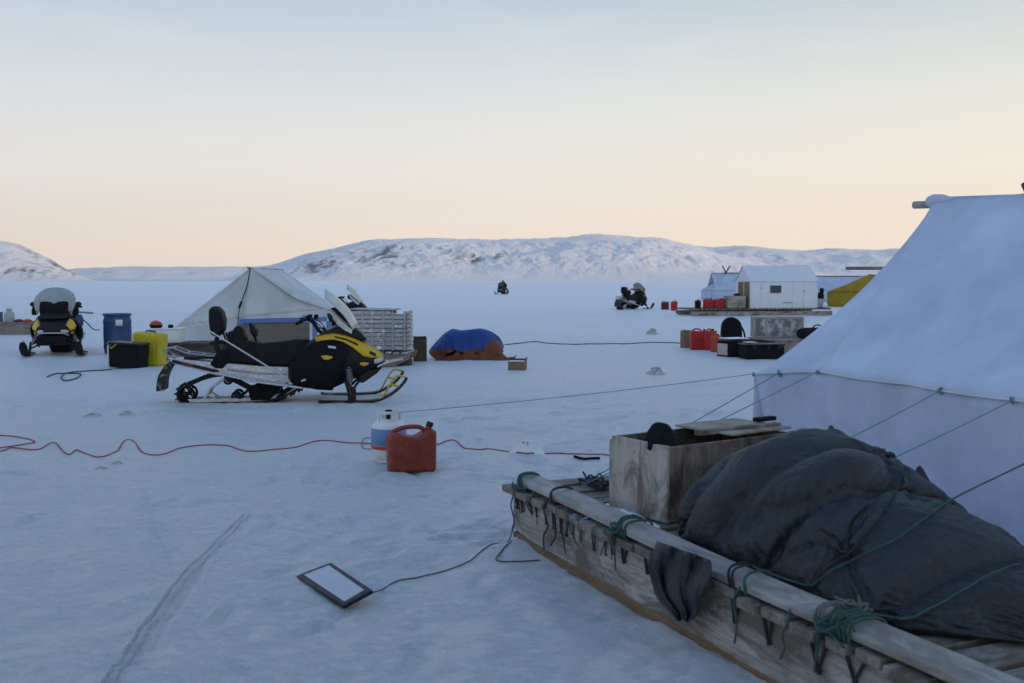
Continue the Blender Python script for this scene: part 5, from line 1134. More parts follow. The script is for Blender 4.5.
9,0,-1,1,1,2,1,1,1,0,0,1,-1,2,-4,4,2,1,1,0,0,0,-1,-1,-1,-2,-1,-2,-4,-3,-3,-2,-2,-1,-1,1,2,3,-5,1,-9,3,0,4,4,3,3,1,2,0,1,1,0,1,0,0,-1,0,0,1,0,1,0,0,1,0,0,1,0,0,1,0,-1,-3,0,-1,0,-2,0,-1,
8,0,-1,1,1,0,1,0,1,0,0,2,0,4,-4,-4,5,5,-1,0,-1,-1,-3,-2,-2,-1,-1,-1,-1,0,-2,-2,-2,-2,0,0,0,0,-3,3,-4,-2,1,0,2,1,2,2,3,3,3,2,1,2,0,0,1,-1,-1,0,1,1,0,-1,1,1,0,1,0,0,0,-1,-1,-1,-1,-1,0,-1,-1,-1,
8,0,0,-1,1,0,0,1,0,1,1,0,-2,5,2,-10,-1,7,2,-1,-2,-1,1,0,0,-2,-2,-1,-2,-2,-2,0,0,-1,1,0,0,-1,-1,-2,0,-1,1,0,-1,-1,0,0,0,2,3,3,3,4,3,1,1,0,-1,-1,-1,2,1,0,-2,1,1,0,1,2,-1,-1,-1,-1,0,-2,0,-1,0,-2,
8,0,0,1,0,-1,0,0,-1,0,-1,-1,0,0,8,2,-7,1,1,-1,-1,0,-1,0,-1,-1,0,-1,-1,0,-1,0,0,0,1,0,-1,0,-1,-2,1,-1,-1,0,1,-1,-1,-1,0,0,0,1,3,2,3,4,2,1,1,0,-1,-2,0,1,2,-2,1,0,0,0,1,1,1,-1,-1,-1,-1,-1,0,-2,
9,-1,0,0,0,0,0,0,-1,0,-1,-1,0,-3,0,7,2,2,-5,-2,-3,0,0,0,0,0,0,0,0,1,0,0,1,0,0,0,0,0,-1,-1,1,-1,0,-1,-1,-1,-1,-1,0,0,0,0,0,1,2,1,2,1,2,3,1,0,0,-1,0,2,1,0,0,0,0,0,1,1,-1,-1,-1,-2,-1,0,
8,-1,-1,0,0,1,0,0,0,-1,-1,0,-2,-1,-3,-2,0,1,2,0,2,0,0,0,0,0,1,0,1,1,0,1,0,1,0,0,0,-1,0,0,0,0,-1,0,-1,-1,-1,-1,-1,0,1,0,0,0,-1,0,0,1,0,0,2,3,2,2,-1,1,1,1,1,0,1,-1,-1,-2,1,0,0,-1,-3,1,
8,0,-1,0,0,1,0,0,-1,0,-1,0,-2,-2,-2,-2,0,1,0,1,0,1,1,0,1,1,1,1,0,1,1,0,1,0,0,0,0,0,0,0,0,-1,0,-1,-1,0,-1,-1,0,-1,0,0,0,0,0,0,0,0,0,0,0,0,2,1,2,3,-1,0,0,0,1,0,1,-1,-2,-1,0,1,0,-1,
8,0,0,0,1,0,0,-1,-1,0,0,-2,0,-2,-2,-1,0,0,1,1,1,0,0,1,0,1,1,1,1,1,0,1,1,0,0,1,-1,0,-1,0,0,-1,0,0,-1,0,-1,-1,0,0,-1,0,0,0,0,0,0,0,0,0,1,-1,0,2,-1,1,0,0,2,0,0,-1,0,0,0,1,-1,0,1,-1,
8,0,1,0,1,0,-1,-1,0,-1,-1,0,-1,-3,0,0,0,0,1,1,1,0,1,0,0,1,1,1,1,0,1,1,0,0,1,0,-1,0,-1,0,-1,0,-1,0,0,0,-1,0,0,-1,0,0,0,0,0,0,0,0,1,0,0,1,0,0,0,0,0,-1,1,0,1,-1,0,0,0,0,0,-1,1,-1,
9,0,1,0,0,0,-1,0,-1,-2,0,0,-2,-2,1,0,0,1,0,1,1,0,1,1,0,1,0,1,1,0,1,1,0,0,0,0,0,-1,0,-1,0,-1,0,0,0,0,-1,0,0,0,0,-1,0,0,0,0,0,0,0,1,0,0,0,1,1,-1,0,-2,0,-1,3,0,0,0,0,0,0,0,-1,0,
8,1,1,0,0,-1,0,-1,-1,0,0,-2,-2,-1,0,1,0,0,1,0,1,1,1,0,1,1,0,1,1,0,1,0,1,0,0,0,0,0,-1,0,-1,0,-1,0,0,0,0,0,0,-1,0,0,0,-1,0,0,0,0,0,0,0,0,0,0,0,0,-1,2,0,-1,2,0,0,-1,1,-1,0,0,-1,0,
8,3,1,-1,0,0,-1,0,0,-1,-2,-2,-1,0,0,0,0,0,0,1,0,1,1,1,1,1,0,1,0,1,0,1,0,1,0,0,0,0,-1,0,-1,0,0,0,-1,0,0,0,0,0,0,-1,0,0,0,0,0,-1,0,0,1,0,0,0,1,0,0,-1,1,0,-1,0,1,-1,0,0,-1,0,-1,0,
8,3,3,0,-1,0,-1,-1,-2,-2,-1,0,-1,0,0,0,0,1,0,0,1,0,1,1,1,1,0,1,0,1,0,1,0,0,0,1,0,0,-1,0,0,-1,0,0,0,0,0,0,-1,0,0,0,0,-1,0,0,0,0,0,0,0,0,0,0,0,0,2,0,-2,1,0,-1,0,-1,-1,1,-1,-1,0,0,
8,3,4,1,0,-1,-2,-2,-2,-1,0,-1,0,0,0,0,0,0,0,1,1,0,1,1,0,1,0,1,0,1,0,1,0,0,0,0,0,0,0,0,0,0,0,-1,0,0,0,0,-1,0,0,0,0,0,-1,0,0,0,0,0,0,0,-1,0,0,0,1,0,-1,-1,-1,0,-2,2,0,-1,1,0,0,-1,
9,1,-2,5,5,0,-2,-2,-2,-1,-1,-1,0,-1,0,-1,0,0,1,1,0,1,1,0,1,1,0,1,0,1,0,0,1,0,0,0,0,0,0,0,0,0,0,0,0,-1,0,0,-1,0,0,0,0,-1,-1,-1,0,0,0,1,0,0,-1,-1,-1,-1,-1,1,1,-2,-1,2,0,-2,3,-1,-1,2,0,0,
8,-9,6,4,-4,2,4,0,-1,0,-1,-1,0,-1,-3,1,1,0,1,1,0,1,1,1,1,1,0,0,1,0,1,0,0,1,0,0,0,0,0,0,0,0,0,0,0,-1,0,0,-1,0,0,-1,0,0,-1,-1,-1,-1,0,-1,1,0,0,0,-1,0,-1,-2,1,1,-2,1,2,-2,0,2,-1,1,1,-1,
8,-7,2,6,-2,-7,1,2,-1,2,2,-2,-1,2,0,-1,1,1,1,1,1,1,0,1,0,0,1,1,1,0,1,0,1,0,0,0,0,0,1,0,0,0,0,0,0,-1,0,0,-1,0,-1,-1,0,-1,0,0,-1,-2,0,0,-1,-1,0,-1,0,0,1,0,-1,2,-1,-2,2,0,-1,1,0,0,2,-1,
8,-4,0,4,-1,-5,-1,1,1,-1,0,2,-1,0,2,0,0,1,1,0,0,0,1,1,1,1,1,1,0,0,0,0,1,1,1,0,0,0,1,0,0,0,0,0,0,0,0,-1,0,0,-1,-1,-1,0,-1,-1,0,-1,-1,-1,0,0,0,-1,0,-1,1,1,-1,0,1,-1,0,1,-1,0,1,1,1,-2,
9,-3,0,1,-1,-2,-2,1,0,0,-2,1,1,-1,2,0,0,0,1,0,1,1,0,1,0,1,1,0,0,0,1,1,1,0,1,0,1,0,1,0,1,0,0,0,0,0,0,-1,0,0,0,-1,-1,-1,0,-1,-1,0,-1,-1,-1,0,0,0,-1,0,0,1,0,-1,1,0,0,1,0,-1,1,0,1,-1,
8,-1,-1,0,0,-2,-1,0,-1,0,-1,0,1,0,0,0,0,0,0,1,1,0,1,0,0,1,0,1,0,0,2,0,0,1,1,0,1,0,1,1,0,1,0,1,0,0,0,0,-1,0,-1,0,-1,-1,0,-1,-1,0,0,-2,0,0,-1,0,0,0,0,0,0,0,1,0,-1,1,1,-2,1,1,1,-2,
8,1,-2,1,0,-2,-2,1,-1,-1,0,-1,1,-1,0,0,0,0,0,1,0,0,1,0,0,1,0,1,0,0,1,0,1,0,0,1,0,1,1,0,1,0,2,0,0,1,0,0,0,-1,0,0,-1,-1,0,-1,0,-1,0,-1,-1,0,0,0,0,0,0,0,0,0,0,1,-1,1,0,0,-1,1,1,-2,
8,2,-1,0,0,-1,-2,1,-1,-1,-1,0,-1,0,0,0,0,1,-1,1,0,0,0,1,0,0,0,0,1,0,1,0,0,0,1,0,0,1,0,0,0,1,1,1,0,1,1,0,0,0,-1,0,-1,0,0,-1,0,0,-1,0,-1,0,0,0,0,-1,0,0,0,1,0,0,0,0,1,-1,0,1,0,-2,
8,3,-1,0,0,0,-2,0,-1,-1,0,-1,0,0,0,-1,1,0,0,1,0,0,-1,1,0,0,0,0,0,1,1,0,0,0,1,0,0,0,0,-1,0,0,1,1,0,1,1,0,0,0,1,-1,0,0,0,-1,0,0,-1,0,0,0,-1,0,0,0,0,0,0,0,0,1,0,0,0,0,-1,1,0,-2,
9,3,-1,-1,1,-1,-1,0,-1,-1,0,-1,0,0,1,-1,0,1,0,0,1,-1,0,0,0,0,0,0,0,1,1,1,0,0,0,0,0,0,0,-1,0,-1,1,0,0,0,1,1,0,0,1,0,-1,1,0,-1,0,0,-1,0,1,-1,0,0,0,-1,1,0,-1,1,0,0,1,0,-1,0,0,0,0,-1,
8,3,0,-1,0,0,-1,0,-1,-1,0,-1,0,0,1,0,-1,1,1,0,0,0,-1,0,0,0,0,0,1,0,1,1,1,0,0,0,0,0,-1,-1,0,-1,0,0,0,0,1,0,1,0,0,0,0,0,1,-1,0,0,0,-1,1,0,-1,0,0,-1,1,1,-1,0,1,0,0,0,-1,0,0,1,0,-2,
8,4,-1,-1,1,-1,-1,0,0,-1,-1,0,0,0,1,0,-1,1,0,0,1,0,-1,0,0,0,0,0,1,1,0,1,1,0,0,1,-1,0,-1,0,-1,-1,0,0,0,0,0,0,1,0,0,0,0,0,0,0,-1,1,0,-1,1,0,-1,1,0,-1,0,1,-1,0,1,0,0,0,-1,1,0,0,0,-2,
8,4,-1,-1,1,0,-1,0,-1,-1,0,0,0,0,0,1,-1,1,0,0,0,1,-1,-1,0,1,0,0,0,1,1,0,1,1,0,0,0,0,-1,0,-1,0,-1,0,-1,0,1,0,0,0,0,0,0,0,0,0,-1,1,0,0,0,0,0,0,0,0,0,0,0,0,0,0,1,-1,0,0,0,0,0,-2,
8,4,0,-1,0,1,-2,1,-1,-1,0,0,0,0,0,0,0,0,0,1,0,0,0,-1,0,0,0,1,0,1,0,0,1,0,1,0,0,0,0,-1,0,-1,0,-1,0,0,0,0,0,1,0,0,0,-1,1,0,-1,1,0,-1,1,-1,0,1,-1,0,1,0,-1,0,1,-1,1,-1,0,1,-1,1,0,-3,
9,3,0,0,0,0,-1,0,0,0,-1,0,0,0,0,0,0,-1,1,0,1,0,0,-1,0,0,0,0,0,1,0,0,1,0,0,0,1,0,-1,0,0,0,0,-1,0,0,0,0,0,1,-1,0,1,-1,0,0,0,0,0,0,0,0,0,0,0,0,0,0,-1,1,0,-1,1,0,0,0,0,0,0,-2,
8,4,-1,0,0,1,-1,0,0,0,-1,0,1,0,-2,1,0,-1,0,1,0,0,1,-1,0,0,0,0,0,0,0,1,0,0,0,0,0,0,0,0,0,0,0,-1,1,0,0,0,0,1,-1,0,1,0,-1,0,0,0,0,-1,0,0,-1,1,0,-1,1,0,-1,0,1,-1,1,0,0,0,0,0,0,-2,
8,4,-1,0,1,0,0,-1,0,1,-1,-1,1,1,-2,0,1,-2,1,1,0,0,1,-1,0,0,0,0,0,0,0,0,0,0,0,0,0,0,0,0,0,0,1,-1,0,0,1,0,-1,1,0,-1,2,-1,0,0,-1,0,0,-1,-1,1,-1,0,1,-1,0,0,-1,0,1,0,0,1,0,0,0,0,0,-2,
8,5,-1,-1,1,-1,0,0,-1,1,0,-1,0,2,-2,0,1,-1,0,2,0,-1,2,-1,-1,1,-1,0,1,0,-1,1,-1,0,1,-1,0,1,0,0,-1,0,1,-1,0,0,1,0,-1,1,0,-1,1,0,0,-1,-1,0,0,-1,-1,1,-1,0,0,-1,0,0,0,0,1,0,0,2,-1,1,0,0,0,-2,
9,4,-2,-1,2,-2,-1,1,-1,0,0,0,0,1,0,-1,1,0,0,1,1,-2,2,0,-1,1,0,-1,1,0,0,0,0,-1,1,0,0,0,0,0,0,-1,0,1,-2,0,1,1,-2,0,1,-2,0,1,0,0,-2,1,0,-2,-1,1,0,-2,1,0,-1,0,1,0,0,1,0,2,-1,1,0,1,0,-1,
8,3,-2,-2,2,-2,-3,2,1,-2,-1,1,0,1,1,0,-1,2,-1,0,2,-2,1,1,-1,2,0,-2,2,1,0,-1,2,-1,-1,0,2,-2,0,1,0,-1,-1,2,-2,-2,1,1,-3,0,1,-2,0,0,1,0,-2,1,1,-2,-1,1,0,-3,0,1,-1,0,2,1,-1,1,2,1,-1,1,2,1,0,-2,
8,2,-4,-2,2,-2,-4,2,3,-3,-3,3,0,0,3,0,-3,4,-1,-2,2,-1,-1,3,-1,2,3,-4,3,3,0,-3,4,-2,-2,1,3,-4,1,0,1,0,-3,3,-2,-4,1,1,-4,-2,4,-3,-2,2,0,1,-2,1,3,-3,-2,1,1,-4,-2,3,-1,0,4,1,-1,1,2,1,-1,2,2,1,0,-2,
136,1,1,1,1,0,1,1,1,1,2,2,2,2,2,3,3,3,3,4,4,3,4,5,4,4,5,5,5,5,5,5,5,6,6,6,6,6,7,8,9,6,6,5,6,5,5,4,5,4,5,4,4,4,4,4,3,4,3,3,3,3,3,2,2,2,3,1,2,2,2,2,3,2,2,2,0,0,-1,-2,
-5,-1,1,3,0,0,1,1,2,0,1,3,2,2,2,2,3,3,3,4,3,4,4,5,4,5,5,5,5,6,5,6,6,6,6,7,6,7,7,8,10,7,6,6,6,5,6,5,5,5,5,5,4,4,3,4,3,3,3,3,2,3,2,2,3,1,2,2,2,2,2,2,2,2,3,1,2,0,0,-2,
-6,-2,1,4,1,-1,0,2,2,1,0,2,3,2,1,2,4,2,2,5,3,4,5,4,5,5,5,5,6,6,6,6,6,7,6,7,7,8,7,9,10,7,7,7,6,6,6,5,6,5,6,5,4,4,3,4,4,1,4,3,1,3,1,2,2,2,2,1,1,3,2,3,1,2,3,1,2,2,1,-3,
-5,-3,1,4,2,-1,-1,1,3,2,-2,3,3,2,1,2,3,3,1,5,4,4,4,5,5,5,5,6,6,6,6,7,7,7,7,7,7,8,9,9,10,8,7,7,7,6,6,6,6,6,6,5,5,4,4,4,3,1,3,4,0,4,1,1,2,2,1,1,1,3,2,2,2,2,3,1,3,1,2,-3,
-6,-3,0,4,3,-1,-1,0,3,3,-2,2,3,3,1,1,4,4,0,5,4,4,4,5,5,5,6,6,6,7,6,7,7,7,8,8,8,8,9,9,11,9,7,8,6,7,6,7,6,6,6,5,5,5,4,4,4,1,4,3,0,3,3,-1,3,3,-1,0,1,4,1,2,2,2,3,1,3,2,2,-4,
-5,-4,1,4,-1,1,2,-2,2,4,-2,3,1,2,4,-1,4,4,3,2,5,5,4,5,5,6,6,6,6,7,6,8,7,8,7,9,8,8,10,10,11,9,8,8,7,6,7,7,6,6,6,6,5,5,4,4,4,3,4,3,0,4,3,-1,1,4,2,-3,1,3,3,-1,2,4,1,1,4,1,3,-4,
-6,-3,1,4,0,-3,4,2,-3,4,2,-1,4,1,3,3,1,3,3,4,4,4,5,6,5,6,6,6,7,7,7,7,7,8,9,8,9,8,10,10,12,9,9,7,8,7,6,7,7,6,6,6,5,5,4,5,4,4,4,3,1,3,3,0,2,1,3,2,-1,0,3,3,-1,1,4,1,0,5,2,-4,
-4,-3,0,4,0,-3,2,3,-3,2,4,-1,2,3,3,4,3,4,3,4,4,3,5,5,6,6,6,6,7,7,7,8,8,8,8,9,9,9,10,10,13,9,8,8,8,7,7,7,7,6,6,6,5,6,4,5,4,5,4,3,2,4,3,0,4,1,-1,2,3,-2,1,4,2,-1,2,1,1,5,0,-3,
-4,-3,-2,2,3,0,-4,3,1,-1,4,2,0,2,2,3,4,4,4,5,4,5,5,6,6,6,6,7,7,7,7,8,8,8,9,9,9,9,10,11,13,9,9,8,8,7,7,7,7,7,6,6,6,5,5,5,4,5,4,4,3,4,3,3,3,2,1,-1,1,3,-2,1,4,1,0,1,0,2,2,-3,
-5,-5,0,1,1,3,-3,-2,2,2,0,2,3,2,3,3,4,4,5,4,5,6,5,6,6,6,7,6,7,7,8,8,8,8,9,9,9,9,11,11,13,9,9,8,8,8,7,7,7,7,7,6,6,5,5,6,5,4,5,5,4,3,4,2,3,2,2,3,0,2,1,-2,0,1,1,1,1,1,-1,-3,
-4,3,-5,-2,-1,0,3,-3,-1,1,2,2,3,3,3,4,4,5,5,5,5,5,6,5,6,7,6,7,7,7,7,8,8,9,8,9,10,9,11,11,13,10,8,9,8,8,7,7,8,6,7,6,6,6,5,6,5,5,5,5,5,4,4,3,4,3,2,3,2,0,3,0,-2,-2,-1,-1,-1,1,1,-3,
-5,4,5,-1,0,-1,-4,-1,-2,0,1,2,2,3,3,4,4,5,5,5,5,6,5,6,6,6,7,6,7,7,7,8,8,8,9,9,9,10,11,11,13,10,9,8,8,8,8,7,7,7,7,6,6,6,6,5,6,5,5,6,5,5,4,4,4,4,3,2,3,1,1,2,0,-1,-1,-2,-3,-2,-1,-4,
-4,-3,10,8,3,0,-5,-3,1,-2,-1,0,1,3,3,3,4,5,5,5,5,6,5,6,6,6,7,6,7,6,7,8,7,9,8,10,9,10,10,12,13,10,9,9,8,8,7,8,7,7,6,7,6,6,6,6,5,6,5,6,5,5,5,5,4,4,0,1,1,1,1,0,2,2,2,0,-1,-3,-3,-6,
-4,-1,5,10,5,0,-1,2,0,-2,-1,0,2,2,2,2,4,5,5,3,4,6,5,6,6,6,6,7,6,7,7,7,7,8,9,9,9,10,10,12,14,10,9,8,9,8,7,7,7,7,7,6,7,6,6,6,6,5,6,5,5,6,4,5,5,4,4,3,1,1,1,0,-2,-2,-1,1,1,-2,-4,-4,
-1,-3,5,6,7,1,4,4,1,-1,-2,3,-1,1,3,4,4,3,2,4,5,4,6,6,6,6,7,7,6,5,7,6,7,8,8,9,10,9,11,12,13,10,9,9,8,8,8,7,7,6,7,6,7,7,6,6,6,5,6,5,5,5,5,5,4,5,3,4,2,3,1,0,1,-1,-2,-3,-3,-2,-2,-4,
0,-3,2,4,5,6,1,5,3,3,1,-1,4,1,3,2,1,2,4,5,3,5,6,6,7,6,6,7,7,6,6,6,7,7,7,9,9,10,10,12,13,10,10,8,8,8,8,7,6,6,7,6,7,7,7,6,6,6,5,6,5,4,4,4,5,4,5,4,3,2,1,1,0,0,-1,-1,-2,-3,-5,-4,
0,-4,1,3,0,3,3,4,5,3,4,2,4,3,3,3,3,1,4,4,5,5,5,5,6,6,7,6,7,7,6,6,6,7,8,8,9,10,10,12,13,10,10,8,8,8,7,6,7,5,7,7,7,7,7,7,6,6,6,6,5,4,5,3,3,4,3,4,4,4,1,0,0,-1,-1,-1,-1,-2,-4,-5,
0,-3,0,-4,-1,3,3,5,3,4,4,5,4,4,5,5,5,4,3,2,3,5,5,6,6,7,5,6,7,7,7,7,5,7,7,8,9,10,11,11,14,10,9,8,7,7,7,7,5,6,6,8,7,8,7,7,7,6,7,5,5,5,5,4,4,3,3,2,2,3,2,3,2,-1,-2,-3,-3,-2,-1,-5,
0,-5,-3,-4,1,1,2,4,3,3,4,5,5,5,6,6,6,6,5,5,3,4,5,4,6,5,6,6,7,7,7,8,6,6,7,8,9,9,11,11,14,10,9,8,6,7,6,6,4,7,7,7,8,8,8,7,7,7,7,6,6,5,4,4,4,4,3,3,2,1,2,1,2,0,1,-2,-3,-4,-4,-4,
0,-7,-5,-2,-1,1,2,3,2,3,5,4,5,6,5,7,6,6,6,6,6,5,4,6,4,6,6,6,6,7,7,8,7,6,7,9,7,10,10,12,13,10,8,8,7,6,6,6,4,5,7,7,8,9,7,8,7,7,8,7,7,5,5,4,3,4,3,3,2,2,2,1,0,1,0,-1,-2,-4,-5,-5,
0,-6,-6,-2,-2,0,1,2,2,3,4,4,5,6,6,6,6,6,6,7,6,6,6,6,7,4,7,7,5,6,7,7,8,8,6,9,7,9,10,12,13,10,8,8,7,7,5,5,5,6,7,7,7,8,8,8,7,7,7,7,7,6,5,5,3,4,3,3,3,2,1,-1,-1,-1,-1,0,0,-1,-4,-6,
-1,-7,-4,-4,-1,-1,1,2,2,3,3,4,5,5,6,6,6,6,6,6,6,7,7,7,6,7,7,7,7,7,5,6,7,9,8,8,6,8,11,12,13,9,9,8,7,6,5,6,5,6,7,7,8,8,8,7,8,7,6,7,6,6,6,5,4,3,4,3,2,2,2,2,0,0,-2,-3,-3,-3,-4,-3,
0,-6,-6,-3,-2,-1,1,1,2,3,3,4,5,5,5,6,6,5,6,6,7,6,7,7,7,8,8,7,8,8,8,5,6,7,8,9,5,8,11,12,13,9,9,7,6,5,7,7,6,6,6,7,8,8,8,7,7,7,7,7,6,5,6,5,4,4,4,3,3,2,2,1,1,0,0,-1,-3,-3,-5,-6,
0,-7,-5,-4,-2,0,0,1,2,3,3,4,5,5,5,5,6,5,6,6,6,6,7,7,7,8,8,9,8,8,9,8,7,7,6,8,5,7,11,11,13,9,9,6,6,6,7,7,7,6,6,7,8,8,8,7,7,7,7,6,6,6,5,5,5,4,4,3,3,2,1,1,0,1,0,-1,-2,-3,-5,-6,
0,-7,-5,-3,-2,-1,0,1,2,3,3,4,4,5,5,5,5,6,5,6,6,6,7,7,7,8,8,9,8,9,8,9,8,5,5,10,7,9,10,10,11,9,8,5,7,7,7,8,6,7,6,7,7,8,8,7,7,7,6,7,6,6,5,5,5,4,4,4,3,3,2,1,-1,-2,-1,-1,0,-2,-4,-7,
0,-6,-5,-4,-2,0,0,1,2,2,3,4,4,5,5,5,5,5,5,6,6,6,7,7,7,8,8,9,8,9,9,8,9,6,1,9,10,10,11,8,8,10,8,7,7,7,8,7,7,7,6,7,7,7,8,7,7,7,6,7,6,6,5,5,5,5,4,3,4,2,2,2,1,0,-2,-2,-4,-3,-4,-3,
0,-5,-5,-4,-1,0,0,1,2,2,3,3,4,5,4,5,5,5,5,6,5,7,6,7,8,7,8,9,8,9,8,9,9,7,7,6,7,8,11,12,12,4,7,8,7,7,8,7,7,7,6,6,7,8,7,7,7,7,6,7,6,5,6,5,5,5,4,4,3,3,2,2,1,0,0,-2,-2,-3,-4,-7,
0,-7,-4,-1,0,1,1,0,1,2,2,4,3,4,4,5,5,4,5,6,6,6,6,7,7,8,8,8,8,9,9,8,7,9,6,6,9,7,10,12,12,8,4,8,8,8,7,7,7,7,6,6,7,7,8,7,7,6,7,6,6,5,6,5,6,4,4,4,3,3,3,2,1,1,-1,-1,-3,-4,-5,-4,
0,-6,0,1,2,0,0,0,1,1,1,3,3,3,4,3,5,4,5,5,6,6,6,6,7,8,8,8,8,9,8,8,9,8,6,8,9,7,11,11,10,8,8,6,7,8,8,7,5,6,7,6,7,7,7,8,7,6,6,6,6,6,6,5,6,5,5,4,3,2,1,2,1,0,1,0,-2,-3,-4,-7,
0,-3,-2,3,6,2,0,0,0,1,1,0,3,2,2,3,4,4,5,4,6,6,6,6,7,7,8,8,8,8,8,9,8,8,7,10,8,8,11,10,12,8,8,7,5,8,7,8,6,6,3,6,7,7,7,8,7,6,7,6,6,6,6,5,6,5,5,5,3,2,2,1,1,0,-1,-2,-2,-2,-2,-7,
0,-5,3,5,4,4,1,0,0,0,1,1,1,2,1,2,3,4,4,5,5,6,6,6,7,7,7,8,7,8,9,8,9,8,8,9,9,9,10,11,13,7,7,8,7,6,7,7,6,7,5,2,5,7,7,7,8,7,6,7,7,6,5,6,5,5,5,5,4,4,3,1,1,0,0,-2,-2,-4,-6,-4,
0,-3,1,4,4,3,3,2,3,1,1,1,2,-1,1,1,3,3,4,4,5,5,6,6,7,7,7,7,8,8,8,8,8,9,8,10,9,9,11,11,13,7,7,9,7,7,6,7,6,5,5,4,3,5,6,7,8,7,8,7,7,7,7,6,5,5,4,4,4,4,3,2,1,0,-1,-2,-2,-3,-5,-7,
0,-4,1,-1,4,3,3,4,5,4,3,3,0,2,-1,1,2,3,3,5,4,5,5,6,6,7,7,7,8,8,8,8,8,8,9,9,10,9,11,11,13,8,8,8,7,7,7,6,6,5,4,3,4,5,5,6,8,8,8,8,7,8,6,7,6,5,5,4,3,2,3,2,1,0,-2,-2,-4,-4,-4,-4,
0,-4,-1,1,2,2,3,4,5,4,5,5,2,3,1,2,2,2,2,3,4,4,5,6,6,6,7,7,7,8,8,8,8,9,8,9,10,10,10,12,13,9,8,7,7,7,6,7,5,5,4,4,4,6,6,6,7,9,8,8,7,7,6,6,6,5,6,3,3,3,2,1,0,0,-1,-2,-2,-4,-5,-6,
0,-5,-1,0,2,2,4,5,5,6,5,0,3,5,2,4,3,2,3,3,4,3,5,5,5,6,6,7,7,8,7,8,8,9,9,9,9,10,10,12,13,9,8,8,7,6,6,6,5,5,4,4,5,6,7,7,8,9,8,8,7,7,6,6,5,5,4,4,2,3,1,0,1,-1,0,-2,-2,-4,-4,-6,
-1,-4,-3,1,1,3,6,8,5,2,0,1,2,4,6,5,5,4,5,4,3,3,4,5,4,6,6,6,7,7,7,8,8,8,9,9,9,10,10,12,13,9,8,8,7,6,6,6,5,5,5,5,3,6,7,8,8,9,8,8,7,7,6,5,5,5,4,3,3,2,2,1,1,-1,-2,-2,-2,-4,-4,-6,
0,-5,-3,0,1,5,6,7,6,1,0,0,2,3,4,5,6,6,5,6,5,5,5,5,4,4,6,5,6,7,7,8,7,8,9,9,9,10,10,11,13,10,8,8,7,6,6,6,5,5,5,4,4,5,7,8,8,9,8,8,7,7,6,6,5,4,4,4,3,2,2,1,0,-1,-1,-2,-3,-3,-4,-7,
0,-6,-2,-1,1,4,5,7,7,4,-1,0,1,2,3,4,5,5,6,6,7,7,6,6,6,6,5,5,5,7,6,7,7,8,8,9,9,10,10,11,13,10,8,8,7,7,6,6,5,5,4,4,3,5,7,7,8,9,8,8,8,6,7,5,5,5,4,3,3,3,1,0,0,0,-1,-1,-1,-3,-6,-6,
0,-6,-3,0,0,3,5,6,8,6,3,-1,-1,1,2,3,4,5,5,6,7,7,7,7,8,6,7,5,6,7,6,6,6,8,8,8,9,10,10,11,13,10,8,8,7,7,5,7,6,5,5,3,3,3,7,7,8,8,8,8,7,7,6,6,5,5,4,4,3,2,2,1,1,1,0,-3,-3,-4,-5,-6,
0,-6,-3,0,-1,2,5,5,8,7,5,1,-1,0,1,3,3,4,4,6,6,7,8,7,8,7,8,7,6,7,7,6,6,8,7,8,8,10,10,11,13,10,8,7,7,7,6,7,5,7,5,3,1,3,6,7,8,8,8,7,7,7,6,6,5,5,4,4,4,2,3,1,2,0,0,-1,-2,-4,-5,-8,
0,-6,-1,-1,-1,2,4,4,6,7,8,3,0,0,0,1,3,3,4,5,6,7,7,7,8,7,8,7,8,7,7,7,8,8,7,7,8,9,10,11,13,10,8,7,7,6,6,8,4,7,5,4,1,3,5,7,7,8,7,8,7,6,6,6,5,5,5,4,3,1,2,1,1,1,0,0,0,-2,-6,-8,
0,-4,-1,-2,-2,2,2,7,5,6,7,5,2,0,0,2,4,2,3,3,4,7,7,7,8,7,8,7,8,7,8,8,7,9,8,8,8,9,8,11,13,10,6,8,7,6,7,5,4,8,5,5,0,5,5,5,7,7,8,7,7,7,6,6,5,5,3,3,3,3,3,3,3,2,1,-1,-2,-5,-5,-7,
0,-3,1,-2,0,0,1,5,4,6,6,6,5,2,1,0,0,1,3,3,5,7,7,7,7,7,8,7,8,7,8,9,8,8,8,9,8,9,9,10,13,10,3,9,8,6,6,3,5,6,8,2,4,4,4,7,6,8,7,7,7,6,6,5,6,5,6,5,4,5,3,3,1,0,0,-3,-4,-4,-4,-6,
0,-3,-1,2,0,-1,4,4,5,4,5,5,5,2,0,-1,1,1,3,4,5,6,7,7,7,7,7,8,7,8,8,8,9,8,9,9,8,9,10,10,12,10,6,7,5,8,4,2,6,6,7,6,5,4,3,5,6,6,7,6,7,5,6,5,6,6,5,6,6,6,4,2,1,0,-1,-1,-3,-4,-5,-6,
0,4,-3,-3,-2,2,3,3,4,4,5,5,5,5,3,-2,0,0,2,4,5,6,7,6,7,7,7,8,7,8,8,9,8,9,9,9,10,9,9,10,12,9,9,9,1,-2,11,4,3,5,7,4,5,4,5,6,6,7,6,7,7,6,7,6,7,6,6,6,5,4,2,1,0,-1,-2,-1,-1,-2,-2,-8,
0,4,5,0,-1,2,0,0,2,2,3,4,5,6,4,0,-1,0,2,3,5,5,7,6,7,7,7,7,8,7,9,8,9,9,9,9,10,10,9,11,10,9,8,6,9,0,0,10,6,2,5,5,5,5,7,6,6,7,7,7,6,7,6,7,6,5,5,4,3,2,1,1,2,2,2,-1,-2,-2,-6,-6,
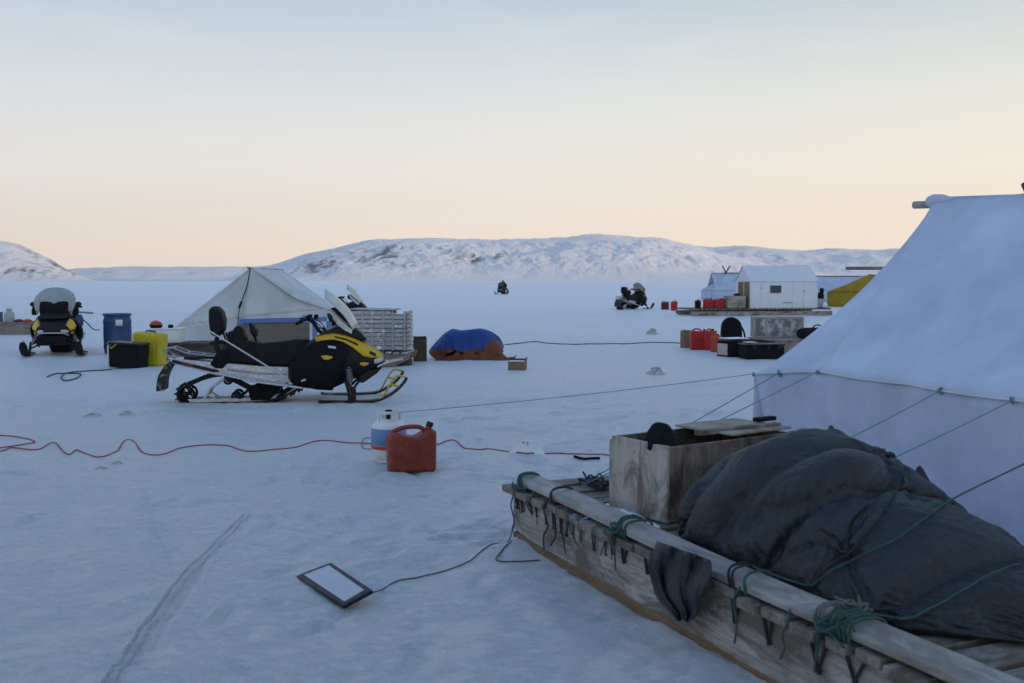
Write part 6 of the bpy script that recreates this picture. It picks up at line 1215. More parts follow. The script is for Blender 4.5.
0,-1,10,6,3,4,0,0,0,1,0,1,2,4,6,3,-1,0,2,2,4,5,6,6,7,7,7,7,7,8,8,8,9,9,9,10,10,9,11,10,11,9,9,2,6,8,4,3,9,6,4,5,5,4,4,4,6,8,7,7,7,6,6,6,6,5,5,4,2,3,3,2,2,1,-1,-1,-4,-3,-4,-5,
0,-2,3,7,8,3,5,4,3,2,1,0,-1,1,2,4,3,1,1,1,2,5,5,6,6,7,6,7,8,7,9,8,9,9,9,10,9,10,11,11,12,8,6,8,2,6,7,6,4,7,6,5,5,3,0,6,7,7,8,8,7,6,6,5,6,4,5,4,4,3,2,2,0,0,-1,-1,-1,-2,-4,-7,
0,-1,1,3,6,7,3,4,5,4,5,3,2,1,0,1,2,1,1,1,3,3,5,5,5,6,7,7,7,8,8,9,8,10,9,9,10,10,10,12,12,6,7,8,7,3,6,4,3,7,6,6,5,5,3,4,5,7,8,8,7,7,5,6,5,5,4,4,4,2,2,2,1,1,0,0,-2,-3,-5,-6,
-1,-2,1,3,6,2,6,4,3,4,5,5,5,5,4,4,1,1,2,1,1,2,2,3,4,6,6,7,7,8,8,8,9,9,9,10,10,10,10,12,11,6,6,8,5,8,8,-2,6,5,3,6,6,6,6,4,6,5,8,8,7,6,6,6,5,5,4,4,3,4,2,2,1,1,0,-2,-2,-4,-5,-4,
0,-1,-1,3,4,7,1,2,5,3,4,5,4,4,5,5,5,2,3,3,2,2,3,3,3,3,6,7,7,7,8,8,9,9,9,10,9,10,11,11,11,6,5,8,7,7,6,2,8,6,4,5,5,4,3,5,5,7,7,7,7,6,6,6,5,5,4,4,4,3,3,2,2,0,-2,-1,-2,-3,-2,-6,
0,-1,-1,2,3,6,5,1,1,4,4,4,4,4,4,4,6,4,4,4,4,2,3,2,4,4,6,6,7,7,7,8,9,9,9,9,10,10,10,11,11,6,5,7,7,8,5,4,8,6,5,4,6,5,3,2,5,6,7,7,7,6,6,6,5,5,5,4,4,3,2,2,1,-1,-1,0,1,-3,-5,-5,
0,-3,0,2,3,4,5,7,1,0,3,4,4,3,3,4,4,5,4,5,5,5,5,5,3,4,5,5,6,7,7,7,9,8,9,10,9,10,11,10,7,8,7,7,7,7,5,6,7,7,5,5,3,4,6,4,2,6,6,7,6,7,6,6,5,5,5,4,4,3,1,1,0,1,2,1,-2,-4,-4,-3,
0,-3,0,2,2,4,4,5,6,3,0,2,4,3,3,2,4,3,5,5,5,5,6,6,6,5,5,6,6,6,6,7,8,8,9,9,10,9,11,8,9,8,7,7,6,7,6,7,7,6,6,5,4,4,3,4,5,3,6,7,6,7,5,6,6,5,5,4,4,3,2,2,2,2,1,-3,-2,-3,-3,-4,
0,-4,0,2,3,3,3,4,5,6,6,-1,1,4,3,1,3,4,4,6,5,5,5,5,7,6,6,6,7,6,7,6,7,8,8,9,9,10,11,6,11,8,6,7,6,7,7,7,7,6,6,5,6,4,4,2,3,6,6,5,5,6,6,6,6,5,4,4,3,3,4,3,3,1,0,-1,-2,-2,-3,-5,
0,-3,-2,1,3,4,4,4,3,4,6,6,1,1,4,1,0,4,4,6,6,5,5,5,6,6,6,7,7,7,7,7,7,7,8,8,9,10,10,7,11,7,6,7,7,6,8,7,7,6,6,6,5,4,4,3,3,5,6,5,6,6,5,5,5,4,5,4,5,4,3,2,2,-1,0,0,0,-3,-4,-2,
0,-2,-1,-2,2,3,5,5,5,3,3,5,7,2,1,3,-2,3,4,5,4,5,5,6,5,7,6,7,7,8,7,8,8,7,8,8,9,9,9,7,11,6,7,7,7,7,8,7,7,6,6,6,5,5,4,3,2,5,5,6,6,4,5,4,5,5,5,5,4,2,4,2,1,3,2,0,-3,-1,-2,-4,
0,-4,-1,2,1,1,3,4,5,5,6,4,4,6,2,2,-4,2,4,3,4,6,5,6,6,7,6,7,8,7,8,8,8,8,8,8,9,9,9,3,9,8,8,7,8,8,8,7,6,7,7,6,5,4,4,4,3,4,6,4,6,5,6,5,5,5,5,5,3,2,2,3,3,2,0,0,-2,-4,-3,-1,
0,-5,0,0,2,2,2,2,4,4,5,6,7,6,4,1,-3,-1,3,4,5,5,6,6,6,6,7,6,7,8,8,8,8,8,9,8,9,9,9,8,6,6,7,8,8,7,8,7,7,7,6,7,6,5,5,5,4,5,6,4,4,5,5,5,4,4,4,4,3,4,3,2,2,0,-1,-2,-1,0,-2,-2,
0,-3,3,1,2,1,1,1,2,2,3,4,6,6,9,2,-1,-5,4,4,6,5,6,6,6,7,7,6,6,7,7,8,8,8,9,8,9,8,10,8,9,6,8,7,6,7,7,7,7,7,7,6,7,6,6,6,5,5,5,5,4,4,4,5,4,1,4,3,4,3,4,2,-1,-1,0,1,2,2,-3,-4,
0,-5,0,4,3,3,3,2,3,3,3,1,2,1,7,10,0,-3,3,5,5,6,5,6,5,6,7,7,7,6,7,7,8,7,7,9,9,9,10,12,5,6,7,8,8,7,6,7,6,6,7,6,7,7,6,6,6,4,3,5,6,5,4,2,4,4,3,4,3,2,1,2,3,3,2,1,0,-3,-3,-3,
0,-3,-1,-2,2,2,3,4,3,4,5,5,4,-4,4,4,6,2,6,4,5,5,4,5,6,5,5,6,6,7,7,7,7,8,9,8,10,9,9,9,9,8,7,6,7,7,8,7,6,7,6,6,6,6,6,6,6,6,4,3,4,5,4,4,1,4,4,3,4,4,4,3,1,2,2,-2,-1,-2,-2,-1,
0,-5,-1,1,2,2,4,3,4,4,5,5,5,1,-7,3,6,7,4,5,5,6,5,5,6,5,5,6,5,5,6,6,8,8,9,9,9,9,9,10,10,10,9,6,6,6,7,6,5,6,6,6,6,6,6,5,6,5,6,5,3,2,4,4,4,1,4,3,4,4,3,4,4,1,2,0,1,-1,-3,-4,
-1,-3,1,2,1,2,2,1,4,5,4,5,5,4,1,-2,4,4,-1,2,5,6,5,6,6,5,5,6,6,6,7,8,8,8,9,9,9,9,9,12,11,10,8,8,7,7,7,6,4,5,3,6,4,6,6,5,6,5,5,4,5,4,4,2,3,4,4,4,3,3,4,2,3,4,2,1,1,-1,-2,-5,
0,-4,-1,1,2,2,4,3,3,3,4,5,2,4,7,6,1,1,2,1,1,3,4,5,5,6,6,6,7,7,7,7,8,9,8,9,9,9,11,11,12,10,9,8,8,7,7,6,5,4,4,3,5,4,4,5,5,5,5,5,5,3,4,5,1,4,4,4,5,5,3,3,-1,1,3,3,2,1,-4,-4,
0,-4,-1,0,1,2,2,3,4,5,5,2,1,6,6,5,2,4,4,0,3,4,4,3,4,5,5,6,7,7,7,7,8,8,9,9,9,10,11,11,12,10,9,8,8,8,6,7,6,5,5,5,4,4,3,4,4,3,4,4,4,4,4,3,3,4,4,3,4,4,3,4,3,0,1,-1,2,4,-1,-3,
0,-5,0,0,1,1,3,3,5,5,2,0,3,6,6,4,2,3,5,4,0,3,5,5,5,5,5,5,6,7,7,8,7,8,9,9,10,10,10,12,13,9,9,8,8,8,7,7,6,5,6,5,5,4,5,4,4,3,3,1,2,2,4,4,0,4,3,3,5,5,4,1,1,3,1,5,-1,3,3,-5,
0,-4,-2,1,1,2,3,5,3,1,-1,3,5,6,4,3,4,3,3,5,3,3,4,4,5,6,5,6,6,7,7,7,8,8,9,9,9,10,11,11,13,10,9,8,8,8,7,7,6,6,6,5,5,5,5,5,3,3,3,2,3,1,1,2,4,-1,5,0,5,5,4,3,2,2,2,5,1,0,3,-3,
0,-3,-2,2,1,3,4,2,-1,-1,2,5,4,6,2,3,4,6,2,1,5,4,5,4,6,5,6,6,6,7,7,7,8,8,9,9,9,10,11,11,13,10,9,8,8,7,8,7,6,6,6,6,5,6,4,5,5,3,3,3,2,2,3,1,2,1,2,2,2,5,1,6,2,2,4,3,0,0,4,-5,
0,-3,0,4,1,2,0,-2,-1,2,4,5,5,3,3,2,5,4,5,4,1,3,5,5,6,6,6,6,6,7,7,8,8,8,8,9,9,10,11,11,13,10,8,9,8,7,7,7,7,6,6,6,6,5,5,5,5,4,4,3,3,4,3,3,2,1,2,0,2,4,-1,3,4,1,2,2,-1,3,2,-4,
2,-3,-1,5,0,-2,-2,1,2,4,5,4,3,1,2,4,4,4,4,4,6,3,4,5,6,5,6,6,7,7,7,7,8,8,9,8,10,9,11,11,13,9,9,8,8,7,8,7,6,7,6,6,5,6,5,5,4,5,4,4,4,3,3,3,2,2,2,4,-1,2,4,0,0,2,-1,4,2,2,1,-5,
3,-5,-1,4,-2,-2,1,3,4,4,4,1,-1,3,4,3,4,4,5,4,4,6,4,5,5,6,6,6,7,7,7,7,8,8,8,9,9,10,10,11,13,9,9,8,7,8,7,7,6,7,6,6,6,5,5,5,5,5,4,4,5,4,4,3,3,2,1,2,4,-1,1,1,0,4,2,-3,2,2,-1,-4,
2,-3,-3,0,0,1,3,3,2,2,1,0,3,3,4,4,4,4,5,4,4,5,4,6,5,6,6,6,7,6,8,7,8,8,8,8,9,10,10,11,12,9,9,8,7,8,7,6,7,6,6,6,6,5,5,5,5,5,4,4,5,3,3,4,3,3,4,3,1,1,3,1,0,2,2,-2,0,-1,0,-4,
3,-1,-3,-2,0,0,1,2,2,2,1,3,3,4,3,4,5,4,4,4,4,5,5,5,5,6,5,7,6,7,7,7,8,7,9,8,9,9,10,11,12,9,8,8,8,7,6,7,6,7,6,6,5,5,4,4,4,5,4,5,5,3,4,2,2,2,3,4,3,-1,1,4,1,-1,4,-2,-1,4,-1,-4,
2,6,0,-6,-1,4,-1,0,2,1,1,3,3,3,4,3,3,4,4,4,4,5,4,5,5,5,6,6,7,6,7,7,8,7,8,9,8,9,10,11,12,9,8,7,8,7,6,7,6,6,6,6,5,6,4,4,3,3,4,4,4,4,4,4,3,3,1,1,3,3,-2,3,4,-2,0,5,-1,1,2,-5,
2,6,1,-2,-1,5,2,0,1,2,-1,3,3,1,2,4,2,3,3,4,4,4,4,5,6,5,6,5,6,7,7,7,7,7,8,8,9,9,9,11,11,9,8,8,7,7,6,7,6,6,5,6,5,5,5,5,5,2,4,3,3,3,1,3,4,2,4,3,-1,4,1,-1,4,1,-2,4,1,0,3,-4,
3,1,-3,3,4,5,1,2,0,3,2,0,3,2,1,3,3,3,3,3,4,5,4,5,4,5,5,6,6,6,7,7,6,8,7,8,8,9,9,10,12,9,8,7,7,7,6,7,6,6,6,5,5,5,4,4,5,4,1,4,4,4,2,1,4,1,3,3,0,1,4,-1,1,3,-1,1,4,0,2,-3,
2,-1,-1,0,3,5,1,3,3,2,3,2,3,2,1,3,4,3,3,3,4,4,4,4,4,5,5,6,6,6,6,6,7,7,7,8,8,8,9,10,12,8,8,7,7,7,6,7,6,6,6,5,5,5,5,3,3,5,3,2,3,3,4,1,2,3,1,3,1,0,4,1,-1,3,2,-2,4,2,2,-3,
4,-3,1,0,0,4,1,2,4,3,2,3,3,3,2,3,4,3,3,3,4,4,5,4,4,5,5,5,6,6,5,6,7,7,7,7,8,8,9,10,11,8,7,7,7,7,7,6,7,5,6,5,5,5,4,4,3,3,4,2,3,3,2,3,1,3,1,2,2,1,3,0,-1,3,3,-2,3,3,2,-3,
4,-3,2,0,0,3,2,1,4,2,2,4,2,3,3,2,3,4,3,3,5,3,5,5,4,4,5,5,6,6,5,6,7,6,7,8,7,8,9,9,11,8,7,6,7,6,7,7,6,6,5,6,4,5,3,4,3,3,4,3,2,3,2,2,2,2,1,2,2,2,2,1,-1,2,3,-1,2,3,2,-2,
7,-3,1,1,1,2,3,-1,4,2,2,3,3,2,3,2,3,4,3,2,5,4,4,5,4,5,5,5,5,5,6,6,6,7,7,7,7,8,8,10,10,7,7,6,6,6,6,7,6,6,6,5,4,4,4,3,4,3,3,3,2,3,2,2,2,1,2,2,2,1,2,2,0,1,2,1,0,3,2,-2,
8,-3,0,2,1,1,4,0,2,3,1,4,2,2,2,3,3,2,4,2,4,4,4,4,5,5,5,5,4,6,5,6,6,7,6,7,8,7,8,9,10,8,6,5,6,5,6,6,6,6,5,5,4,5,3,3,4,3,2,4,2,3,2,2,2,1,1,2,2,2,1,1,2,1,1,2,0,2,3,-3,
8,-3,1,1,1,2,3,1,2,2,2,3,2,2,2,3,2,2,4,2,3,4,4,4,5,4,5,5,4,5,5,6,6,6,7,7,7,7,8,9,10,7,6,5,5,5,5,6,6,5,5,5,4,4,4,2,3,4,2,3,2,3,2,3,1,1,2,2,1,2,1,1,2,1,1,2,0,2,3,-2,
8,-2,0,2,1,2,3,1,1,3,2,2,2,2,2,2,3,2,3,3,2,4,4,4,4,5,4,4,4,5,5,5,6,6,7,6,7,7,8,9,9,7,6,5,5,5,5,5,5,5,4,5,4,3,4,2,3,3,2,3,2,3,2,2,2,1,1,3,0,2,2,1,2,1,1,2,1,2,3,-3,
8,-2,1,2,1,2,3,1,1,3,2,2,2,2,1,2,3,2,3,2,3,3,4,4,4,4,4,4,4,4,5,5,6,6,6,6,7,7,7,9,9,6,6,5,5,5,4,5,5,4,5,3,4,3,4,2,3,2,2,2,2,3,2,2,1,1,2,2,1,1,2,1,2,1,2,2,1,3,2,-2,
9,-2,1,2,1,2,3,1,1,3,2,1,2,2,2,2,2,2,3,2,3,3,3,4,4,3,4,4,3,4,5,5,5,6,6,6,7,6,7,8,9,7,5,5,5,5,4,5,4,4,4,3,4,3,3,2,2,3,1,2,2,2,2,2,1,1,1,3,1,1,1,2,2,1,2,2,2,3,2,-3,
8,-1,1,2,2,1,3,1,1,3,2,1,2,2,2,1,2,3,2,3,2,3,3,4,3,3,4,3,3,4,5,4,5,6,5,6,6,7,7,7,9,6,6,4,5,4,5,4,4,3,4,3,3,3,3,2,2,2,2,2,2,1,2,2,1,1,1,2,2,1,1,2,2,1,2,2,2,3,1,-3,
10,-2,2,1,2,1,3,2,1,2,2,2,1,2,2,2,1,3,2,3,2,2,3,3,4,2,4,2,4,3,5,4,4,6,5,6,6,6,6,7,8,6,6,4,4,5,4,4,3,4,3,3,3,2,3,2,2,2,2,1,3,1,1,2,1,1,2,1,2,1,1,2,2,1,2,3,1,3,1,-3,
9,-2,2,2,2,1,2,2,2,1,2,2,1,2,2,2,1,4,2,1,3,2,2,3,3,3,3,3,3,3,4,4,4,5,5,5,6,5,7,6,8,5,5,4,5,3,4,4,3,3,3,3,3,2,3,2,2,2,2,1,3,1,1,2,1,1,2,1,1,2,1,2,1,2,1,3,1,2,2,-4,
10,-2,2,2,1,2,1,2,2,1,2,2,1,1,3,2,1,3,2,2,2,3,2,3,2,3,3,2,3,3,4,4,3,5,4,5,5,5,6,6,7,5,5,4,3,4,3,4,2,4,2,3,3,2,3,1,2,3,2,1,2,2,1,2,2,0,2,1,1,2,1,2,0,2,2,2,1,2,1,-4,
10,-2,2,2,0,2,2,0,3,1,1,2,2,1,2,3,1,2,3,1,3,2,2,3,2,3,2,3,2,4,3,3,4,4,3,4,5,5,5,6,7,4,4,4,3,3,3,3,3,3,3,2,3,2,3,1,2,3,2,1,2,2,1,2,2,1,0,2,1,1,2,2,0,2,1,1,2,2,1,-4,
10,-2,2,2,0,1,2,0,3,1,1,1,2,1,1,3,2,2,2,2,2,3,2,2,3,2,3,3,2,3,3,3,3,4,3,4,4,4,5,5,6,4,4,3,3,3,3,3,2,3,3,2,3,2,3,1,2,3,1,2,1,2,2,1,2,1,0,1,2,0,2,1,1,2,1,0,2,1,2,-4,
10,-1,1,3,0,0,2,0,1,2,1,0,3,1,0,3,2,1,2,2,2,3,2,3,2,3,3,3,1,3,3,3,3,3,4,3,3,3,5,5,6,4,3,3,2,3,3,2,2,2,4,2,2,2,3,2,0,3,2,1,1,2,2,0,2,0,1,1,1,1,1,1,1,2,0,0,2,2,0,-1,
10,1,1,3,0,-2,2,0,0,3,1,-1,2,2,0,1,3,0,2,2,1,3,3,2,3,3,3,3,2,2,3,2,3,4,3,3,2,3,5,4,6,4,2,4,2,2,2,3,0,2,4,2,2,2,2,3,-1,3,1,1,1,1,3,0,0,0,1,1,0,2,1,-1,2,2,0,-2,3,3,0,0,
140,0,0,0,0,0,0,1,1,1,2,1,1,1,2,1,1,1,0,0,0,0,0,-1,0,0,-1,0,-1,0,0,-1,0,-1,0,-1,0,0,1,0,1,1,1,1,0,0,0,-1,-1,-2,-1,-1,-2,0,-1,0,0,0,0,0,0,-1,-1,-1,0,0,0,0,0,0,1,2,2,2,1,-1,-2,-2,-2,-1,
0,1,1,0,1,0,1,1,1,1,2,1,1,2,1,1,1,1,0,1,1,0,1,0,1,0,1,0,0,0,0,0,0,0,0,0,0,0,0,1,0,1,1,0,0,0,-1,-1,-1,-2,-1,-2,-1,-1,-1,-1,-1,-1,0,-1,-1,-1,-1,-1,0,-1,-1,1,0,0,0,1,2,1,-1,0,-2,-2,-2,-2,
0,2,2,1,1,0,1,1,1,1,3,1,1,3,1,0,1,2,1,0,2,1,2,1,1,1,2,1,0,1,1,0,0,0,0,1,0,0,0,1,0,0,1,0,-1,0,-1,-1,-2,-1,-2,-1,-2,-2,-1,-2,-1,-2,-1,-1,-2,-1,-1,-2,0,-2,-1,0,1,0,-2,1,1,0,-1,-1,-1,-2,-2,-3,
0,3,2,1,2,0,1,3,1,1,2,2,1,3,2,2,0,3,1,1,2,3,2,1,2,2,2,1,1,1,1,1,1,0,1,0,0,1,0,0,0,0,0,0,0,-1,-1,-1,-2,-1,-2,-2,-2,-2,-2,-2,-2,-2,-2,-2,-2,-1,-2,-2,-1,-2,-2,0,1,-1,-2,-1,1,-1,-1,-2,-1,-2,-2,-4,
0,3,2,2,2,2,1,3,2,1,2,3,2,3,2,3,0,3,3,2,2,3,3,2,2,3,2,1,2,2,1,1,1,1,0,1,0,1,0,0,0,0,0,0,-1,-1,-1,-2,-1,-2,-2,-2,-3,-2,-2,-3,-2,-3,-2,-2,-3,-1,-3,-3,-1,-2,-2,-2,0,0,-2,-2,0,-3,-1,-4,0,-2,-3,-4,
0,3,4,1,1,3,3,3,3,1,4,2,3,3,2,4,2,3,4,3,3,3,3,2,3,2,3,2,2,2,2,1,1,1,1,1,0,1,0,0,0,0,-1,0,-1,-1,-2,-1,-2,-2,-2,-3,-2,-3,-2,-3,-3,-3,-2,-3,-3,-2,-2,-4,-4,0,-3,-1,-4,-2,2,-4,-3,0,-4,-3,-1,-3,-2,-6,
0,5,4,1,4,3,2,2,4,2,4,3,2,4,3,3,4,4,4,4,4,3,3,3,3,2,3,3,2,2,2,2,1,1,1,1,0,1,0,0,0,0,-1,0,-1,-1,-2,-2,-2,-2,-3,-2,-3,-2,-3,-3,-3,-3,-3,-3,-3,-3,-3,-4,-3,-3,-3,-2,-2,-4,-1,0,-5,-2,-3,-4,-5,-1,-4,-5,
0,6,4,2,5,3,3,3,3,3,3,4,3,4,4,4,4,4,4,4,4,4,4,3,3,3,3,3,2,3,2,2,1,1,1,1,1,0,0,1,0,-1,0,-1,-1,-1,-2,-2,-2,-3,-2,-3,-2,-3,-3,-3,-3,-3,-3,-3,-4,-3,-4,-4,-3,-4,-4,-2,-2,-2,-5,-1,-3,-5,-4,-4,-5,-1,-5,-6,
0,7,5,4,3,5,1,4,4,4,3,5,4,4,4,5,4,5,4,4,4,4,3,3,3,4,3,3,3,3,2,2,1,2,1,1,0,1,0,0,0,0,-1,0,-2,-1,-2,-2,-2,-2,-3,-3,-2,-3,-3,-3,-3,-3,-4,-3,-4,-3,-4,-4,-4,-5,-4,-3,-3,-2,-3,-4,-3,-5,-4,-5,-5,-5,-5,-5,
0,6,6,5,5,4,2,4,5,4,5,4,5,5,4,5,5,4,4,5,3,4,3,3,4,3,3,4,3,3,3,2,2,1,1,1,1,1,0,0,0,0,-1,-1,-1,-1,-2,-2,-2,-3,-2,-3,-3,-2,-3,-3,-3,-3,-4,-3,-4,-4,-4,-5,-4,-4,-5,-4,-4,-4,-4,-2,-4,-5,-5,-6,-5,-5,-5,-7,
0,9,3,6,5,5,4,3,5,5,6,5,5,5,5,4,5,4,4,4,4,4,3,3,3,4,4,3,4,3,3,3,2,2,1,1,1,0,1,0,0,0,0,-1,-2,-1,-2,-2,-2,-3,-2,-3,-3,-2,-3,-3,-3,-3,-3,-4,-4,-4,-4,-4,-5,-4,-5,-5,-5,-5,-5,-4,-5,-5,-5,-6,-6,-6,-5,-7,
0,8,6,7,5,2,5,5,5,5,6,5,6,5,5,5,4,5,4,4,3,4,3,3,4,3,4,4,4,4,3,3,3,2,2,1,1,0,1,1,0,0,-1,-1,-1,-1,-2,-2,-3,-3,-2,-3,-3,-2,-3,-3,-3,-3,-3,-4,-3,-4,-4,-5,-4,-5,-5,-6,-5,-6,-5,-6,-6,-6,-6,-6,-7,-6,-6,-6,
0,7,6,6,7,7,5,3,4,4,6,6,6,6,5,5,4,5,4,4,4,2,4,3,3,4,3,4,4,5,5,3,3,3,2,1,1,2,0,1,1,0,-1,-1,-1,-2,-2,-2,-3,-3,-2,-3,-3,-2,-3,-3,-3,-4,-3,-3,-4,-4,-4,-4,-4,-5,-6,-6,-7,-6,-6,-7,-6,-6,-6,-7,-7,-7,-6,-6,
0,9,5,5,7,8,4,3,5,3,5,6,5,5,6,6,5,3,4,4,5,3,4,4,3,4,3,3,4,4,5,4,5,4,3,2,2,1,2,1,0,0,0,-1,-1,-2,-3,-2,-3,-3,-3,-3,-2,-3,-3,-3,-3,-3,-4,-3,-4,-4,-4,-5,-5,-5,-5,-6,-7,-6,-7,-7,-6,-6,-7,-7,-7,-6,-7,-8,
0,8,6,7,5,7,4,3,5,5,4,4,6,6,5,5,4,5,6,4,4,4,4,3,3,3,2,2,4,6,6,6,5,4,4,3,2,2,2,1,0,0,0,-1,-1,-2,-3,-3,-3,-4,-3,-2,-2,-2,-3,-3,-3,-4,-3,-4,-5,-4,-4,-5,-5,-5,-5,-6,-7,-6,-7,-7,-7,-7,-7,-7,-6,-7,-7,-9,
0,10,6,7,5,5,6,2,4,5,6,4,3,6,5,6,6,6,4,4,5,4,3,2,3,3,3,1,3,6,6,6,6,5,5,4,3,2,2,2,0,0,-1,-1,-2,-2,-3,-3,-4,-4,-3,-1,-2,-2,-2,-3,-3,-3,-4,-4,-5,-5,-5,-5,-5,-5,-5,-6,-6,-7,-7,-7,-7,-7,-8,-7,-8,-7,-6,-9,
0,9,9,6,4,7,6,5,5,5,4,5,2,5,5,5,6,6,4,5,4,3,4,4,4,3,2,2,3,4,5,6,6,6,5,4,3,3,2,2,0,0,-1,-2,-2,-3,-4,-3,-4,-4,-2,-1,-1,-2,-1,-3,-3,-3,-4,-4,-4,-5,-5,-6,-6,-6,-6,-6,-5,-7,-6,-8,-7,-7,-8,-7,-8,-8,-7,-9,
0,10,8,5,7,8,6,6,6,6,5,3,3,5,4,3,4,5,5,7,5,4,5,3,2,2,5,3,3,2,3,5,7,6,5,5,4,3,2,2,0,-1,-2,-2,-4,-4,-4,-4,-3,-3,-1,0,-3,0,-1,-2,-2,-3,-4,-4,-5,-4,-6,-5,-6,-6,-6,-7,-7,-6,-7,-7,-7,-8,-7,-7,-8,-8,-8,-10,
0,9,7,7,8,9,7,7,7,6,6,4,5,4,4,3,3,3,3,5,5,5,3,5,4,3,4,4,3,3,2,3,5,7,6,5,4,3,3,1,0,-2,-2,-3,-4,-5,-6,-4,-6,-1,0,0,0,0,-2,-1,-2,-2,-2,-4,-4,-5,-6,-5,-6,-6,-7,-6,-7,-7,-7,-8,-7,-8,-8,-8,-7,-8,-8,-11,
0,9,7,8,9,8,8,8,7,7,6,6,5,5,5,3,3,3,3,4,1,4,5,3,6,4,3,4,4,3,2,2,2,7,6,4,5,5,2,2,0,-2,-3,-4,-4,-6,-5,-5,-6,-6,0,4,-2,-2,-2,-1,-2,-1,-2,-1,-1,-3,-6,-6,-6,-6,-7,-6,-7,-7,-8,-8,-7,-8,-8,-8,-8,-9,-8,-11,
0,9,8,9,8,9,8,8,8,8,6,7,6,5,5,4,4,3,4,2,3,2,2,3,3,5,3,3,4,5,4,1,1,4,6,3,7,6,2,2,-1,-2,-3,-4,-4,-5,-6,-5,-4,-4,-2,1,2,0,-1,-2,-1,-2,-2,-3,-3,-4,-5,-5,-6,-7,-6,-7,-7,-7,-8,-7,-8,-8,-8,-8,-9,-9,-10,-10,
0,9,9,8,9,9,9,8,8,8,7,7,6,6,6,4,5,4,4,4,3,3,2,1,2,2,2,2,3,3,5,4,3,1,3,4,8,6,1,2,0,-3,-2,-4,-5,-6,-5,-3,-3,-3,-2,0,-1,1,1,0,-2,-2,-3,-4,-4,-4,-5,-4,-6,-7,-6,-7,-7,-8,-7,-8,-9,-8,-8,-8,-8,-9,-9,-12,
0,10,8,9,9,10,8,9,8,8,8,7,7,6,6,5,5,5,4,5,4,3,3,3,2,1,1,-1,1,2,-1,5,6,3,1,2,9,6,1,3,0,-4,-2,-4,-6,-6,-1,-1,-4,-4,-2,1,1,-3,-2,0,0,-1,-3,-3,-5,-4,-5,-5,-6,-6,-7,-7,-7,-7,-8,-8,-8,-9,-8,-9,-9,-9,-10,-10,
0,10,9,9,9,10,9,9,8,8,8,7,7,7,6,6,5,5,5,5,5,5,4,3,3,2,1,0,-1,-1,-1,-1,1,2,4,1,8,7,3,4,-1,-3,-2,-6,-4,-2,-1,-2,-3,-4,-2,0,0,0,-1,-3,-2,-2,-2,-3,-4,-4,-5,-6,-5,-7,-6,-7,-7,-8,-8,-8,-8,-9,-8,-9,-9,-9,-10,-11,
0,10,9,10,10,9,9,9,9,8,8,7,8,6,7,6,6,5,6,5,6,5,4,4,3,3,2,1,0,-1,-2,-2,-3,0,5,-1,7,-1,4,3,4,-1,-4,-4,-2,1,-2,-3,-3,-4,-2,-1,0,-1,-1,-1,-2,-3,-3,-3,-4,-4,-5,-5,-6,-6,-7,-7,-7,-7,-8,-9,-8,-8,-9,-9,-9,-10,-10,-11,
0,11,9,10,10,9,9,9,9,8,9,7,8,7,6,7,6,6,5,6,6,5,5,4,4,3,2,1,1,0,-1,-1,-2,0,4,3,0,0,1,3,-5,-2,-1,1,0,-2,-3,-2,-3,-3,-2,-2,0,-1,-2,-1,-2,-3,-3,-3,-4,-4,-5,-5,-6,-6,-6,-7,-8,-7,-8,-9,-8,-9,-9,-8,-9,-10,-10,-12,
0,11,10,10,9,10,9,9,9,9,8,8,7,8,6,7,6,6,6,6,6,5,5,5,4,3,2,2,1,0,0,0,-1,1,3,6,0,1,1,0,-3,-8,-4,-1,-1,-2,-1,-1,-2,-3,-3,-1,-1,-1,-1,-2,-3,-2,-3,-4,-4,-4,-4,-6,-5,-6,-7,-7,-7,-8,-8,-9,-8,-9,-9,-9,-10,-10,-10,-11,
0,11,10,10,10,10,9,9,9,8,9,8,7,8,7,6,7,6,6,6,6,6,5,5,5,3,3,2,1,1,0,0,2,-1,5,5,1,-3,-3,-1,0,0,-10,-5,-2,0,-3,-3,1,-2,-3,-2,-1,0,0,-2,-3,-3,-4,-3,-5,-4,-5,-5,-5,-6,-7,-7,-8,-7,-8,-9,-8,-9,-10,-9,-9,-10,-10,-12,
0,11,11,11,9,8,9,9,9,9,8,8,8,7,7,7,7,7,6,6,6,6,6,5,5,3,4,2,2,1,1,1,1,-1,7,2,1,-2,-3,-1,-6,0,1,-9,-4,-3,-1,-4,-4,-1,-1,-1,-2,-1,-1,-1,-1,-4,-3,-4,-5,-4,-5,-5,-5,-6,-6,-7,-8,-8,-8,-9,-8,-9,-10,-9,-10,-10,-10,-11,
0,13,11,10,7,8,9,9,9,8,9,7,8,8,7,7,7,7,7,6,6,6,6,5,5,4,4,3,3,2,2,1,1,0,5,1,1,1,-4,-1,-4,-6,-4,1,-6,-3,-4,-3,-3,-4,-5,-1,0,1,-1,-2,-2,-3,-4,-4,-4,-4,-4,-5,-6,-5,-7,-6,-8,-8,-8,-8,-9,-9,-9,-9,-10,-10,-11,-11,
0,12,11,9,8,8,9,9,8,9,8,8,7,8,7,8,7,6,7,7,6,7,5,6,5,4,4,4,3,3,2,2,2,0,4,0,1,2,-3,-1,-3,-7,-5,2,-5,-5,-2,-5,-5,-3,-4,-6,-2,1,0,-2,-3,-2,-3,-3,-4,-4,-5,-5,-6,-6,-6,-6,-7,-7,-8,-9,-8,-10,-9,-9,-10,-9,-10,-12,
0,12,10,9,9,9,8,8,8,8,8,8,7,7,7,8,7,7,7,7,7,6,6,5,5,5,4,4,4,3,3,2,3,2,1,1,1,1,-1,-1,-4,-6,-3,0,-4,-4,-5,-2,-6,-6,-4,-5,-5,-3,-1,-1,-1,-3,-2,-2,-3,-4,-4,-4,-6,-6,-7,-7,-7,-7,-8,-8,-9,-9,-9,-9,-10,-10,-10,-11,
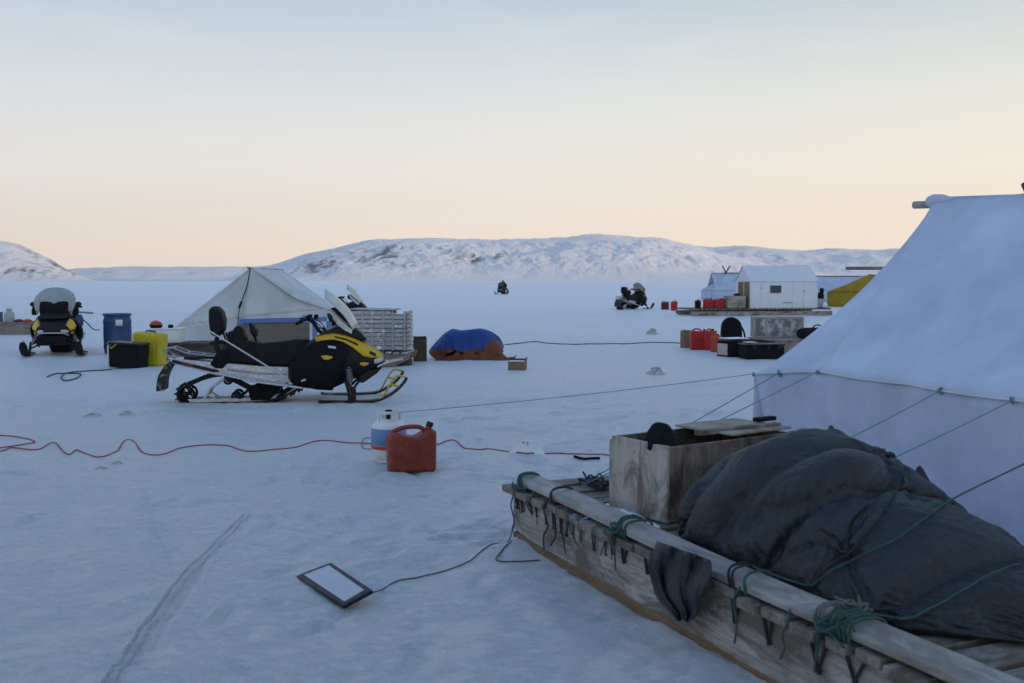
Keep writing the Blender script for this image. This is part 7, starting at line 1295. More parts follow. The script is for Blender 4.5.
0,12,11,9,9,9,9,8,6,7,8,7,6,7,7,7,7,7,7,8,7,6,7,5,6,4,5,4,3,4,3,3,2,3,1,1,2,0,1,-1,-4,-5,-2,-3,-3,-4,-4,-3,-5,-5,-6,-7,-4,-3,-4,-3,-1,0,-2,-4,-2,-2,-4,-5,-5,-5,-7,-7,-7,-8,-8,-9,-8,-9,-9,-9,-9,-10,-10,-12,
0,12,10,10,9,10,8,8,7,7,7,5,6,6,6,7,7,7,7,7,7,7,7,6,6,5,4,4,4,4,3,3,2,3,1,2,1,1,0,0,-2,-3,-3,-3,-4,-4,-3,-4,-5,-5,-6,-5,-4,-3,-1,-4,-1,-2,-1,-2,-4,-4,-5,-5,-5,-6,-6,-7,-8,-8,-8,-9,-8,-9,-9,-10,-9,-10,-10,-11,
0,12,10,10,10,9,9,7,6,5,6,7,6,5,7,6,6,7,6,7,7,7,7,6,6,6,4,5,4,4,3,3,3,2,2,2,1,1,1,-1,-1,-2,-3,-3,-4,-4,-3,-5,-4,-6,-5,-6,-4,-2,0,-1,-1,-1,-2,-2,-4,-4,-5,-6,-6,-7,-7,-7,-8,-8,-9,-8,-9,-8,-9,-10,-9,-10,-10,-11,
0,12,10,10,10,9,7,5,6,7,8,7,7,6,5,5,5,6,5,7,6,7,6,6,6,6,5,5,5,4,4,3,3,2,3,1,2,1,1,0,-2,-1,-3,-3,-3,-4,-4,-4,-5,-5,-5,-5,-6,-3,2,0,-1,-1,-2,-2,-4,-5,-5,-5,-7,-7,-7,-8,-8,-8,-8,-8,-9,-9,-9,-9,-9,-10,-10,-11,
0,11,11,10,10,8,7,6,5,8,8,7,8,7,6,5,4,5,4,5,4,6,5,6,6,6,5,6,5,4,4,4,3,3,3,2,1,2,1,0,-1,-1,-3,-2,-3,-4,-4,-5,-4,-5,-6,-5,-6,-3,2,0,0,-1,-2,-3,-4,-4,-5,-6,-6,-7,-7,-8,-8,-8,-8,-9,-8,-9,-9,-9,-9,-10,-10,-11,
0,11,11,10,9,9,8,6,4,8,7,8,8,7,7,7,5,6,4,4,3,3,4,4,4,5,5,5,6,4,4,5,4,3,3,3,1,2,1,1,0,-1,-2,-3,-2,-4,-4,-4,-5,-5,-6,-5,-7,-2,0,1,-1,-1,-2,-3,-3,-4,-5,-6,-6,-7,-7,-8,-8,-8,-8,-8,-9,-8,-9,-10,-9,-10,-9,-11,
0,11,10,11,9,9,8,7,5,6,7,8,8,7,8,7,7,6,5,5,4,2,3,2,2,3,3,4,4,4,5,5,5,3,4,2,3,2,1,1,1,0,-2,-3,-3,-2,-5,-2,-5,-5,-6,-6,-6,-5,-1,2,0,-2,-2,-3,-3,-5,-4,-6,-6,-6,-7,-8,-8,-7,-8,-9,-8,-9,-9,-9,-9,-9,-10,-11,
0,11,10,11,9,10,8,7,6,5,6,8,7,8,8,8,7,7,6,5,5,3,3,3,0,1,1,2,3,2,4,6,3,3,4,4,3,3,1,1,1,2,-2,-4,-4,0,-4,-1,-5,-3,-6,-7,-7,-6,0,0,0,-1,-3,-3,-4,-4,-5,-5,-6,-6,-7,-7,-8,-7,-8,-8,-9,-9,-9,-9,-9,-10,-9,-10,
0,11,10,11,9,9,9,8,6,6,4,7,8,8,8,8,8,7,7,6,5,4,3,3,2,2,1,1,0,1,1,2,2,3,4,4,3,3,2,1,1,0,3,-6,-4,2,-2,-1,-6,-1,-6,-7,-8,-6,-2,0,0,-2,-2,-4,-3,-4,-5,-5,-6,-6,-7,-6,-8,-8,-8,-8,-7,-9,-9,-9,-10,-9,-9,-10,
0,11,10,10,10,9,9,6,7,6,5,7,7,8,8,8,7,8,7,8,7,4,3,3,3,3,2,1,1,1,0,-1,0,0,2,1,3,2,4,2,0,0,5,-5,-5,3,1,-3,-6,0,-5,-7,-7,-6,-3,-3,-1,-2,-2,-2,-4,-4,-4,-5,-5,-6,-7,-7,-8,-7,-7,-7,-8,-8,-9,-10,-9,-9,-10,-10,
0,11,10,10,10,9,7,8,7,7,6,5,7,7,8,8,9,8,7,7,7,5,4,4,3,3,2,3,1,2,1,0,0,-2,-3,-1,1,2,0,2,1,0,5,-1,-4,3,2,-7,-2,0,-3,-8,-8,-7,-4,-2,-2,-2,-2,-3,-4,-4,-4,-5,-5,-6,-6,-6,-6,-6,-7,-8,-8,-9,-9,-9,-9,-9,-10,-11,
0,12,10,9,9,8,8,7,8,7,6,7,6,7,8,8,9,8,7,7,7,5,5,4,4,3,3,3,2,3,1,2,0,-1,-2,-2,-2,-3,-2,-1,2,-1,4,3,4,-1,-3,-5,-1,0,-4,-5,-8,-7,-5,-4,-2,-3,-4,-4,-4,-4,-5,-5,-5,-5,-5,-5,-4,-6,-6,-8,-8,-9,-9,-9,-10,-9,-9,-11,
0,13,9,7,11,9,8,8,7,7,7,6,6,6,7,9,8,8,8,7,6,6,5,4,4,4,4,3,3,3,2,2,1,1,-1,-1,-2,-4,-4,-4,-4,0,1,0,4,8,1,-9,-5,-4,2,-7,-7,-7,-6,-4,-2,-4,-3,-3,-4,-3,-4,-3,-4,-4,-4,-5,-6,-7,-8,-8,-8,-9,-8,-10,-9,-10,-10,-10,
0,14,11,6,9,9,8,7,8,7,7,7,6,5,6,8,8,9,8,7,7,5,5,5,4,4,4,4,3,3,3,2,2,1,-1,0,-2,-2,-3,-5,-2,-3,-4,-2,1,4,3,3,-3,-8,-5,-4,-7,-5,-4,-2,-2,-2,-3,-3,-4,-3,-4,-4,-5,-4,-6,-7,-7,-8,-7,-8,-8,-9,-9,-9,-9,-10,-9,-11,
0,11,9,9,10,9,8,7,7,7,7,7,7,6,5,7,8,8,9,7,7,6,5,5,5,4,4,4,4,3,3,3,1,1,0,-1,-2,-1,-3,-5,-3,2,-1,-7,-6,2,1,4,3,-3,-7,-5,-7,-7,-5,-4,0,0,-1,-3,-4,-3,-5,-4,-5,-6,-5,-7,-8,-7,-8,-7,-9,-8,-9,-10,-8,-10,-10,-11,
0,12,10,8,8,10,7,6,6,7,7,6,6,7,7,6,7,8,8,8,8,6,6,5,5,4,5,4,4,4,3,3,1,1,0,-1,-2,-2,-2,-4,-4,-3,3,-1,-6,-5,-2,-3,5,-5,0,-5,-5,-6,-7,-1,0,-1,-1,-1,-3,-4,-4,-5,-5,-6,-6,-7,-7,-7,-8,-8,-8,-9,-8,-10,-9,-10,-10,-10,
0,12,9,10,9,8,7,7,6,5,5,5,6,6,6,6,7,8,8,8,8,7,6,6,6,5,5,4,5,4,3,3,1,1,0,-1,-2,-2,-2,-4,-2,-6,-2,1,-1,-1,-3,-4,-4,-2,-3,-4,-6,-2,-5,-4,-1,0,0,-1,-1,-4,-4,-5,-6,-5,-7,-6,-7,-7,-8,-8,-8,-9,-8,-10,-9,-9,-10,-10,
0,11,10,10,8,10,6,7,7,6,5,4,4,3,5,5,6,6,7,8,8,8,8,8,7,5,5,5,5,4,4,2,2,1,0,-1,-1,-2,-2,-2,-6,-7,2,-2,4,-1,1,-5,-5,-6,-7,-6,-6,-4,-3,2,-4,3,-1,-1,-3,-3,-4,-5,-5,-6,-6,-6,-7,-7,-8,-8,-8,-8,-9,-9,-9,-9,-9,-11,
0,12,9,10,8,7,8,7,7,6,6,5,5,4,4,3,3,5,6,6,7,7,8,8,7,7,6,5,5,5,4,3,3,0,1,-1,-1,-2,-2,-3,-7,-5,6,0,0,1,-2,-6,-1,-4,-6,-7,-6,-6,-6,-2,1,1,0,-2,-3,-3,-4,-5,-5,-5,-6,-6,-7,-7,-7,-8,-8,-8,-9,-8,-9,-9,-10,-10,
0,12,9,9,9,8,5,7,7,6,6,6,6,5,5,4,1,3,3,4,5,7,7,7,7,7,7,6,5,6,5,4,2,2,0,0,-1,-2,-2,-4,-6,-2,7,-1,3,-1,-5,-5,0,-3,-6,-7,-5,-5,-6,-6,-1,2,-1,-2,-2,-4,-3,-4,-5,-5,-6,-6,-6,-7,-8,-7,-8,-8,-9,-8,-9,-9,-8,-11,
0,11,10,9,9,8,5,4,7,7,6,6,6,6,6,5,4,2,4,3,2,3,3,5,6,7,6,7,6,6,5,5,3,2,1,1,-1,-1,-2,-4,-7,4,2,2,2,-3,-2,-3,-2,-3,-5,-6,-7,-6,-4,-4,-6,1,-1,-1,-3,-2,-4,-3,-5,-5,-5,-6,-6,-7,-7,-8,-8,-8,-8,-8,-8,-8,-9,-11,
0,11,9,9,9,7,7,5,4,6,6,7,5,6,6,6,5,4,4,3,3,3,2,2,2,4,5,6,5,6,5,5,4,3,2,1,1,-1,-1,-5,-4,6,0,3,-1,-1,1,-3,-3,-4,-4,-6,-5,-7,-6,-4,-3,-4,-1,-2,-1,-3,-3,-4,-3,-5,-5,-5,-6,-7,-7,-7,-8,-7,-8,-8,-8,-9,-8,-11,
0,11,9,8,8,8,7,6,5,3,4,7,6,6,5,6,6,5,4,2,3,4,3,3,2,2,2,4,2,4,4,5,4,3,3,3,1,1,0,-6,0,3,5,1,-3,3,-1,-3,-3,-3,-4,-5,-5,-6,-5,-7,-3,-1,-2,-5,-2,-3,-2,-3,-4,-4,-5,-6,-6,-7,-6,-6,-7,-8,-8,-8,-8,-8,-8,-10,
0,11,8,9,7,7,6,6,7,5,3,3,6,6,6,5,6,6,4,3,2,4,3,3,4,2,3,2,2,1,1,2,2,3,3,3,2,2,1,-4,3,5,5,-3,1,1,-1,-2,-3,-3,-4,-4,-5,-5,-6,-6,-5,-4,-1,-1,-2,-3,-4,-4,-4,-5,-4,-5,-6,-4,-7,-7,-7,-7,-7,-8,-7,-8,-7,-11,
0,10,9,8,7,7,6,4,6,6,6,5,1,6,5,7,5,5,5,3,5,4,4,4,3,3,2,2,2,-1,-1,-1,-1,1,2,2,2,2,3,6,0,7,-1,0,3,0,-1,-2,-3,-3,-3,-4,-4,-6,-6,-6,-6,-4,-2,-1,-3,-4,-4,-4,-4,-4,-3,-4,-4,-7,-5,-6,-7,-6,-7,-8,-7,-7,-8,-10,
0,10,8,7,8,7,7,6,4,4,5,5,5,2,5,7,4,6,5,5,5,5,4,3,3,3,3,3,1,0,0,-1,-2,-1,-1,-1,0,2,0,7,10,0,1,3,1,-1,-1,-1,-3,-2,-3,-3,-4,-5,-6,-6,-5,-5,-3,-3,-3,-2,-3,-2,-3,-4,-4,-4,-5,-7,-6,-6,-6,-7,-7,-7,-7,-6,-7,-11,
0,9,8,7,8,7,7,7,6,6,4,4,2,1,5,8,5,4,5,5,4,5,4,4,3,4,3,0,0,0,0,-1,0,0,-1,0,0,-1,-2,2,9,5,2,1,0,0,0,-1,-2,-1,-2,-2,-3,-5,-4,-5,-4,-4,-3,-4,-4,-3,-3,-3,-5,-3,-4,-5,-5,-5,-6,-6,-7,-6,-7,-6,-6,-7,-8,-10,
0,8,7,7,7,7,7,7,7,6,7,5,-1,0,-1,8,9,4,5,4,5,4,4,4,3,3,3,3,3,3,1,0,0,0,0,0,0,-1,-1,0,-8,6,2,1,0,1,0,0,0,-1,-1,-2,-2,-3,-2,-4,-3,-4,-3,-4,-4,-4,-4,-4,-4,-6,-3,-6,-5,-5,-5,-6,-6,-5,-7,-7,-6,-7,-7,-9,
0,8,7,7,6,6,6,7,6,6,6,6,5,9,0,-10,5,7,5,4,4,4,3,3,5,2,3,3,4,4,4,4,3,3,2,0,1,0,-2,1,-9,-8,-1,-1,0,0,0,-1,0,0,0,0,-1,-1,-3,-2,-3,-5,-5,-3,-2,-3,-5,-5,-4,-3,-4,-5,-5,-6,-5,-5,-5,-6,-6,-6,-7,-6,-7,-9,
0,9,7,6,7,6,7,6,6,5,5,4,4,7,6,-4,-9,4,6,5,3,5,5,5,5,5,5,4,5,4,4,4,4,3,1,0,0,-4,-2,-5,5,-5,-5,-6,-4,-3,-1,-2,-1,0,0,-1,0,0,-1,-1,-2,-3,-4,-6,-4,-2,-3,-4,-5,-4,-3,-5,-4,-4,-5,-5,-5,-6,-5,-6,-6,-6,-7,-9,
0,7,7,7,6,6,6,5,5,5,4,4,4,4,7,0,2,-7,5,4,4,5,5,4,5,6,5,5,6,6,6,4,3,1,1,0,-2,-2,-4,-2,6,-2,-1,-5,-6,-6,-5,-4,-2,-4,-2,-1,0,-1,-1,0,-2,-2,-2,-3,-5,-5,-3,-4,-2,-4,-4,-5,-4,-4,-5,-4,-2,-6,-5,-6,-6,-6,-6,-8,
0,6,7,6,6,6,6,6,4,5,4,4,4,3,2,3,4,2,5,4,4,5,4,5,4,5,5,6,4,5,4,2,3,1,0,0,-1,-4,0,-1,5,-1,-1,-3,-4,-4,-5,-5,-6,-5,-5,-3,-4,-2,-2,-1,-2,-2,-2,-2,-2,-3,-3,-5,-3,-1,-3,-5,-4,-4,-5,-4,-4,-3,-5,-6,-6,-6,-6,-6,
0,7,6,6,6,6,4,5,5,6,3,3,7,4,-3,1,5,5,5,3,5,6,6,5,5,4,5,4,4,3,4,2,3,1,1,1,-3,0,0,-2,5,-1,-1,-3,-3,-3,-5,-4,-5,-6,-6,-5,-5,-4,-4,-3,-3,-3,-3,-3,-2,-1,-1,-1,-3,-4,-3,-3,-3,-3,-4,-5,-5,-5,-4,-5,-5,-6,-4,-6,
0,6,6,6,6,6,6,5,4,4,3,5,6,2,-2,2,5,2,3,5,5,4,5,6,6,6,4,5,3,4,3,3,3,2,2,0,-1,0,-1,0,3,-2,-1,-2,-3,-3,-4,-4,-4,-5,-4,-5,-5,-5,-5,-5,-4,-5,-4,-4,-2,-3,-2,-2,-1,1,-3,-4,-4,-4,-4,-4,-3,-6,-5,-5,-5,-2,-4,-6,
0,5,6,6,6,6,6,4,2,4,5,6,5,-1,-1,4,6,5,0,3,6,5,4,5,4,5,6,4,5,3,4,3,2,3,2,1,0,0,-1,1,1,-1,-2,-2,-2,-3,-4,-3,-4,-4,-4,-5,-4,-4,-5,-4,-5,-5,-5,-6,-5,-5,-3,-1,-4,0,-1,-4,-1,-2,-4,-4,-5,-5,-5,-2,-5,-3,-3,-6,
0,6,5,5,6,6,4,3,4,5,6,5,1,-1,2,6,4,5,4,1,3,5,5,5,5,4,5,4,4,4,3,3,3,2,2,1,1,1,0,1,0,-2,-1,-2,-2,-3,-3,-3,-4,-3,-4,-3,-4,-4,-4,-4,-5,-5,-5,-6,-5,-5,-5,-4,-2,-4,-1,-4,-1,-2,-2,-4,-4,-5,-4,-2,-4,-4,-4,-5,
0,5,5,5,5,5,3,5,5,5,5,3,0,0,6,5,4,3,5,4,4,3,4,5,4,4,4,4,3,4,3,3,3,2,2,2,1,1,1,0,0,-1,-1,-2,-2,-3,-2,-3,-3,-3,-4,-3,-3,-4,-4,-3,-4,-5,-5,-5,-5,-5,-5,-5,-4,-4,-3,-3,-2,-2,-4,-1,-3,-5,-3,-3,-5,-5,-3,-5,
0,5,4,3,5,5,5,5,5,5,3,1,-1,5,5,6,4,4,2,4,5,5,4,3,4,4,3,4,3,3,3,3,3,2,2,2,1,2,0,1,0,-1,-1,-2,-2,-2,-2,-3,-2,-3,-3,-3,-3,-3,-4,-3,-4,-4,-5,-4,-4,-5,-4,-4,-5,-5,-4,-4,-2,-2,-5,-4,-1,-4,-4,-4,-5,-3,-5,-4,
0,5,4,1,5,5,5,5,5,3,2,1,4,5,5,5,4,4,4,3,2,5,4,4,3,4,4,3,3,3,3,3,2,2,2,2,2,1,1,0,0,-1,-1,-1,-2,-2,-2,-2,-2,-3,-2,-3,-3,-3,-3,-3,-4,-4,-4,-4,-4,-4,-4,-5,-4,-5,-5,-2,-4,-3,-3,-5,-4,-4,-4,-2,-4,-4,-4,-5,
0,4,4,2,4,5,5,4,2,2,3,5,5,5,5,4,4,4,3,4,3,3,4,4,3,4,3,3,3,3,3,3,2,2,2,1,2,1,1,0,0,-1,-1,-1,-1,-2,-2,-2,-2,-2,-2,-2,-3,-3,-3,-3,-3,-3,-4,-4,-3,-4,-4,-4,-5,-4,-5,-4,-2,-5,-4,-5,-6,-2,-4,-3,-4,-5,-3,-4,
0,4,0,4,5,4,3,4,3,5,4,5,5,4,3,4,4,3,3,4,4,3,4,3,4,3,3,3,3,3,3,2,2,2,2,2,1,1,1,0,0,-1,0,-1,-2,-1,-2,-1,-2,-2,-2,-2,-2,-3,-3,-3,-3,-4,-3,-3,-4,-4,-4,-4,-4,-4,-4,-4,-4,-5,-4,-4,-4,-4,-4,-4,-4,-3,-4,-4,
0,7,3,-1,2,5,4,4,4,5,4,4,4,3,3,3,3,3,3,4,4,3,4,3,4,4,3,3,3,3,2,3,2,2,1,2,1,1,1,0,0,0,-1,-1,-1,-1,-2,-1,-2,-2,-2,-1,-3,-3,-4,-3,-4,-3,-3,-2,-4,-4,-4,-5,-4,-5,-4,-3,-3,-4,-5,-2,-4,-4,-2,-4,-4,-2,-5,-5,
0,9,1,0,5,2,2,3,4,4,4,3,4,3,1,4,3,4,3,4,3,4,4,4,4,4,3,2,3,3,2,3,2,2,2,1,1,1,1,0,0,0,-1,-1,-1,-1,-1,-2,-2,-2,-2,-2,-1,-2,-3,-4,-5,-3,-4,-4,-2,-4,-4,-4,-4,-4,-4,-5,-3,-2,-4,-3,-2,-5,-4,0,-4,-5,-4,-4,
0,4,4,3,3,0,3,3,2,3,3,3,2,5,2,2,5,4,3,4,4,4,4,4,3,3,3,3,4,3,2,3,2,2,1,2,1,1,0,1,0,0,-1,-1,0,-1,-2,-1,-2,-2,-3,-2,-3,-2,-2,-2,-2,-5,-2,-4,-4,-5,-4,-4,-4,-4,-3,-4,-4,-1,-4,-4,-1,-3,-4,-2,-3,-4,-3,-6,
0,4,3,3,2,0,4,2,2,2,2,3,1,3,4,2,4,4,4,4,3,4,4,3,4,3,4,3,3,2,3,2,2,3,2,2,1,1,0,1,0,0,0,-1,-1,0,-2,-1,-1,-2,-2,-3,-2,-3,-3,-3,-2,-2,-4,-3,-4,-2,-4,-5,-4,-4,-3,-3,-4,-4,-1,-4,-3,-2,-3,-3,-2,-4,-4,-5,
0,5,3,3,3,1,3,1,1,2,2,2,1,2,3,3,2,3,4,4,3,3,4,3,3,4,3,2,3,2,4,2,3,3,2,1,1,1,1,1,0,1,0,-1,0,-1,-1,-1,-2,-2,-1,-2,-3,-2,-3,-3,-3,-1,-3,-4,-4,-2,-3,-4,-4,-3,-3,-3,-4,-3,-3,-3,-4,-2,-2,-4,-2,-3,-4,-5,
0,5,3,4,4,1,3,2,0,3,2,2,1,1,2,3,1,2,4,3,2,3,3,3,2,2,3,3,2,2,4,3,2,2,2,2,1,1,1,1,1,0,1,0,-1,0,-1,-1,-2,-2,-1,-2,-2,-2,-2,-3,-3,-2,-1,-4,-4,-2,-4,-2,-3,-3,-3,-4,-3,-3,-3,-3,-4,-2,-2,-4,-2,-3,-4,-5,
0,4,5,4,4,1,2,4,0,3,3,1,1,2,1,3,1,2,3,3,1,2,3,2,3,1,2,2,2,2,3,3,1,2,2,1,1,1,1,1,1,0,1,0,0,0,0,-1,-1,-2,-2,-2,-2,-2,-2,-2,-2,-3,-1,-3,-3,-2,-3,-3,-2,-3,-3,-3,-3,-4,-3,-2,-3,-2,-3,-3,-4,-2,-4,-5,
0,5,4,4,5,2,1,4,1,2,3,1,2,2,1,2,2,1,2,4,1,2,2,3,2,2,0,2,2,1,3,2,1,1,2,1,0,1,1,1,0,0,0,1,-1,0,0,0,-1,-2,-1,-2,-2,-1,-3,-2,-1,-2,-2,-2,-2,-2,-3,-2,-2,-3,-4,-2,-3,-3,-3,-2,-3,-2,-3,-3,-4,-2,-4,-5,
0,5,4,4,5,3,1,3,2,1,4,0,2,2,2,1,2,3,1,3,2,1,3,2,2,2,1,1,2,1,2,2,1,1,1,1,1,0,0,1,-1,0,-1,0,0,0,-1,0,-1,-1,-2,-1,-3,-1,-1,-3,0,-2,-3,-1,-1,-2,-3,-2,-2,-2,-3,-3,-2,-3,-3,-2,-2,-2,-3,-3,-4,-2,-4,-5,
0,5,4,4,4,4,1,3,2,1,3,2,1,2,2,1,2,3,1,2,2,2,2,3,1,2,2,1,2,1,2,1,2,1,1,1,0,1,0,0,-1,-1,-1,0,-1,-1,-1,0,-2,-1,-1,-2,-2,-2,-1,-3,0,-1,-3,-1,-1,-2,-2,-2,-2,-2,-2,-2,-3,-2,-3,-2,-2,-2,-3,-2,-4,-3,-3,-5,
0,5,4,4,4,3,1,3,2,1,3,2,1,2,3,1,1,3,2,2,2,2,2,2,1,2,2,1,2,1,2,1,2,1,2,1,1,0,0,0,-1,-1,-2,-1,-1,0,-2,-1,-2,-1,-2,-2,-2,-2,-1,-2,-2,-1,-1,-2,0,-2,-2,-2,-1,-3,-2,-1,-3,-2,-2,-3,-1,-2,-3,-2,-3,-3,-3,-5,
0,5,4,3,4,3,1,3,2,1,2,2,2,2,2,2,1,2,3,2,2,2,2,1,2,2,1,2,2,1,1,2,2,1,2,1,1,0,0,0,-1,-1,-1,-2,-1,0,-2,-1,-2,-2,-1,-3,-2,-2,-2,-2,-1,-2,-1,-2,-1,-1,-2,-2,-1,-3,-1,-2,-2,-3,-1,-2,-1,-2,-3,-2,-2,-3,-3,-5,
0,5,4,3,3,2,1,3,2,2,2,2,1,2,2,2,2,2,2,2,2,3,2,0,2,2,1,2,1,2,1,2,2,1,1,1,1,1,0,0,-1,-1,-1,-2,-1,0,-1,-2,-1,-2,-2,-2,-3,-2,-2,-2,-1,-2,-2,-1,-1,-2,-2,-1,-2,-2,-2,-1,-2,-2,-2,-1,-1,-3,-1,-2,-3,-2,-3,-5,
0,5,3,3,2,3,1,3,2,1,2,2,2,1,2,2,2,2,3,1,2,3,2,0,2,2,1,1,2,1,2,1,2,1,1,1,1,0,0,0,-1,-1,0,-1,-1,-1,-1,-1,-1,-2,-2,-2,-2,-3,-2,-1,-2,-1,-2,-2,-1,-2,-2,-1,-2,-2,-1,-2,-1,-2,-2,-1,-1,-3,-1,-1,-3,-2,-4,-4,
0,4,4,2,2,3,1,2,2,2,1,2,2,2,0,3,2,1,3,2,2,2,2,1,1,2,1,1,1,2,1,2,1,1,1,1,0,0,0,0,-1,0,0,-2,0,-1,-1,-1,-1,-1,-2,-2,-2,-2,-2,-1,-3,-1,-1,-3,0,-2,-2,-1,-2,-1,-2,-1,-2,-1,-2,-1,-1,-2,-2,-1,-3,-1,-4,-4,
0,4,3,3,1,2,2,1,2,2,1,2,2,2,0,2,3,0,3,3,1,2,2,1,1,1,1,1,1,2,1,1,1,1,1,0,1,0,0,0,-1,0,0,-2,-1,0,-1,0,-2,-1,-2,-2,0,-3,-2,-1,-2,-1,-1,-3,0,-1,-3,0,-1,-2,-1,-2,-1,-1,-1,-2,-2,-1,-2,0,-3,-1,-4,-4,
0,4,3,2,2,1,2,1,1,3,1,1,2,2,0,1,3,0,3,2,2,1,2,0,1,2,0,1,1,1,1,1,1,1,1,0,0,0,0,0,-1,0,0,-1,-1,-1,0,0,-3,0,-1,-3,1,-2,-2,-1,-1,-2,-1,-2,-1,0,-3,0,0,-2,-2,0,-2,-1,-1,-1,-2,-2,0,-1,-3,-1,-3,-4,
0,4,2,2,2,1,1,2,0,3,1,0,2,2,0,1,3,0,2,2,2,0,2,0,1,1,0,1,1,0,1,1,0,1,1,-1,1,0,0,0,0,-1,0,-1,-1,-1,0,0,-2,0,0,-3,0,-1,-1,-1,-1,-1,-1,-2,-1,0,-1,-2,1,-2,-1,-1,-1,-2,0,-1,-2,-1,-1,0,-2,-1,-3,-4,
0,4,2,0,2,1,1,2,0,2,1,1,1,1,1,0,2,1,1,2,1,0,2,0,0,1,0,0,1,0,0,1,0,0,1,0,0,0,0,0,0,-1,0,0,-2,0,0,1,-2,-1,1,-2,0,0,-1,0,-1,-1,-2,-1,0,0,-1,-2,0,0,-2,-1,0,-1,-1,0,-1,-2,-1,0,-2,0,-3,-3,
0,3,2,-1,2,1,-1,2,2,0,1,0,1,0,2,1,1,1,0,1,1,0,1,0,-1,1,-1,0,1,0,-1,1,0,0,0,0,0,0,0,1,0,-1,0,1,-2,0,0,1,-2,0,1,-2,0,0,1,0,-1,0,-2,-1,0,-1,0,-1,0,1,-2,-2,1,-1,-1,0,0,-1,-2,1,-1,0,-2,-3,
0,3,1,-2,2,0,-2,2,3,0,-1,0,2,-1,1,1,1,0,1,0,0,1,0,-1,-1,0,-1,-1,1,0,-1,0,0,-1,-1,2,0,-2,2,0,1,0,-2,2,0,-1,1,0,-1,0,1,-1,0,0,2,0,-1,0,-1,-1,0,-1,1,-1,-1,2,-2,-2,1,0,-1,1,1,0,-3,1,1,0,-3,-1])
M['tarp'] = fabric('dark_grey_tarp', (.017, .022, .027), 0, rough=.58, vary=.3, wr=.6, wscale=1.6)
def tarp_detail(m):
    nt = m.node_tree; b = nt.nodes['Principled BSDF']; b.inputs['Specular IOR Level'].default_value = .5
    v = coords(nt); old = b.inputs['Base Color'].links[0].from_socket
    for sc_, st_, ds_ in ((6, .35, .02), (15, .45, .010), (34, .3, .004)):
        mp = coords(nt, (1.6, .7, 1), rot=(0, 0, R(25))); n_ = noise(nt, mp, sc_, 3, .5, 1.2)
        a_ = N(nt, 'ShaderNodeMath', operation='SUBTRACT'); nt.links.new(n_, a_.inputs[0]); a_.inputs[1].default_value = .5
        a2 = N(nt, 'ShaderNodeMath', operation='ABSOLUTE'); nt.links.new(a_.outputs[0], a2.inputs[0])
        a3 = N(nt, 'ShaderNodeMath', operation='POWER'); nt.links.new(a2.outputs[0], a3.inputs[0]); a3.inputs[1].default_value = .5
        bump(nt, b, a3.outputs[0], st_, ds_, b.inputs['Normal'].links[0].from_socket)
    s = noise(nt, v, 5.5, 8, .72, .5); c = mix(nt, ramp(nt, s, [(.58, 0), (.80, .6)]), old, (.13, .15, .165)); nt.links.new(c, b.inputs['Base Color'])
tarp_detail(M['tarp'])
# a stuffed bag, drawn in along the rope lines
V = unpack(BAG)
V[..., 2] = .347 + (V[..., 2] - .347) * 1.055
def upsample(V, n, m_):
    def one(V, n):
        k = V.shape[0]; t = np.linspace(0, k - 1, n); i = np.minimum(t.astype(int), k - 2); f = (t - i)[:, None, None]
        g = lambda j: V[np.clip(j, 0, k - 1)]
        p0, p1, p2, p3 = g(i - 1), g(i), g(i + 1), g(i + 2)
        return .5 * (2 * p1 + (p2 - p0) * f + (2 * p0 - 5 * p1 + 4 * p2 - p3) * f ** 2 + (3 * p1 - p0 - 3 * p2 + p3) * f ** 3)
    return one(one(V, n).transpose(1, 0, 2), m_).transpose(1, 0, 2)
V = upsample(V, 330, 280)
AU, AS = np.meshgrid(np.linspace(0, 1.9, 330), np.linspace(0, 1.5, 280), indexing='ij')
e1_ = np.gradient(V, axis=0); e2_ = np.gradient(V, axis=1); NN = np.cross(e1_, e2_); NN /= np.maximum(1e-9, np.linalg.norm(NN, axis=-1, keepdims=True))
if NN[165, 140, 2] < 0: NN = -NN
wx = vnoise(AU * 1.7, AS * 1.9, 41); wy = vnoise(AU * 1.9 + 7, AS * 1.6, 47)
def crease(fx, fy, ang, seed):
    ca, sa = math.cos(ang), math.sin(ang); p = (AU * ca + AS * sa) * fx + wx * 2.2; q = (-AU * sa + AS * ca) * fy + wy * 2.0
    return np.abs(vnoise(p, q, seed)) ** .75
act = np.clip(.55 + .9 * vnoise(AU * 2.1, AS * 2.3, 52), .12, 1.2)
Dm = act * (.014 * crease(7, 1.7, .45, 42) + .010 * crease(12, 3, -.35, 43) + .007 * crease(20, 6, .9, 44) + .0035 * crease(42, 15, .2, 45)) - .008
edge_ = np.clip(np.minimum(AS, 1.5 - AS) / .08, 0, 1)
V = V + NN * (Dm * edge_)[..., None]
V[..., 2] = np.maximum(V[..., 2], .349)
# bunched tips of cloth on the crest
for (u0, v0, hh, wd) in ((1.93, .80, .085, .035), (2.36, .92, .085, .035), (2.22, .86, .02, .05), (2.03, .74, .025, .045)):
    g_ = np.exp(-((V[..., 0] - u0) / wd) ** 2 - ((V[..., 1] - v0) / wd) ** 2) * (V[..., 2] > .5)
    V[..., 2] += hh * g_; V[..., 0] -= .3 * hh * g_
o = put(np_mesh('tarp_bundle', V[..., 0], V[..., 1], V[..., 2], M['tarp'])); tarp = o
tag(o, 'bulging bundle under a dark grey tarp, roped onto the foreground sled', 'bundle')
tv = [SM @ Vector(p) for p in V.reshape(-1, 3)]
nx, ny = V.shape[:2]
tf = [(i * ny + j, (i + 1) * ny + j, (i + 1) * ny + j + 1, i * ny + j + 1) for i in range(nx - 1) for j in range(ny - 1)]
tbvh = BVHTree.FromPolygons(tv, tf)
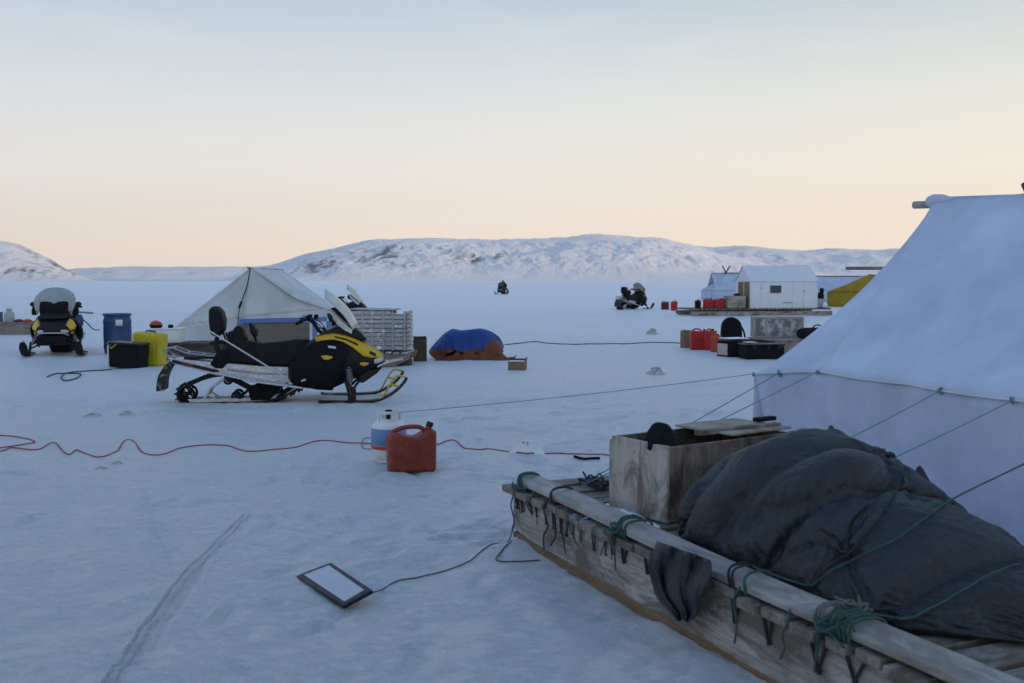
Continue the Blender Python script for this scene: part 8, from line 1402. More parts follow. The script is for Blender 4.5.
def drape(pts_px, n_=30, off=.016):
    """rope that lies over the tarp"""
    out = []
    for i in range(len(pts_px) - 1):
        for k_ in range(n_ // (len(pts_px) - 1)):
            f = k_ / (n_ // (len(pts_px) - 1)); a, c = pts_px[i], pts_px[i + 1]
            d_ = ray(a[0] + (c[0] - a[0]) * f, a[1] + (c[1] - a[1]) * f).normalized()
            h = tbvh.ray_cast(CAM, d_)
            if h[0] is not None: out.append(h[0] + h[1] * (off if h[1].dot(d_) < 0 else -off))
    return out
def smooth_pts(p, it=3):
    p = [Vector(a) for a in p]
    for _ in range(it): p = [p[0]] + [(p[i - 1] + p[i] * 2 + p[i + 1]) / 4 for i in range(1, len(p) - 1)] + [p[-1]]
    return p

# knotted corner of the tarp hanging over the beam
hang = [((657, 541), (712, 560)), ((653, 550), (713, 567)), ((650, 560), (711, 576)), ((649, 570), (707, 585)), ((650, 580), (704, 592)), ((654, 590), (702, 599)), ((659, 599), (700, 606)), ((665, 607), (698, 612)), ((671, 614), (696, 617)), ((678, 620), (693, 621.5))]
rows = []
def vplane(px, py, v0):       # point at that place across the sled
    d_ = ray(px, py); n_ = Vector((.917, .399, 0)); o_ = SO + n_ * v0
    return CAM + d_ * ((o_ - CAM).dot(n_) / d_.dot(n_))
for i, (a, c) in enumerate(hang):
    row = []; h_ = i / 9
    for k_ in range(49):
        f = k_ / 48
        ple = abs(math.sin(f * 7.6 + h_ * 1.6 + .7 * math.sin(h_ * 5))) ** .7 * (.045 - .015 * h_) + .010 * abs(math.sin(f * 19 - h_ * 4)) + .012 * math.sin(h_ * 9 + f * 4)
        jx = 1.6 * math.sin(h_ * 17) * (1 - f) - 1.8 * math.sin(h_ * 13 + 1) * f
        row.append(vplane(a[0] + (c[0] - a[0]) * f + jx, a[1] + (c[1] - a[1]) * f + 1.2 * math.sin(f * 11) * h_, -.066 - ple))
    rows.append(row)
b = MB(); b.grid(rows); b.build('tarp_corner', M['tarp'], None, solid=.005, sub=1)
tc_o = bpy.data.objects['tarp_corner']; tc_o.parent = tarp; tc_o.matrix_parent_inverse = SM.inverted()

# ------------------------------------------------------------------ big white tent on the right
td = Vector((.297, -.955, 0)); tn = Vector((.955, .297, 0)); UPV = Vector((0, 0, 1))
TR = Vector((3.6, 8.5, 2.31)); TA = Vector((2.37, 7.65, .905)); TB = Vector((2.088, 8.557, .80))
TLEN = 4.4
def eave(t_):          # along the near eave, t in metres from the corner tie
    if t_ < 0: f = -t_ / .95; return TA.lerp(TB, min(1, f))
    return TA + td * t_ + UPV * (-.012 * abs(math.sin(t_ * math.pi / 1.0)))
def ridge(t_): return TR + td * (max(0, t_) * (TLEN - .5) / TLEN) + UPV * (-.05 * math.sin(min(1, max(0, t_) / 2.2) * math.pi))
tent = empty('wall_tent', (3.9, 6.9, 0), 0, 'large white wall tent filling the right side, with ridge pole and teal guy lines', 'tent')
inv = Matrix.Translation((-3.9, -6.9, 0))
def tent_part(b, name, m, parent=tent, **kw):
    b.v = [tuple(inv @ Vector(p)) for p in b.v]; return b.build(name, m, parent, **kw)
ts = list(np.linspace(-.95, 0, 25)) + list(np.linspace(0, TLEN, 121))[1:]
rows = []
for t_ in ts:
    a, c = eave(t_), ridge(t_); row = []
    nrm = Vector((-.80, -.25, .60))
    for k_ in range(25):
        f = k_ / 24; p_ = a.lerp(c, f)
        sag = .05 * math.sin(f * math.pi) * (.4 if t_ < 0 else 1.0) * (1 if t_ < 0 else (.55 + .45 * abs(math.sin(t_ * math.pi / 2.2))))
        edge = math.exp(-((t_ - .0) / .10) ** 2) * .030 * math.sin(f * math.pi)
        ten = sum(.016 * math.exp(-((t_ - ti) / (.035 + .40 * f)) ** 2) * math.cos((t_ - ti) / (.03 + .25 * f) * 2.2) * math.exp(-f * 3.2) for ti in (-.55, 0, 1.33, 1.93))
        wr = ten + .005 * math.sin(t_ * 9 + f * 3) * (1 - f) + .004 * math.sin(t_ * 21 + f * 9) * (1 - f) ** 3
        row.append(p_ - nrm * sag + nrm * (wr + edge) + Vector((.15, .03, -.01)) * max(0, math.sin(f * math.pi)) ** .7 * max(0, min(1, (.9 - t_) / 1.85)) ** 1.5)
    rows.append(row)
rows_roof = rows
b = MB(); b.grid(rows)
far = [[ridge(t_).lerp(TA + tn * 2.86 + td * t_, k_ / 8) for k_ in range(9)] for t_ in (-.5, 0, 1, 2, 3, TLEN)]
b.grid(far)
b.grid([[rows[0][24 - k_].lerp(TR.lerp(TB + tn * 2.6, k_ / 24), j / 6) for j in range(7)] for k_ in range(25)])
b.grid([[ridge(TLEN).lerp(eave(TLEN), k_ / 4).lerp(ridge(TLEN).lerp(TA + tn * 2.86 + td * TLEN, k_ / 4), j / 4) for j in range(5)] for k_ in range(5)])
tent_part(b, 'roof', M['tent_white'], solid=.004, angle=60)
# wall below the eave
rows = []
for t_ in [-.95 + i * (TLEN + .95) / 130 for i in range(131)]:
    a = eave(t_); row = []
    tuck = .16 if t_ < -.2 else .16 - .10 * min(1, (t_ + .2) / 1.2)
    for k_ in range(15):
        f = k_ / 14
        fold = (.026 * math.sin(t_ * 17 + f * 1.5 + math.sin(t_ * 5)) + .009 * math.sin(t_ * 41 + f * 3)) * (.25 + f * .75) * (.4 + .6 * abs(math.sin(t_ * 1.3 + 1)))
        p_ = Vector((a.x, a.y, a.z * (1 - f) - .03 * f)) + tn * (tuck * f * .8 + fold) - td * (-.14 * f if t_ < -.6 else 0) + UPV * (-.0)
        row.append(p_ + tn * .006)
    rows.append(row)
b = MB(); b.grid(rows)
b.grid([[TB.lerp(TB + tn * 2.6, j / 10) * 1 + UPV * (-(.83) * k_ / 4) for j in range(11)] for k_ in range(5)])
b.grid([[(TA + tn * 2.86 + td * t_) + UPV * (-.94 * k_ / 3) for t_ in (-.9, 0, 1.5, 3, TLEN)] for k_ in range(4)])
b.grid([[(TA + td * TLEN).lerp(TA + tn * 2.86 + td * TLEN, j / 4) + UPV * (-.94 * k_ / 3) for j in range(5)] for k_ in range(4)])
tent_part(b, 'wall', M['tent_wall'], solid=.003, angle=60)
# stitched seam from the pole end to the corner tie
b = MB(); b.tube([Vector(p) for p in rows_roof[24]][:24], .007, 6); tent_part(b, 'roof_seam', M['canvas_light'])
b = MB(); b.tube([Vector(p) for p in rows_roof[72]], .003, 6); tent_part(b, 'roof_seam', M['tent_white'])
# eave seam
b = MB(); b.tube([eave(t_) - tn * .006 for t_ in np.linspace(-.95, TLEN, 60)], .006, 6); tent_part(b, 'eave_seam', M['canvas_light'])
# ridge pole with a cloth wrap
b = MB(); p0 = TR - td * .02 + UPV * (-.045); b.tube([P(914, 205, 8.72), P(934, 204.5, 8.56), ridge(1) - UPV * .13, ridge(TLEN) - UPV * .13], .034, 10); tent_part(b, 'ridge_pole', M['rail_wood'], bevel=.004)
b = MB(); b.tube([P(930.5, 202, 8.55), P(934, 200.5, 8.5), P(943, 199.5, 8.42), P(952, 200, 8.3)], [.050, .054, .044, .02], 14); tent_part(b, 'pole_wrap', M['tent_white'])
# crossed pole tips above the ridge, near end
b = MB(); c = ridge(1.12)
b.tube([c - UPV * .05 - tn * .02, c + UPV * .06 + tn * .10], .022); b.tube([c - UPV * .05 + tn * .02, c + UPV * .06 - tn * .10 + td * .05], .022); tent_part(b, 'crossed_poles', M['dark_wood'])
# guy lines from the eave down to the sled and out to the left
def guy(a, z_, mt='guy_rope', r=.0042, sag=.02):
    b = MB(); b.tube(sagline(a, z_, sag), r, 6); tent_part(b, 'guy_line', M[mt])
    b = MB(); a = Vector(a)
    for k_ in range(2): b.tube(spline([a + Vector((rnd.gauss(0, .012), rnd.gauss(0, .012), rnd.gauss(0, .012))) for _ in range(6)], 4), .006, 6)
    tent_part(b, 'tie', M[mt])
dk = lambda u_, v_, z_=.36: SM @ Vector((u_, v_, z_))
guy(eave(0) - tn * .01, dk(.30, .30), sag=.01)
guy(eave(-.55) - tn * .01, dk(.22, .36), sag=.01)
guy(eave(1.33) - tn * .01, dk(1.5, .85, .62), sag=.006)
guy(eave(1.93) - tn * .01, dk(1.9, .95, .66), sag=.006)
TKP = P(398, 412.5, 8.56)
guy(TB, TKP, 'rope_blue', .0035, .02)
for px in (620, ):
    pass
# rope from the tent over the bundle to the rail knot
rp = drape([(951, 500), (899, 541), (835, 571), (806, 592)]); rp = smooth_pts([eave(2.65).lerp(rp[0], k_ / 8) for k_ in range(8)] + rp + [dk(2.30, .06, .43)])
b = MB(); b.tube(rp, .004, 6); tag(b.build('rope', M['rope_green']), 'dark green rope over the tarp bundle, running from the tent to the sled beam', 'rope')
rp = drape([(1020, 566), (985, 580), (940, 605), (902, 624)]); rp = smooth_pts(rp + [dk(2.86, .05, .43)])
b = MB(); b.tube(rp, .004, 6); tag(b.build('rope', M['rope_teal']), 'teal rope across the right end of the tarp bundle, tied in the big knot', 'rope')
rp = drape([(1020, 560), (975, 572), (935, 590), (895, 618)]); rp = smooth_pts(rp + [dk(2.83, .06, .43)])
b = MB(); b.tube(rp, .004, 6); tag(b.build('rope', M['rope_dark']), 'thin dark rope just above the teal rope on the tarp bundle', 'rope')
rp = smooth_pts(drape([(905, 470), (893, 500), (880, 520), (856, 548), (822, 572), (808, 592)]), 2)
if len(rp) > 3:
    b = MB(); b.tube(rp, .0045, 6); tag(b.build('rope', M['rope_dark']), 'dark rope pressing a crease into the middle of the tarp bundle', 'rope')

# ------------------------------------------------------------------ things on the near snow
# red fuel can
jc = empty('fuel_can', GG(411.5, 470), R(16), 'large faded red fuel can on the near snow, in front of the gas cylinder', 'fuel can')
W_, H_, D_ = .40, .335, .19
b = MB(); outl = [(-.20, .0), (.19, .0), (.20, .02), (.205, .33), (.195, .355), (.13, .36), (.10, .335), (.03, .300), (-.05, .312), (-.11, .338), (-.15, .345), (-.20, .325), (-.205, .30)]
b.prism(outl, -D_ / 2, D_ / 2, .09, .035); bd = b.build('body', M['red_can'], jc, bevel=.018, seg=3)
b = MB(); b.tube(spline([(-.165, 0, .335), (-.13, 0, .358), (-.06, 0, .378), (.02, 0, .382), (.075, 0, .374), (.115, 0, .346)], 6), .019, 10); b.build('handle', M['red_can'], jc)
b = MB(); b.lathe([(.0, 0), (.026, 0), (.026, .022), (.024, .026), (.0, .026)], 16, (.145, 0, .356), (0, R(14), 0)); nk = b.build('spout', M['red_can'], jc)
b = MB(); b.lathe([(.0, 0), (.030, 0), (.031, .03), (.028, .04), (.0, .042)], 14, (.153, 0, .378), (0, R(18), 0)); b.build('cap', M['black'], nk, bevel=.003)
for s_ in (-1, 1):
    b = MB(); b.tube([(-.02 + .075 * math.cos(a * math.pi / 12), s_ * .097, .17 + .075 * math.sin(a * math.pi / 12)) for a in range(24)], .010, 6, closed=True)
    for (x0, z0, x1, z1) in ((-.09, .07, -.05, .11), (.05, .07, .01, .11), (-.09, .27, -.05, .23), (.05, .27, .01, .23), (.09, .05, .14, .02), (.09, .29, .14, .31)):
        b.tube([(x0, s_ * .097, z0), (x1, s_ * .097, z1)], .010, 6)
    b.tube([(-.165, s_ * .092, .03), (-.165, s_ * .092, .30)], .006, 6); b.tube([(.165, s_ * .092, .03), (.165, s_ * .092, .31)], .006, 6)
    b.build('embossing', M['red_can'], bd)
# gas cylinder
gc = empty('gas_cylinder', (*G(389, 462)[:2], 0), R(30), 'white and blue gas cylinder on the near snow, half behind the red fuel can', 'gas cylinder')
gc.location = (-1.085, 8.70, gz(-1.085, 8.70) - .005)
RR = .152
b = MB(); b.lathe([(.10, 0), (.108, .0), (.108, .035), (.12, .03), (RR - .012, .065), (RR, .10), (RR, .29), (RR - .010, .325), (RR - .04, .352), (.06, .372), (.0, .374)], 36); cb_ = b.build('body', M['white_paint'], gc)
b = MB(); b.lathe([(RR + .0005, .155), (RR + .003, .158), (RR + .003, .296), (RR + .0005, .299)], 36); b.build('blue_band', M['blue_paint'], gc)
b = MB(); b.lathe([(RR + .0005, .118), (RR + .003, .12), (RR + .003, .150), (RR + .0005, .152)], 36); b.build('red_band', M['red_paint'], gc)
b = MB()
def arcwall(a0, a1, z0, z1, r0=.098, th=.006, n_=14):
    rows = [[(r_ * math.cos(a0 + (a1 - a0) * i / n_), r_ * math.sin(a0 + (a1 - a0) * i / n_), z_) for (r_, z_) in ((r0, z0), (r0 + th, z0), (r0 + th, z1), (r0, z1), (r0, z0))] for i in range(n_ + 1)]
    b.grid(rows)
for a0 in (0, math.pi / 2, math.pi, 3 * math.pi / 2): arcwall(a0 - .22, a0 + .22, .35, .425)
arcwall(0, 2 * math.pi, .425, .450, n_=40); arcwall(0, 2 * math.pi, .345, .362, n_=40)
b.build('collar', M['white_paint'], gc, bevel=.002)
b = MB(); b.lathe([(.0, .36), (.022, .36), (.022, .41), (.012, .415), (.012, .43), (.03, .432), (.03, .452), (0, .454)], 14); b.tube([(0, 0, .40), (.055, .02, .40)], .016); b.build('valve', M['matte_black'], gc)
# flat pale panel with a black rim, tilted on a stand
pn = empty('flat_panel', label='flat pale panel with a thick black rim propped on the near snow, cable attached', cat='panel')
N1, N2 = P(296, 575.5, 5.295), P(343, 606, 4.79)
F1, F2 = P(331, 562, 5.382), P(373, 590, 4.894)
pn.location = (-.9, 5.1, 0); pinv = Matrix.Translation((.9, -5.1, 0))
def quadslab(a, b_, c, d, th, b):
    nrm = (b_ - a).cross(d - a).normalized()
    if nrm.z < 0: nrm = -nrm
    vs = [a, b_, c, d] + [p - nrm * th for p in (a, b_, c, d)]
    b.add([pinv @ p for p in vs], [(0, 1, 2, 3), (7, 6, 5, 4), (0, 4, 5, 1), (1, 5, 6, 2), (2, 6, 7, 3), (3, 7, 4, 0)]); return nrm
b = MB(); nr = quadslab(N1, N2, F2, F1, .020, b); b.build('frame', M['black'], pn, bevel=.006)
cc = (N1 + N2 + F1 + F2) / 4
ins = [cc + (p - cc) * 1 for p in (N1, N2, F2, F1)]
el = (N2 - N1).normalized(); es = (F1 - N1).normalized()
ins = [N1 + el * .040 + es * .030, N2 - el * .040 + es * .026, F2 - el * .040 - es * .030, F1 + el * .040 - es * .030]
b = MB(); quadslab(*[p + nr * .003 for p in ins], .004, b)
m, nt, bb = new_mat('pale_panel_face'); bb.inputs['Base Color'].default_value = (.50, .51, .55, 1); bb.inputs['Roughness'].default_value = .22
nt.links.new(ramp(nt, noise(nt, coords(nt), 30, 6, .7), [(.3, (.40, .41, .48)), (.7, (.47, .48, .55))]), bb.inputs['Base Color'])
b.build('face', m, pn)
b = MB(); st_ = N1.lerp(N2, .55).lerp(F1.lerp(F2, .55), .35) - nr * .026
b.add([], []); b.tube([pinv @ (st_ - el * .09), pinv @ (Vector((st_.x, st_.y, gz(st_.x, st_.y))) - el * .10)], .008); b.tube([pinv @ (st_ + el * .09), pinv @ (Vector((st_.x, st_.y, gz(st_.x, st_.y))) + el * .10)], .008)
b.tube([pinv @ (Vector((st_.x, st_.y, gz(st_.x, st_.y))) - el * .12), pinv @ (Vector((st_.x, st_.y, gz(st_.x, st_.y))) + el * .12)], .008); b.build('stand', M['black'], pn)
cab = [F2 - nr * .012] + [GG(x, y, .006) for x, y in ((383, 587), (395, 582), (405, 580), (415, 578.5), (428, 573), (440, 570), (455, 565), (470, 560), (480, 553), (492, 547), (509, 542.5))] + [SM @ Vector((-.03, .02, .16)), SM @ Vector((-.04, .05, .33))]
b = MB(); b.tube([pinv @ p for p in spline(cab, 5)], .0036, 6); b.build('cable', M['cable_black'], pn)
lp = [GG(x, y, .005) for x, y in ((540, 560), (520, 561), (504, 561.5), (496, 559.5), (500, 554), (506, 549), (512, 545))]
b = MB(); b.tube(spline(lp, 6), .004, 6); tag(b.build('cord', M['cable_black']), 'short loop of thin dark cord on the snow by the front corner of the sled', 'cord')
# red cable across the snow
def ground_cord(px, r, mt, label, cat='cable', up=.004):
    b = MB(); pts = spline([GG(x, y) for x, y in px], 6); pts = [Vector((p.x, p.y, gz(p.x, p.y) + up)) for p in pts]
    b.tube(pts, r, 6); return tag(b.build('cable' if cat == 'cable' else cat, M[mt]), label, cat)
ground_cord([(-30, 436), (0, 438), (25, 440), (35, 443.5), (17, 447), (-5, 450), (-30, 455)], .007, 'cord_red', 'loop of red cable coming in at the left edge of the snow')
ground_cord([(-30, 456), (0, 452), (12, 449), (37, 449.7), (54, 443.5), (68, 454), (77, 449.7), (97, 456.8), (116, 452), (128.5, 438.5), (143, 452), (158, 454.3), (182, 446.4), (224, 444.4), (249, 450.6), (282, 447.7), (319, 441.5), (360, 443.5), (400, 446), (436.7, 445.4), (451.7, 441.6), (464.6, 448), (477.5, 451), (494.7, 449.7), (512, 452), (528, 453), (542, 452), (560, 452), (585, 454), (612, 456)], .007, 'cord_red', 'long red cable snaking across the snow and passing behind the red fuel can')
ground_cord([(380, 441), (366, 437.5), (362, 446), (368, 450), (378, 449)], .004, 'cable_black', 'small dark hose loop on the snow beside the gas cylinder', 'cable', .01)
ground_cord([(574, 457.5), (586, 459), (600, 459.5)], .012, 'matte_black', 'short black rod lying on the snow left of the wooden box', 'rod', .012)
ground_cord([(47, 377), (52, 375), (60, 373.5), (80, 374), (76, 378.5), (64, 380), (62, 376), (72, 372), (112, 369)], .012, 'rope_green', 'loose tangle of green rope on the snow below the front-on snowmobile', 'rope', .01)
ground_cord([(505, 345), (520, 344), (535, 342), (550, 343.5), (570, 344.5), (600, 344), (640, 343.5), (665, 343), (688, 344)], .013, 'rope_dark', 'thin dark line across the snow from the blue tarp heap towards the fuel cans', 'rope', .01)
# chunks of snow and ice
def chunk(name, px, py, rx, ry, h, mt, seed, label, cat):
    p_ = GG(px, py); o = heap(name, p_.x, p_.y, rx, ry, h, mt, seed, 10, p_.z); return tag(o, label, cat)
chunk('snow_chunk', 527, 452, .14, .06, .07, M['snow_clump'], 2, 'lump of snow covering the red cable right of the fuel can', 'snow chunk')
chunk('ice_chunk', 656, 374, .17, .10, .10, M['dirty_ice'], 4, 'yellowish lump of ice between the blue tarp heap and the big tent', 'ice chunk')
chunk('ice_chunk', 92, 418, .12, .10, .03, M['dirty_ice'], 5, 'dirty snow lump at the left, above the peak of the red cable', 'ice chunk')
chunk('ice_chunk', 127, 415, .08, .07, .035, M['dirty_ice'], 7, 'small dirty snow lump right beside the larger one above the red cable', 'ice chunk')
chunk('ice_chunk', 117, 462, .06, .04, .015, M['dirty_ice'], 8, 'small grey snow lump just below the red cable at left', 'ice chunk')
chunk('ice_chunk', 102, 469, .06, .04, .015, M['dirty_ice'], 9, 'small reddish-grey snow lump lowest below the red cable', 'ice chunk')
chunk('ice_chunk', 652, 334, .22, .15, .13, M['dirty_ice'], 11, 'dark lump on the ice below the far parked snowmobile', 'ice chunk')

# ------------------------------------------------------------------ camp in the middle distance
def box_thing(name, loc, rz, dims, label, cat, mat, lid=None, group=None, handle=False, bevel=.012, taper=0.0):
    t = empty(name, loc, rz, label, cat, group); w_, d_, h_ = dims
    b = MB(); x, y = w_ / 2, d_ / 2
    rings = []
    for z_, k_ in ((0, 1 - taper), (h_ * .86 if lid else h_, 1)):
        rings.append([(-x * k_, -y * k_, z_), (x * k_, -y * k_, z_), (x * k_, y * k_, z_), (-x * k_, y * k_, z_)])
    b.loft(rings); b.build('body', mat, t, bevel=bevel)
    if lid:
        b = MB(); b.box((0, 0, h_ * .935), (w_ * 1.03, d_ * 1.03, h_ * .12)); b.build('lid', lid, t, bevel=bevel)
    if handle:
        b = MB()
        for s_ in (-1, 1): b.tube([(s_ * x * 1.0, -y * .3, h_ * .62), (s_ * (x + .04), -y * .25, h_ * .62), (s_ * (x + .04), y * .25, h_ * .62), (s_ * x, y * .3, h_ * .62)], .012)
        b.build('handle', M['matte_black'], t)
    return t
def make_can(mat, label, group, h=.47, w=.36, d=.18):
    t = empty('fuel_can', label=label, cat='fuel can', group=group)
    o_ = [(-w / 2, 0), (w / 2, 0), (w / 2, h * .86), (w * .40, h * .90), (w * .22, h * .86), (-w * .30, h * .89), (-w / 2, h * .82)]
    b = MB(); b.prism(o_, -d / 2, d / 2, .06, .02); b.build('body', mat, t, bevel=.015)
    b = MB(); b.tube(spline([(-w * .40, 0, h * .86), (-w * .24, 0, h * .96), (w * .06, 0, h * .96), (w * .22, 0, h * .86)], 5), .018, 8); b.build('handle', mat, t)
    b = MB(); b.lathe([(0, 0), (.032, 0), (.032, .06), (0, .062)], 12, (w * .38, 0, h * .84), (0, R(12), 0)); b.build('cap', M['black'], t)
    b = MB()
    for s_ in (-1, 1):
        b.bar((-w * .34, s_ * d * .5, h * .12), (w * .34, s_ * d * .5, h * .66), .014, .02); b.bar((-w * .34, s_ * d * .5, h * .66), (w * .34, s_ * d * .5, h * .12), .014, .02)
    b.build('rib', mat, t); return t
def make_sled(name, label, length, width, h, mat, top, n_slats, nose=True, cat='sled'):
    t = empty(name, label=label, cat=cat, group='sleds around the camp')
    for s_ in (-1, 1):
        pr_ = [(-length / 2, .03), (-length / 2 + .05, 0), (length / 2 - .3, 0), (length / 2 - .05, h * .45), (length / 2, h * .92), (length / 2 - .06, h - .04), (-length / 2, h - .04)]
        if not nose: pr_ = [(-length / 2, .03), (-length / 2 + .05, 0), (length / 2 - .15, 0), (length / 2, .06), (length / 2, h - .13), (-length / 2, h - .13)]
        b = MB(); b.prism(pr_, s_ * width / 2 - .03, s_ * width / 2 + .03); b.build('runner', mat, t, bevel=.006)
    st_ = (length - .1) / n_slats
    for i in range(n_slats):
        b = MB(); b.box((-length / 2 + .05 + st_ * (i + .5), rnd.uniform(-.02, .02), h - (.02 if nose else .035) + rnd.uniform(-.004, .004)), (st_ * (.74 if nose else .60), width + .16, .04 if nose else .07), (0, 0, rnd.uniform(-.01, .01))); b.build('slat', top, t, bevel=.004)
    return t
def scale_pt(p, k): return p

# ---- far left sled with load
sl1 = make_sled('sled', 'low grey sled at the left edge carrying a gas cylinder, behind the front-on snowmobile', 3.4, .9, .36, M['sled_grey'], M['sled_grey'], 12)
sl1.location = (-15.5, 30.4, 0); sl1.rotation_euler = (0, 0, R(4))
gg = empty('gas_cylinder', P(9.5, 322.3, 30.2), 0, 'small grey gas cylinder standing on the sled at the left edge', 'gas cylinder')
b = MB(); b.lathe([(.13, 0), (.145, .02), (.145, .25), (.12, .31), (.06, .335), (0, .336)], 20); b.build('body', M['grey_enamel'], gg)
b = MB(); b.lathe([(.0, .33), (.075, .33), (.08, .42), (.06, .42), (0, .40)], 16); b.build('collar', M['grey_enamel'], gg)
o = box_thing('jug', P(-2, 322.3, 30.3), 0, (.22, .2, .32), 'dark blue jug cut off by the left edge of the photo, on the sled', 'jug', M['blue_drum'], M['blue_drum'])
for px, c_, lb in ((19, 'dark_red', 'small dark red bundle on the left sled beside the grey gas cylinder'), (27.5, 'orange_red', 'small orange bundle on the left sled next to the snowmobile')):
    p_ = P(px, 322.2, 30.2); b = MB(); b.loft([[(.16 * k_ * math.cos(a), .13 * k_ * math.sin(a) , z_) for a in [i * math.pi / 6 for i in range(12)]] for z_, k_ in ((-.01, .85), (.03, 1.05), (.07, .8), (.10, .35))])
    o = b.build('bundle', M[c_], None, loc=p_, sub=1); tag(o, lb, 'bundle')
b = MB(); b.tube([(p.x, p.y, p.z) for p in spline([P(75, 314, 22.5), P(86, 322, 23), P(93, 329, 23.5), P(100, 330, 24)], 6)], .012, 6); tag(b.build('rope', M['rope_dark']), 'thin dark line hanging from the front-on snowmobile towards the blue barrel', 'rope')
b = MB(); b.tube([P(70, 311.5, 22.2), P(93, 313, 22.6)], .022, 8); tag(b.build('pole', M['steel']), 'short grey pole sticking out behind the front-on snowmobile', 'pole')
p_ = P(76, 322, 21.9)
b = MB(); b.lathe([(0, -.19), (.10, -.17), (.15, -.05), (.16, .06), (.12, .16), (0, .19)], 16); o = b.build('bag', M['blue_drum'], None, loc=p_); tag(o, 'rounded blue bag hanging on the side of the front-on snowmobile', 'bag')
# ---- barrel
dr = empty('barrel', GG(118, 352.5), R(25), 'tall blue plastic barrel with scuffed white label left of the yellow case', 'barrel')
b = MB(); b.lathe([(.25, 0), (.28, .02), (.292, .12), (.300, .14), (.300, .17), (.292, .19), (.298, .44), (.292, .66), (.300, .69), (.300, .72), (.285, .78), (.265, .84), (.25, .845)], 40); b.build('body', M['blue_drum'], dr)
b = MB(); b.lathe([(.0, .835), (.29, .835), (.303, .845), (.303, .885), (.285, .89), (.27, .88), (.0, .878)], 40); b.build('lid', M['blue_drum'], dr)
def lab(a0, a1, z0, z1, rr=.3005, n_=8): return [[(rr * math.cos(a0 + (a1 - a0) * i / n_), rr * math.sin(a0 + (a1 - a0) * i / n_), z_) for z_ in (z0, z1)] for i in range(n_ + 1)]
b = MB(); b.grid(lab(R(-100), R(-72), .62, .76)); b.build('label', M['white_paint'], dr, solid=.003)
# ---- yellow case and black tote
yc = box_thing('storage_case', (-6.93, 18.95, 0), R(-6), (.58, .34, .62), 'upright yellow plastic case leaning behind the black tote', 'case', M['box_yellow'], None, bevel=.05)
yc.rotation_euler = (0, R(4), R(-8))
b = MB()
for i in (-1, 0, 1): b.box((i * .17, -.176, .30), (.02, .02, .44))
b.build('rib', M['box_yellow'], yc, bevel=.006)
b = MB(); b.tube([(-.1, 0, .61), (-.09, 0, .65), (.09, 0, .65), (.1, 0, .61)], .014); b.build('handle', M['matte_black'], yc)
bt = box_thing('tote', (-7.13, 18.45, 0), R(-9), (.60, .42, .47), 'black plastic tote with a yellow latch in front of the yellow case', 'tote', M['matte_black'], M['black'], bevel=.02, taper=.06)
bt.rotation_euler = (0, R(3), R(-9))
b = MB(); b.box((-.30, -.08, .27), (.035, .10, .14)); b.build('latch', M['box_yellow'], bt, bevel=.008)
b = MB(); b.tube(spline([(-.29, -.16, .40), (-.22, -.235, .36), (-.12, -.225, .44)], 6), .010); b.build('strap', M['box_yellow'], bt)
o = box_thing('can', GG(112, 364), 0, (.14, .14, .44), 'slim white container standing left of the black tote', 'container', M['white_paint'], M['grey_enamel'], bevel=.03)
# ---- small sled with pale cool box beside the tent
sl2 = make_sled('sled', 'brown sled with a white box between the yellow case and the grey tent', 1.9, .8, .34, M['dark_wood'], M['dark_wood'], 8)
sl2.location = (-6.85, 20.6, 0); sl2.rotation_euler = (0, 0, R(3))
o = box_thing('cool_box', (-7.10, 20.5, .34), R(3), (.62, .5, .30), 'white box on the brown sled left of the grey tent', 'cool box', M['cabin_white'], M['cabin_white'])
p_ = Vector((-7.30, 20.4, .64)); b = MB(); b.lathe([(0, -.0), (.10, .01), (.13, .06), (.10, .12), (.03, .15), (0, .15)], 14); o = b.build('cap', M['orange_red'], None, loc=p_); tag(o, 'orange cap lying on the white box beside the grey tent', 'cap')
b = MB(); b.lathe([(.104, -.0), (.136, .055), (.134, .065), (.10, .01)], 14); b.build('band', M['matte_black'], o)
b = MB(); b.box((0, 0, .035), (.10, .08, .07)); o = b.build('flask', M['matte_black'], None, loc=(-7.0, 20.4, .64), bevel=.02); tag(o, 'small black flask on the white box right of the orange cap', 'flask')

# ---- grey canvas tent
gt = empty('ridge_tent', (-6.3, 25, 0), 0, 'weathered grey-white canvas ridge tent behind the nearest snowmobile', 'tent')
ginv = Matrix.Translation((6.3, -25, 0))
def gpart(b, name, m, **kw):
    b.v = [tuple(ginv @ Vector(p)) for p in b.v]; return b.build(name, m, gt, **kw)
L_ = P(175, 327, 23.2); R1 = P(250.6, 267.5, 24); R2 = P(281, 269, 26.6); E1 = P(297, 299, 24.2); E1b = P(327, 309, 24.7); E2 = P(322, 298, 27.0)
Lb = Vector((L_.x + .05, L_.y, -.03)); E1bb = Vector((E1b.x - .02, E1b.y, -.03)); LE = L_ + (R2 - R1); E3 = P(331, 306, 27.4)
def sheet(a, b_, c, d, sag=.06, n_=14, m_=14, wr=.012, dirn=None):
    """patch a-b-c-d with the cloth sinking inwards"""
    nrm = (b_ - a).cross(d - a)
    if nrm.length < 1e-6: nrm = (c - b_).cross(d - b_)
    nrm.normalize()
    if nrm.y > 0: nrm = -nrm
    rows = []
    for i in range(n_ + 1):
        r_ = []
        for j in range(m_ + 1):
            s_, t_ = i / n_, j / m_
            p = a.lerp(b_, s_).lerp(d.lerp(c, s_), t_)
            r_.append(p - nrm * (sag * math.sin(s_ * math.pi) * math.sin(t_ * math.pi)) + nrm * wr * math.sin(s_ * 13 + t_ * 5) * math.sin(s_ * math.pi) * math.sin(t_ * math.pi))
        rows.append(r_)
    return rows
seam = P(241, 318, 23.5)
b = MB()
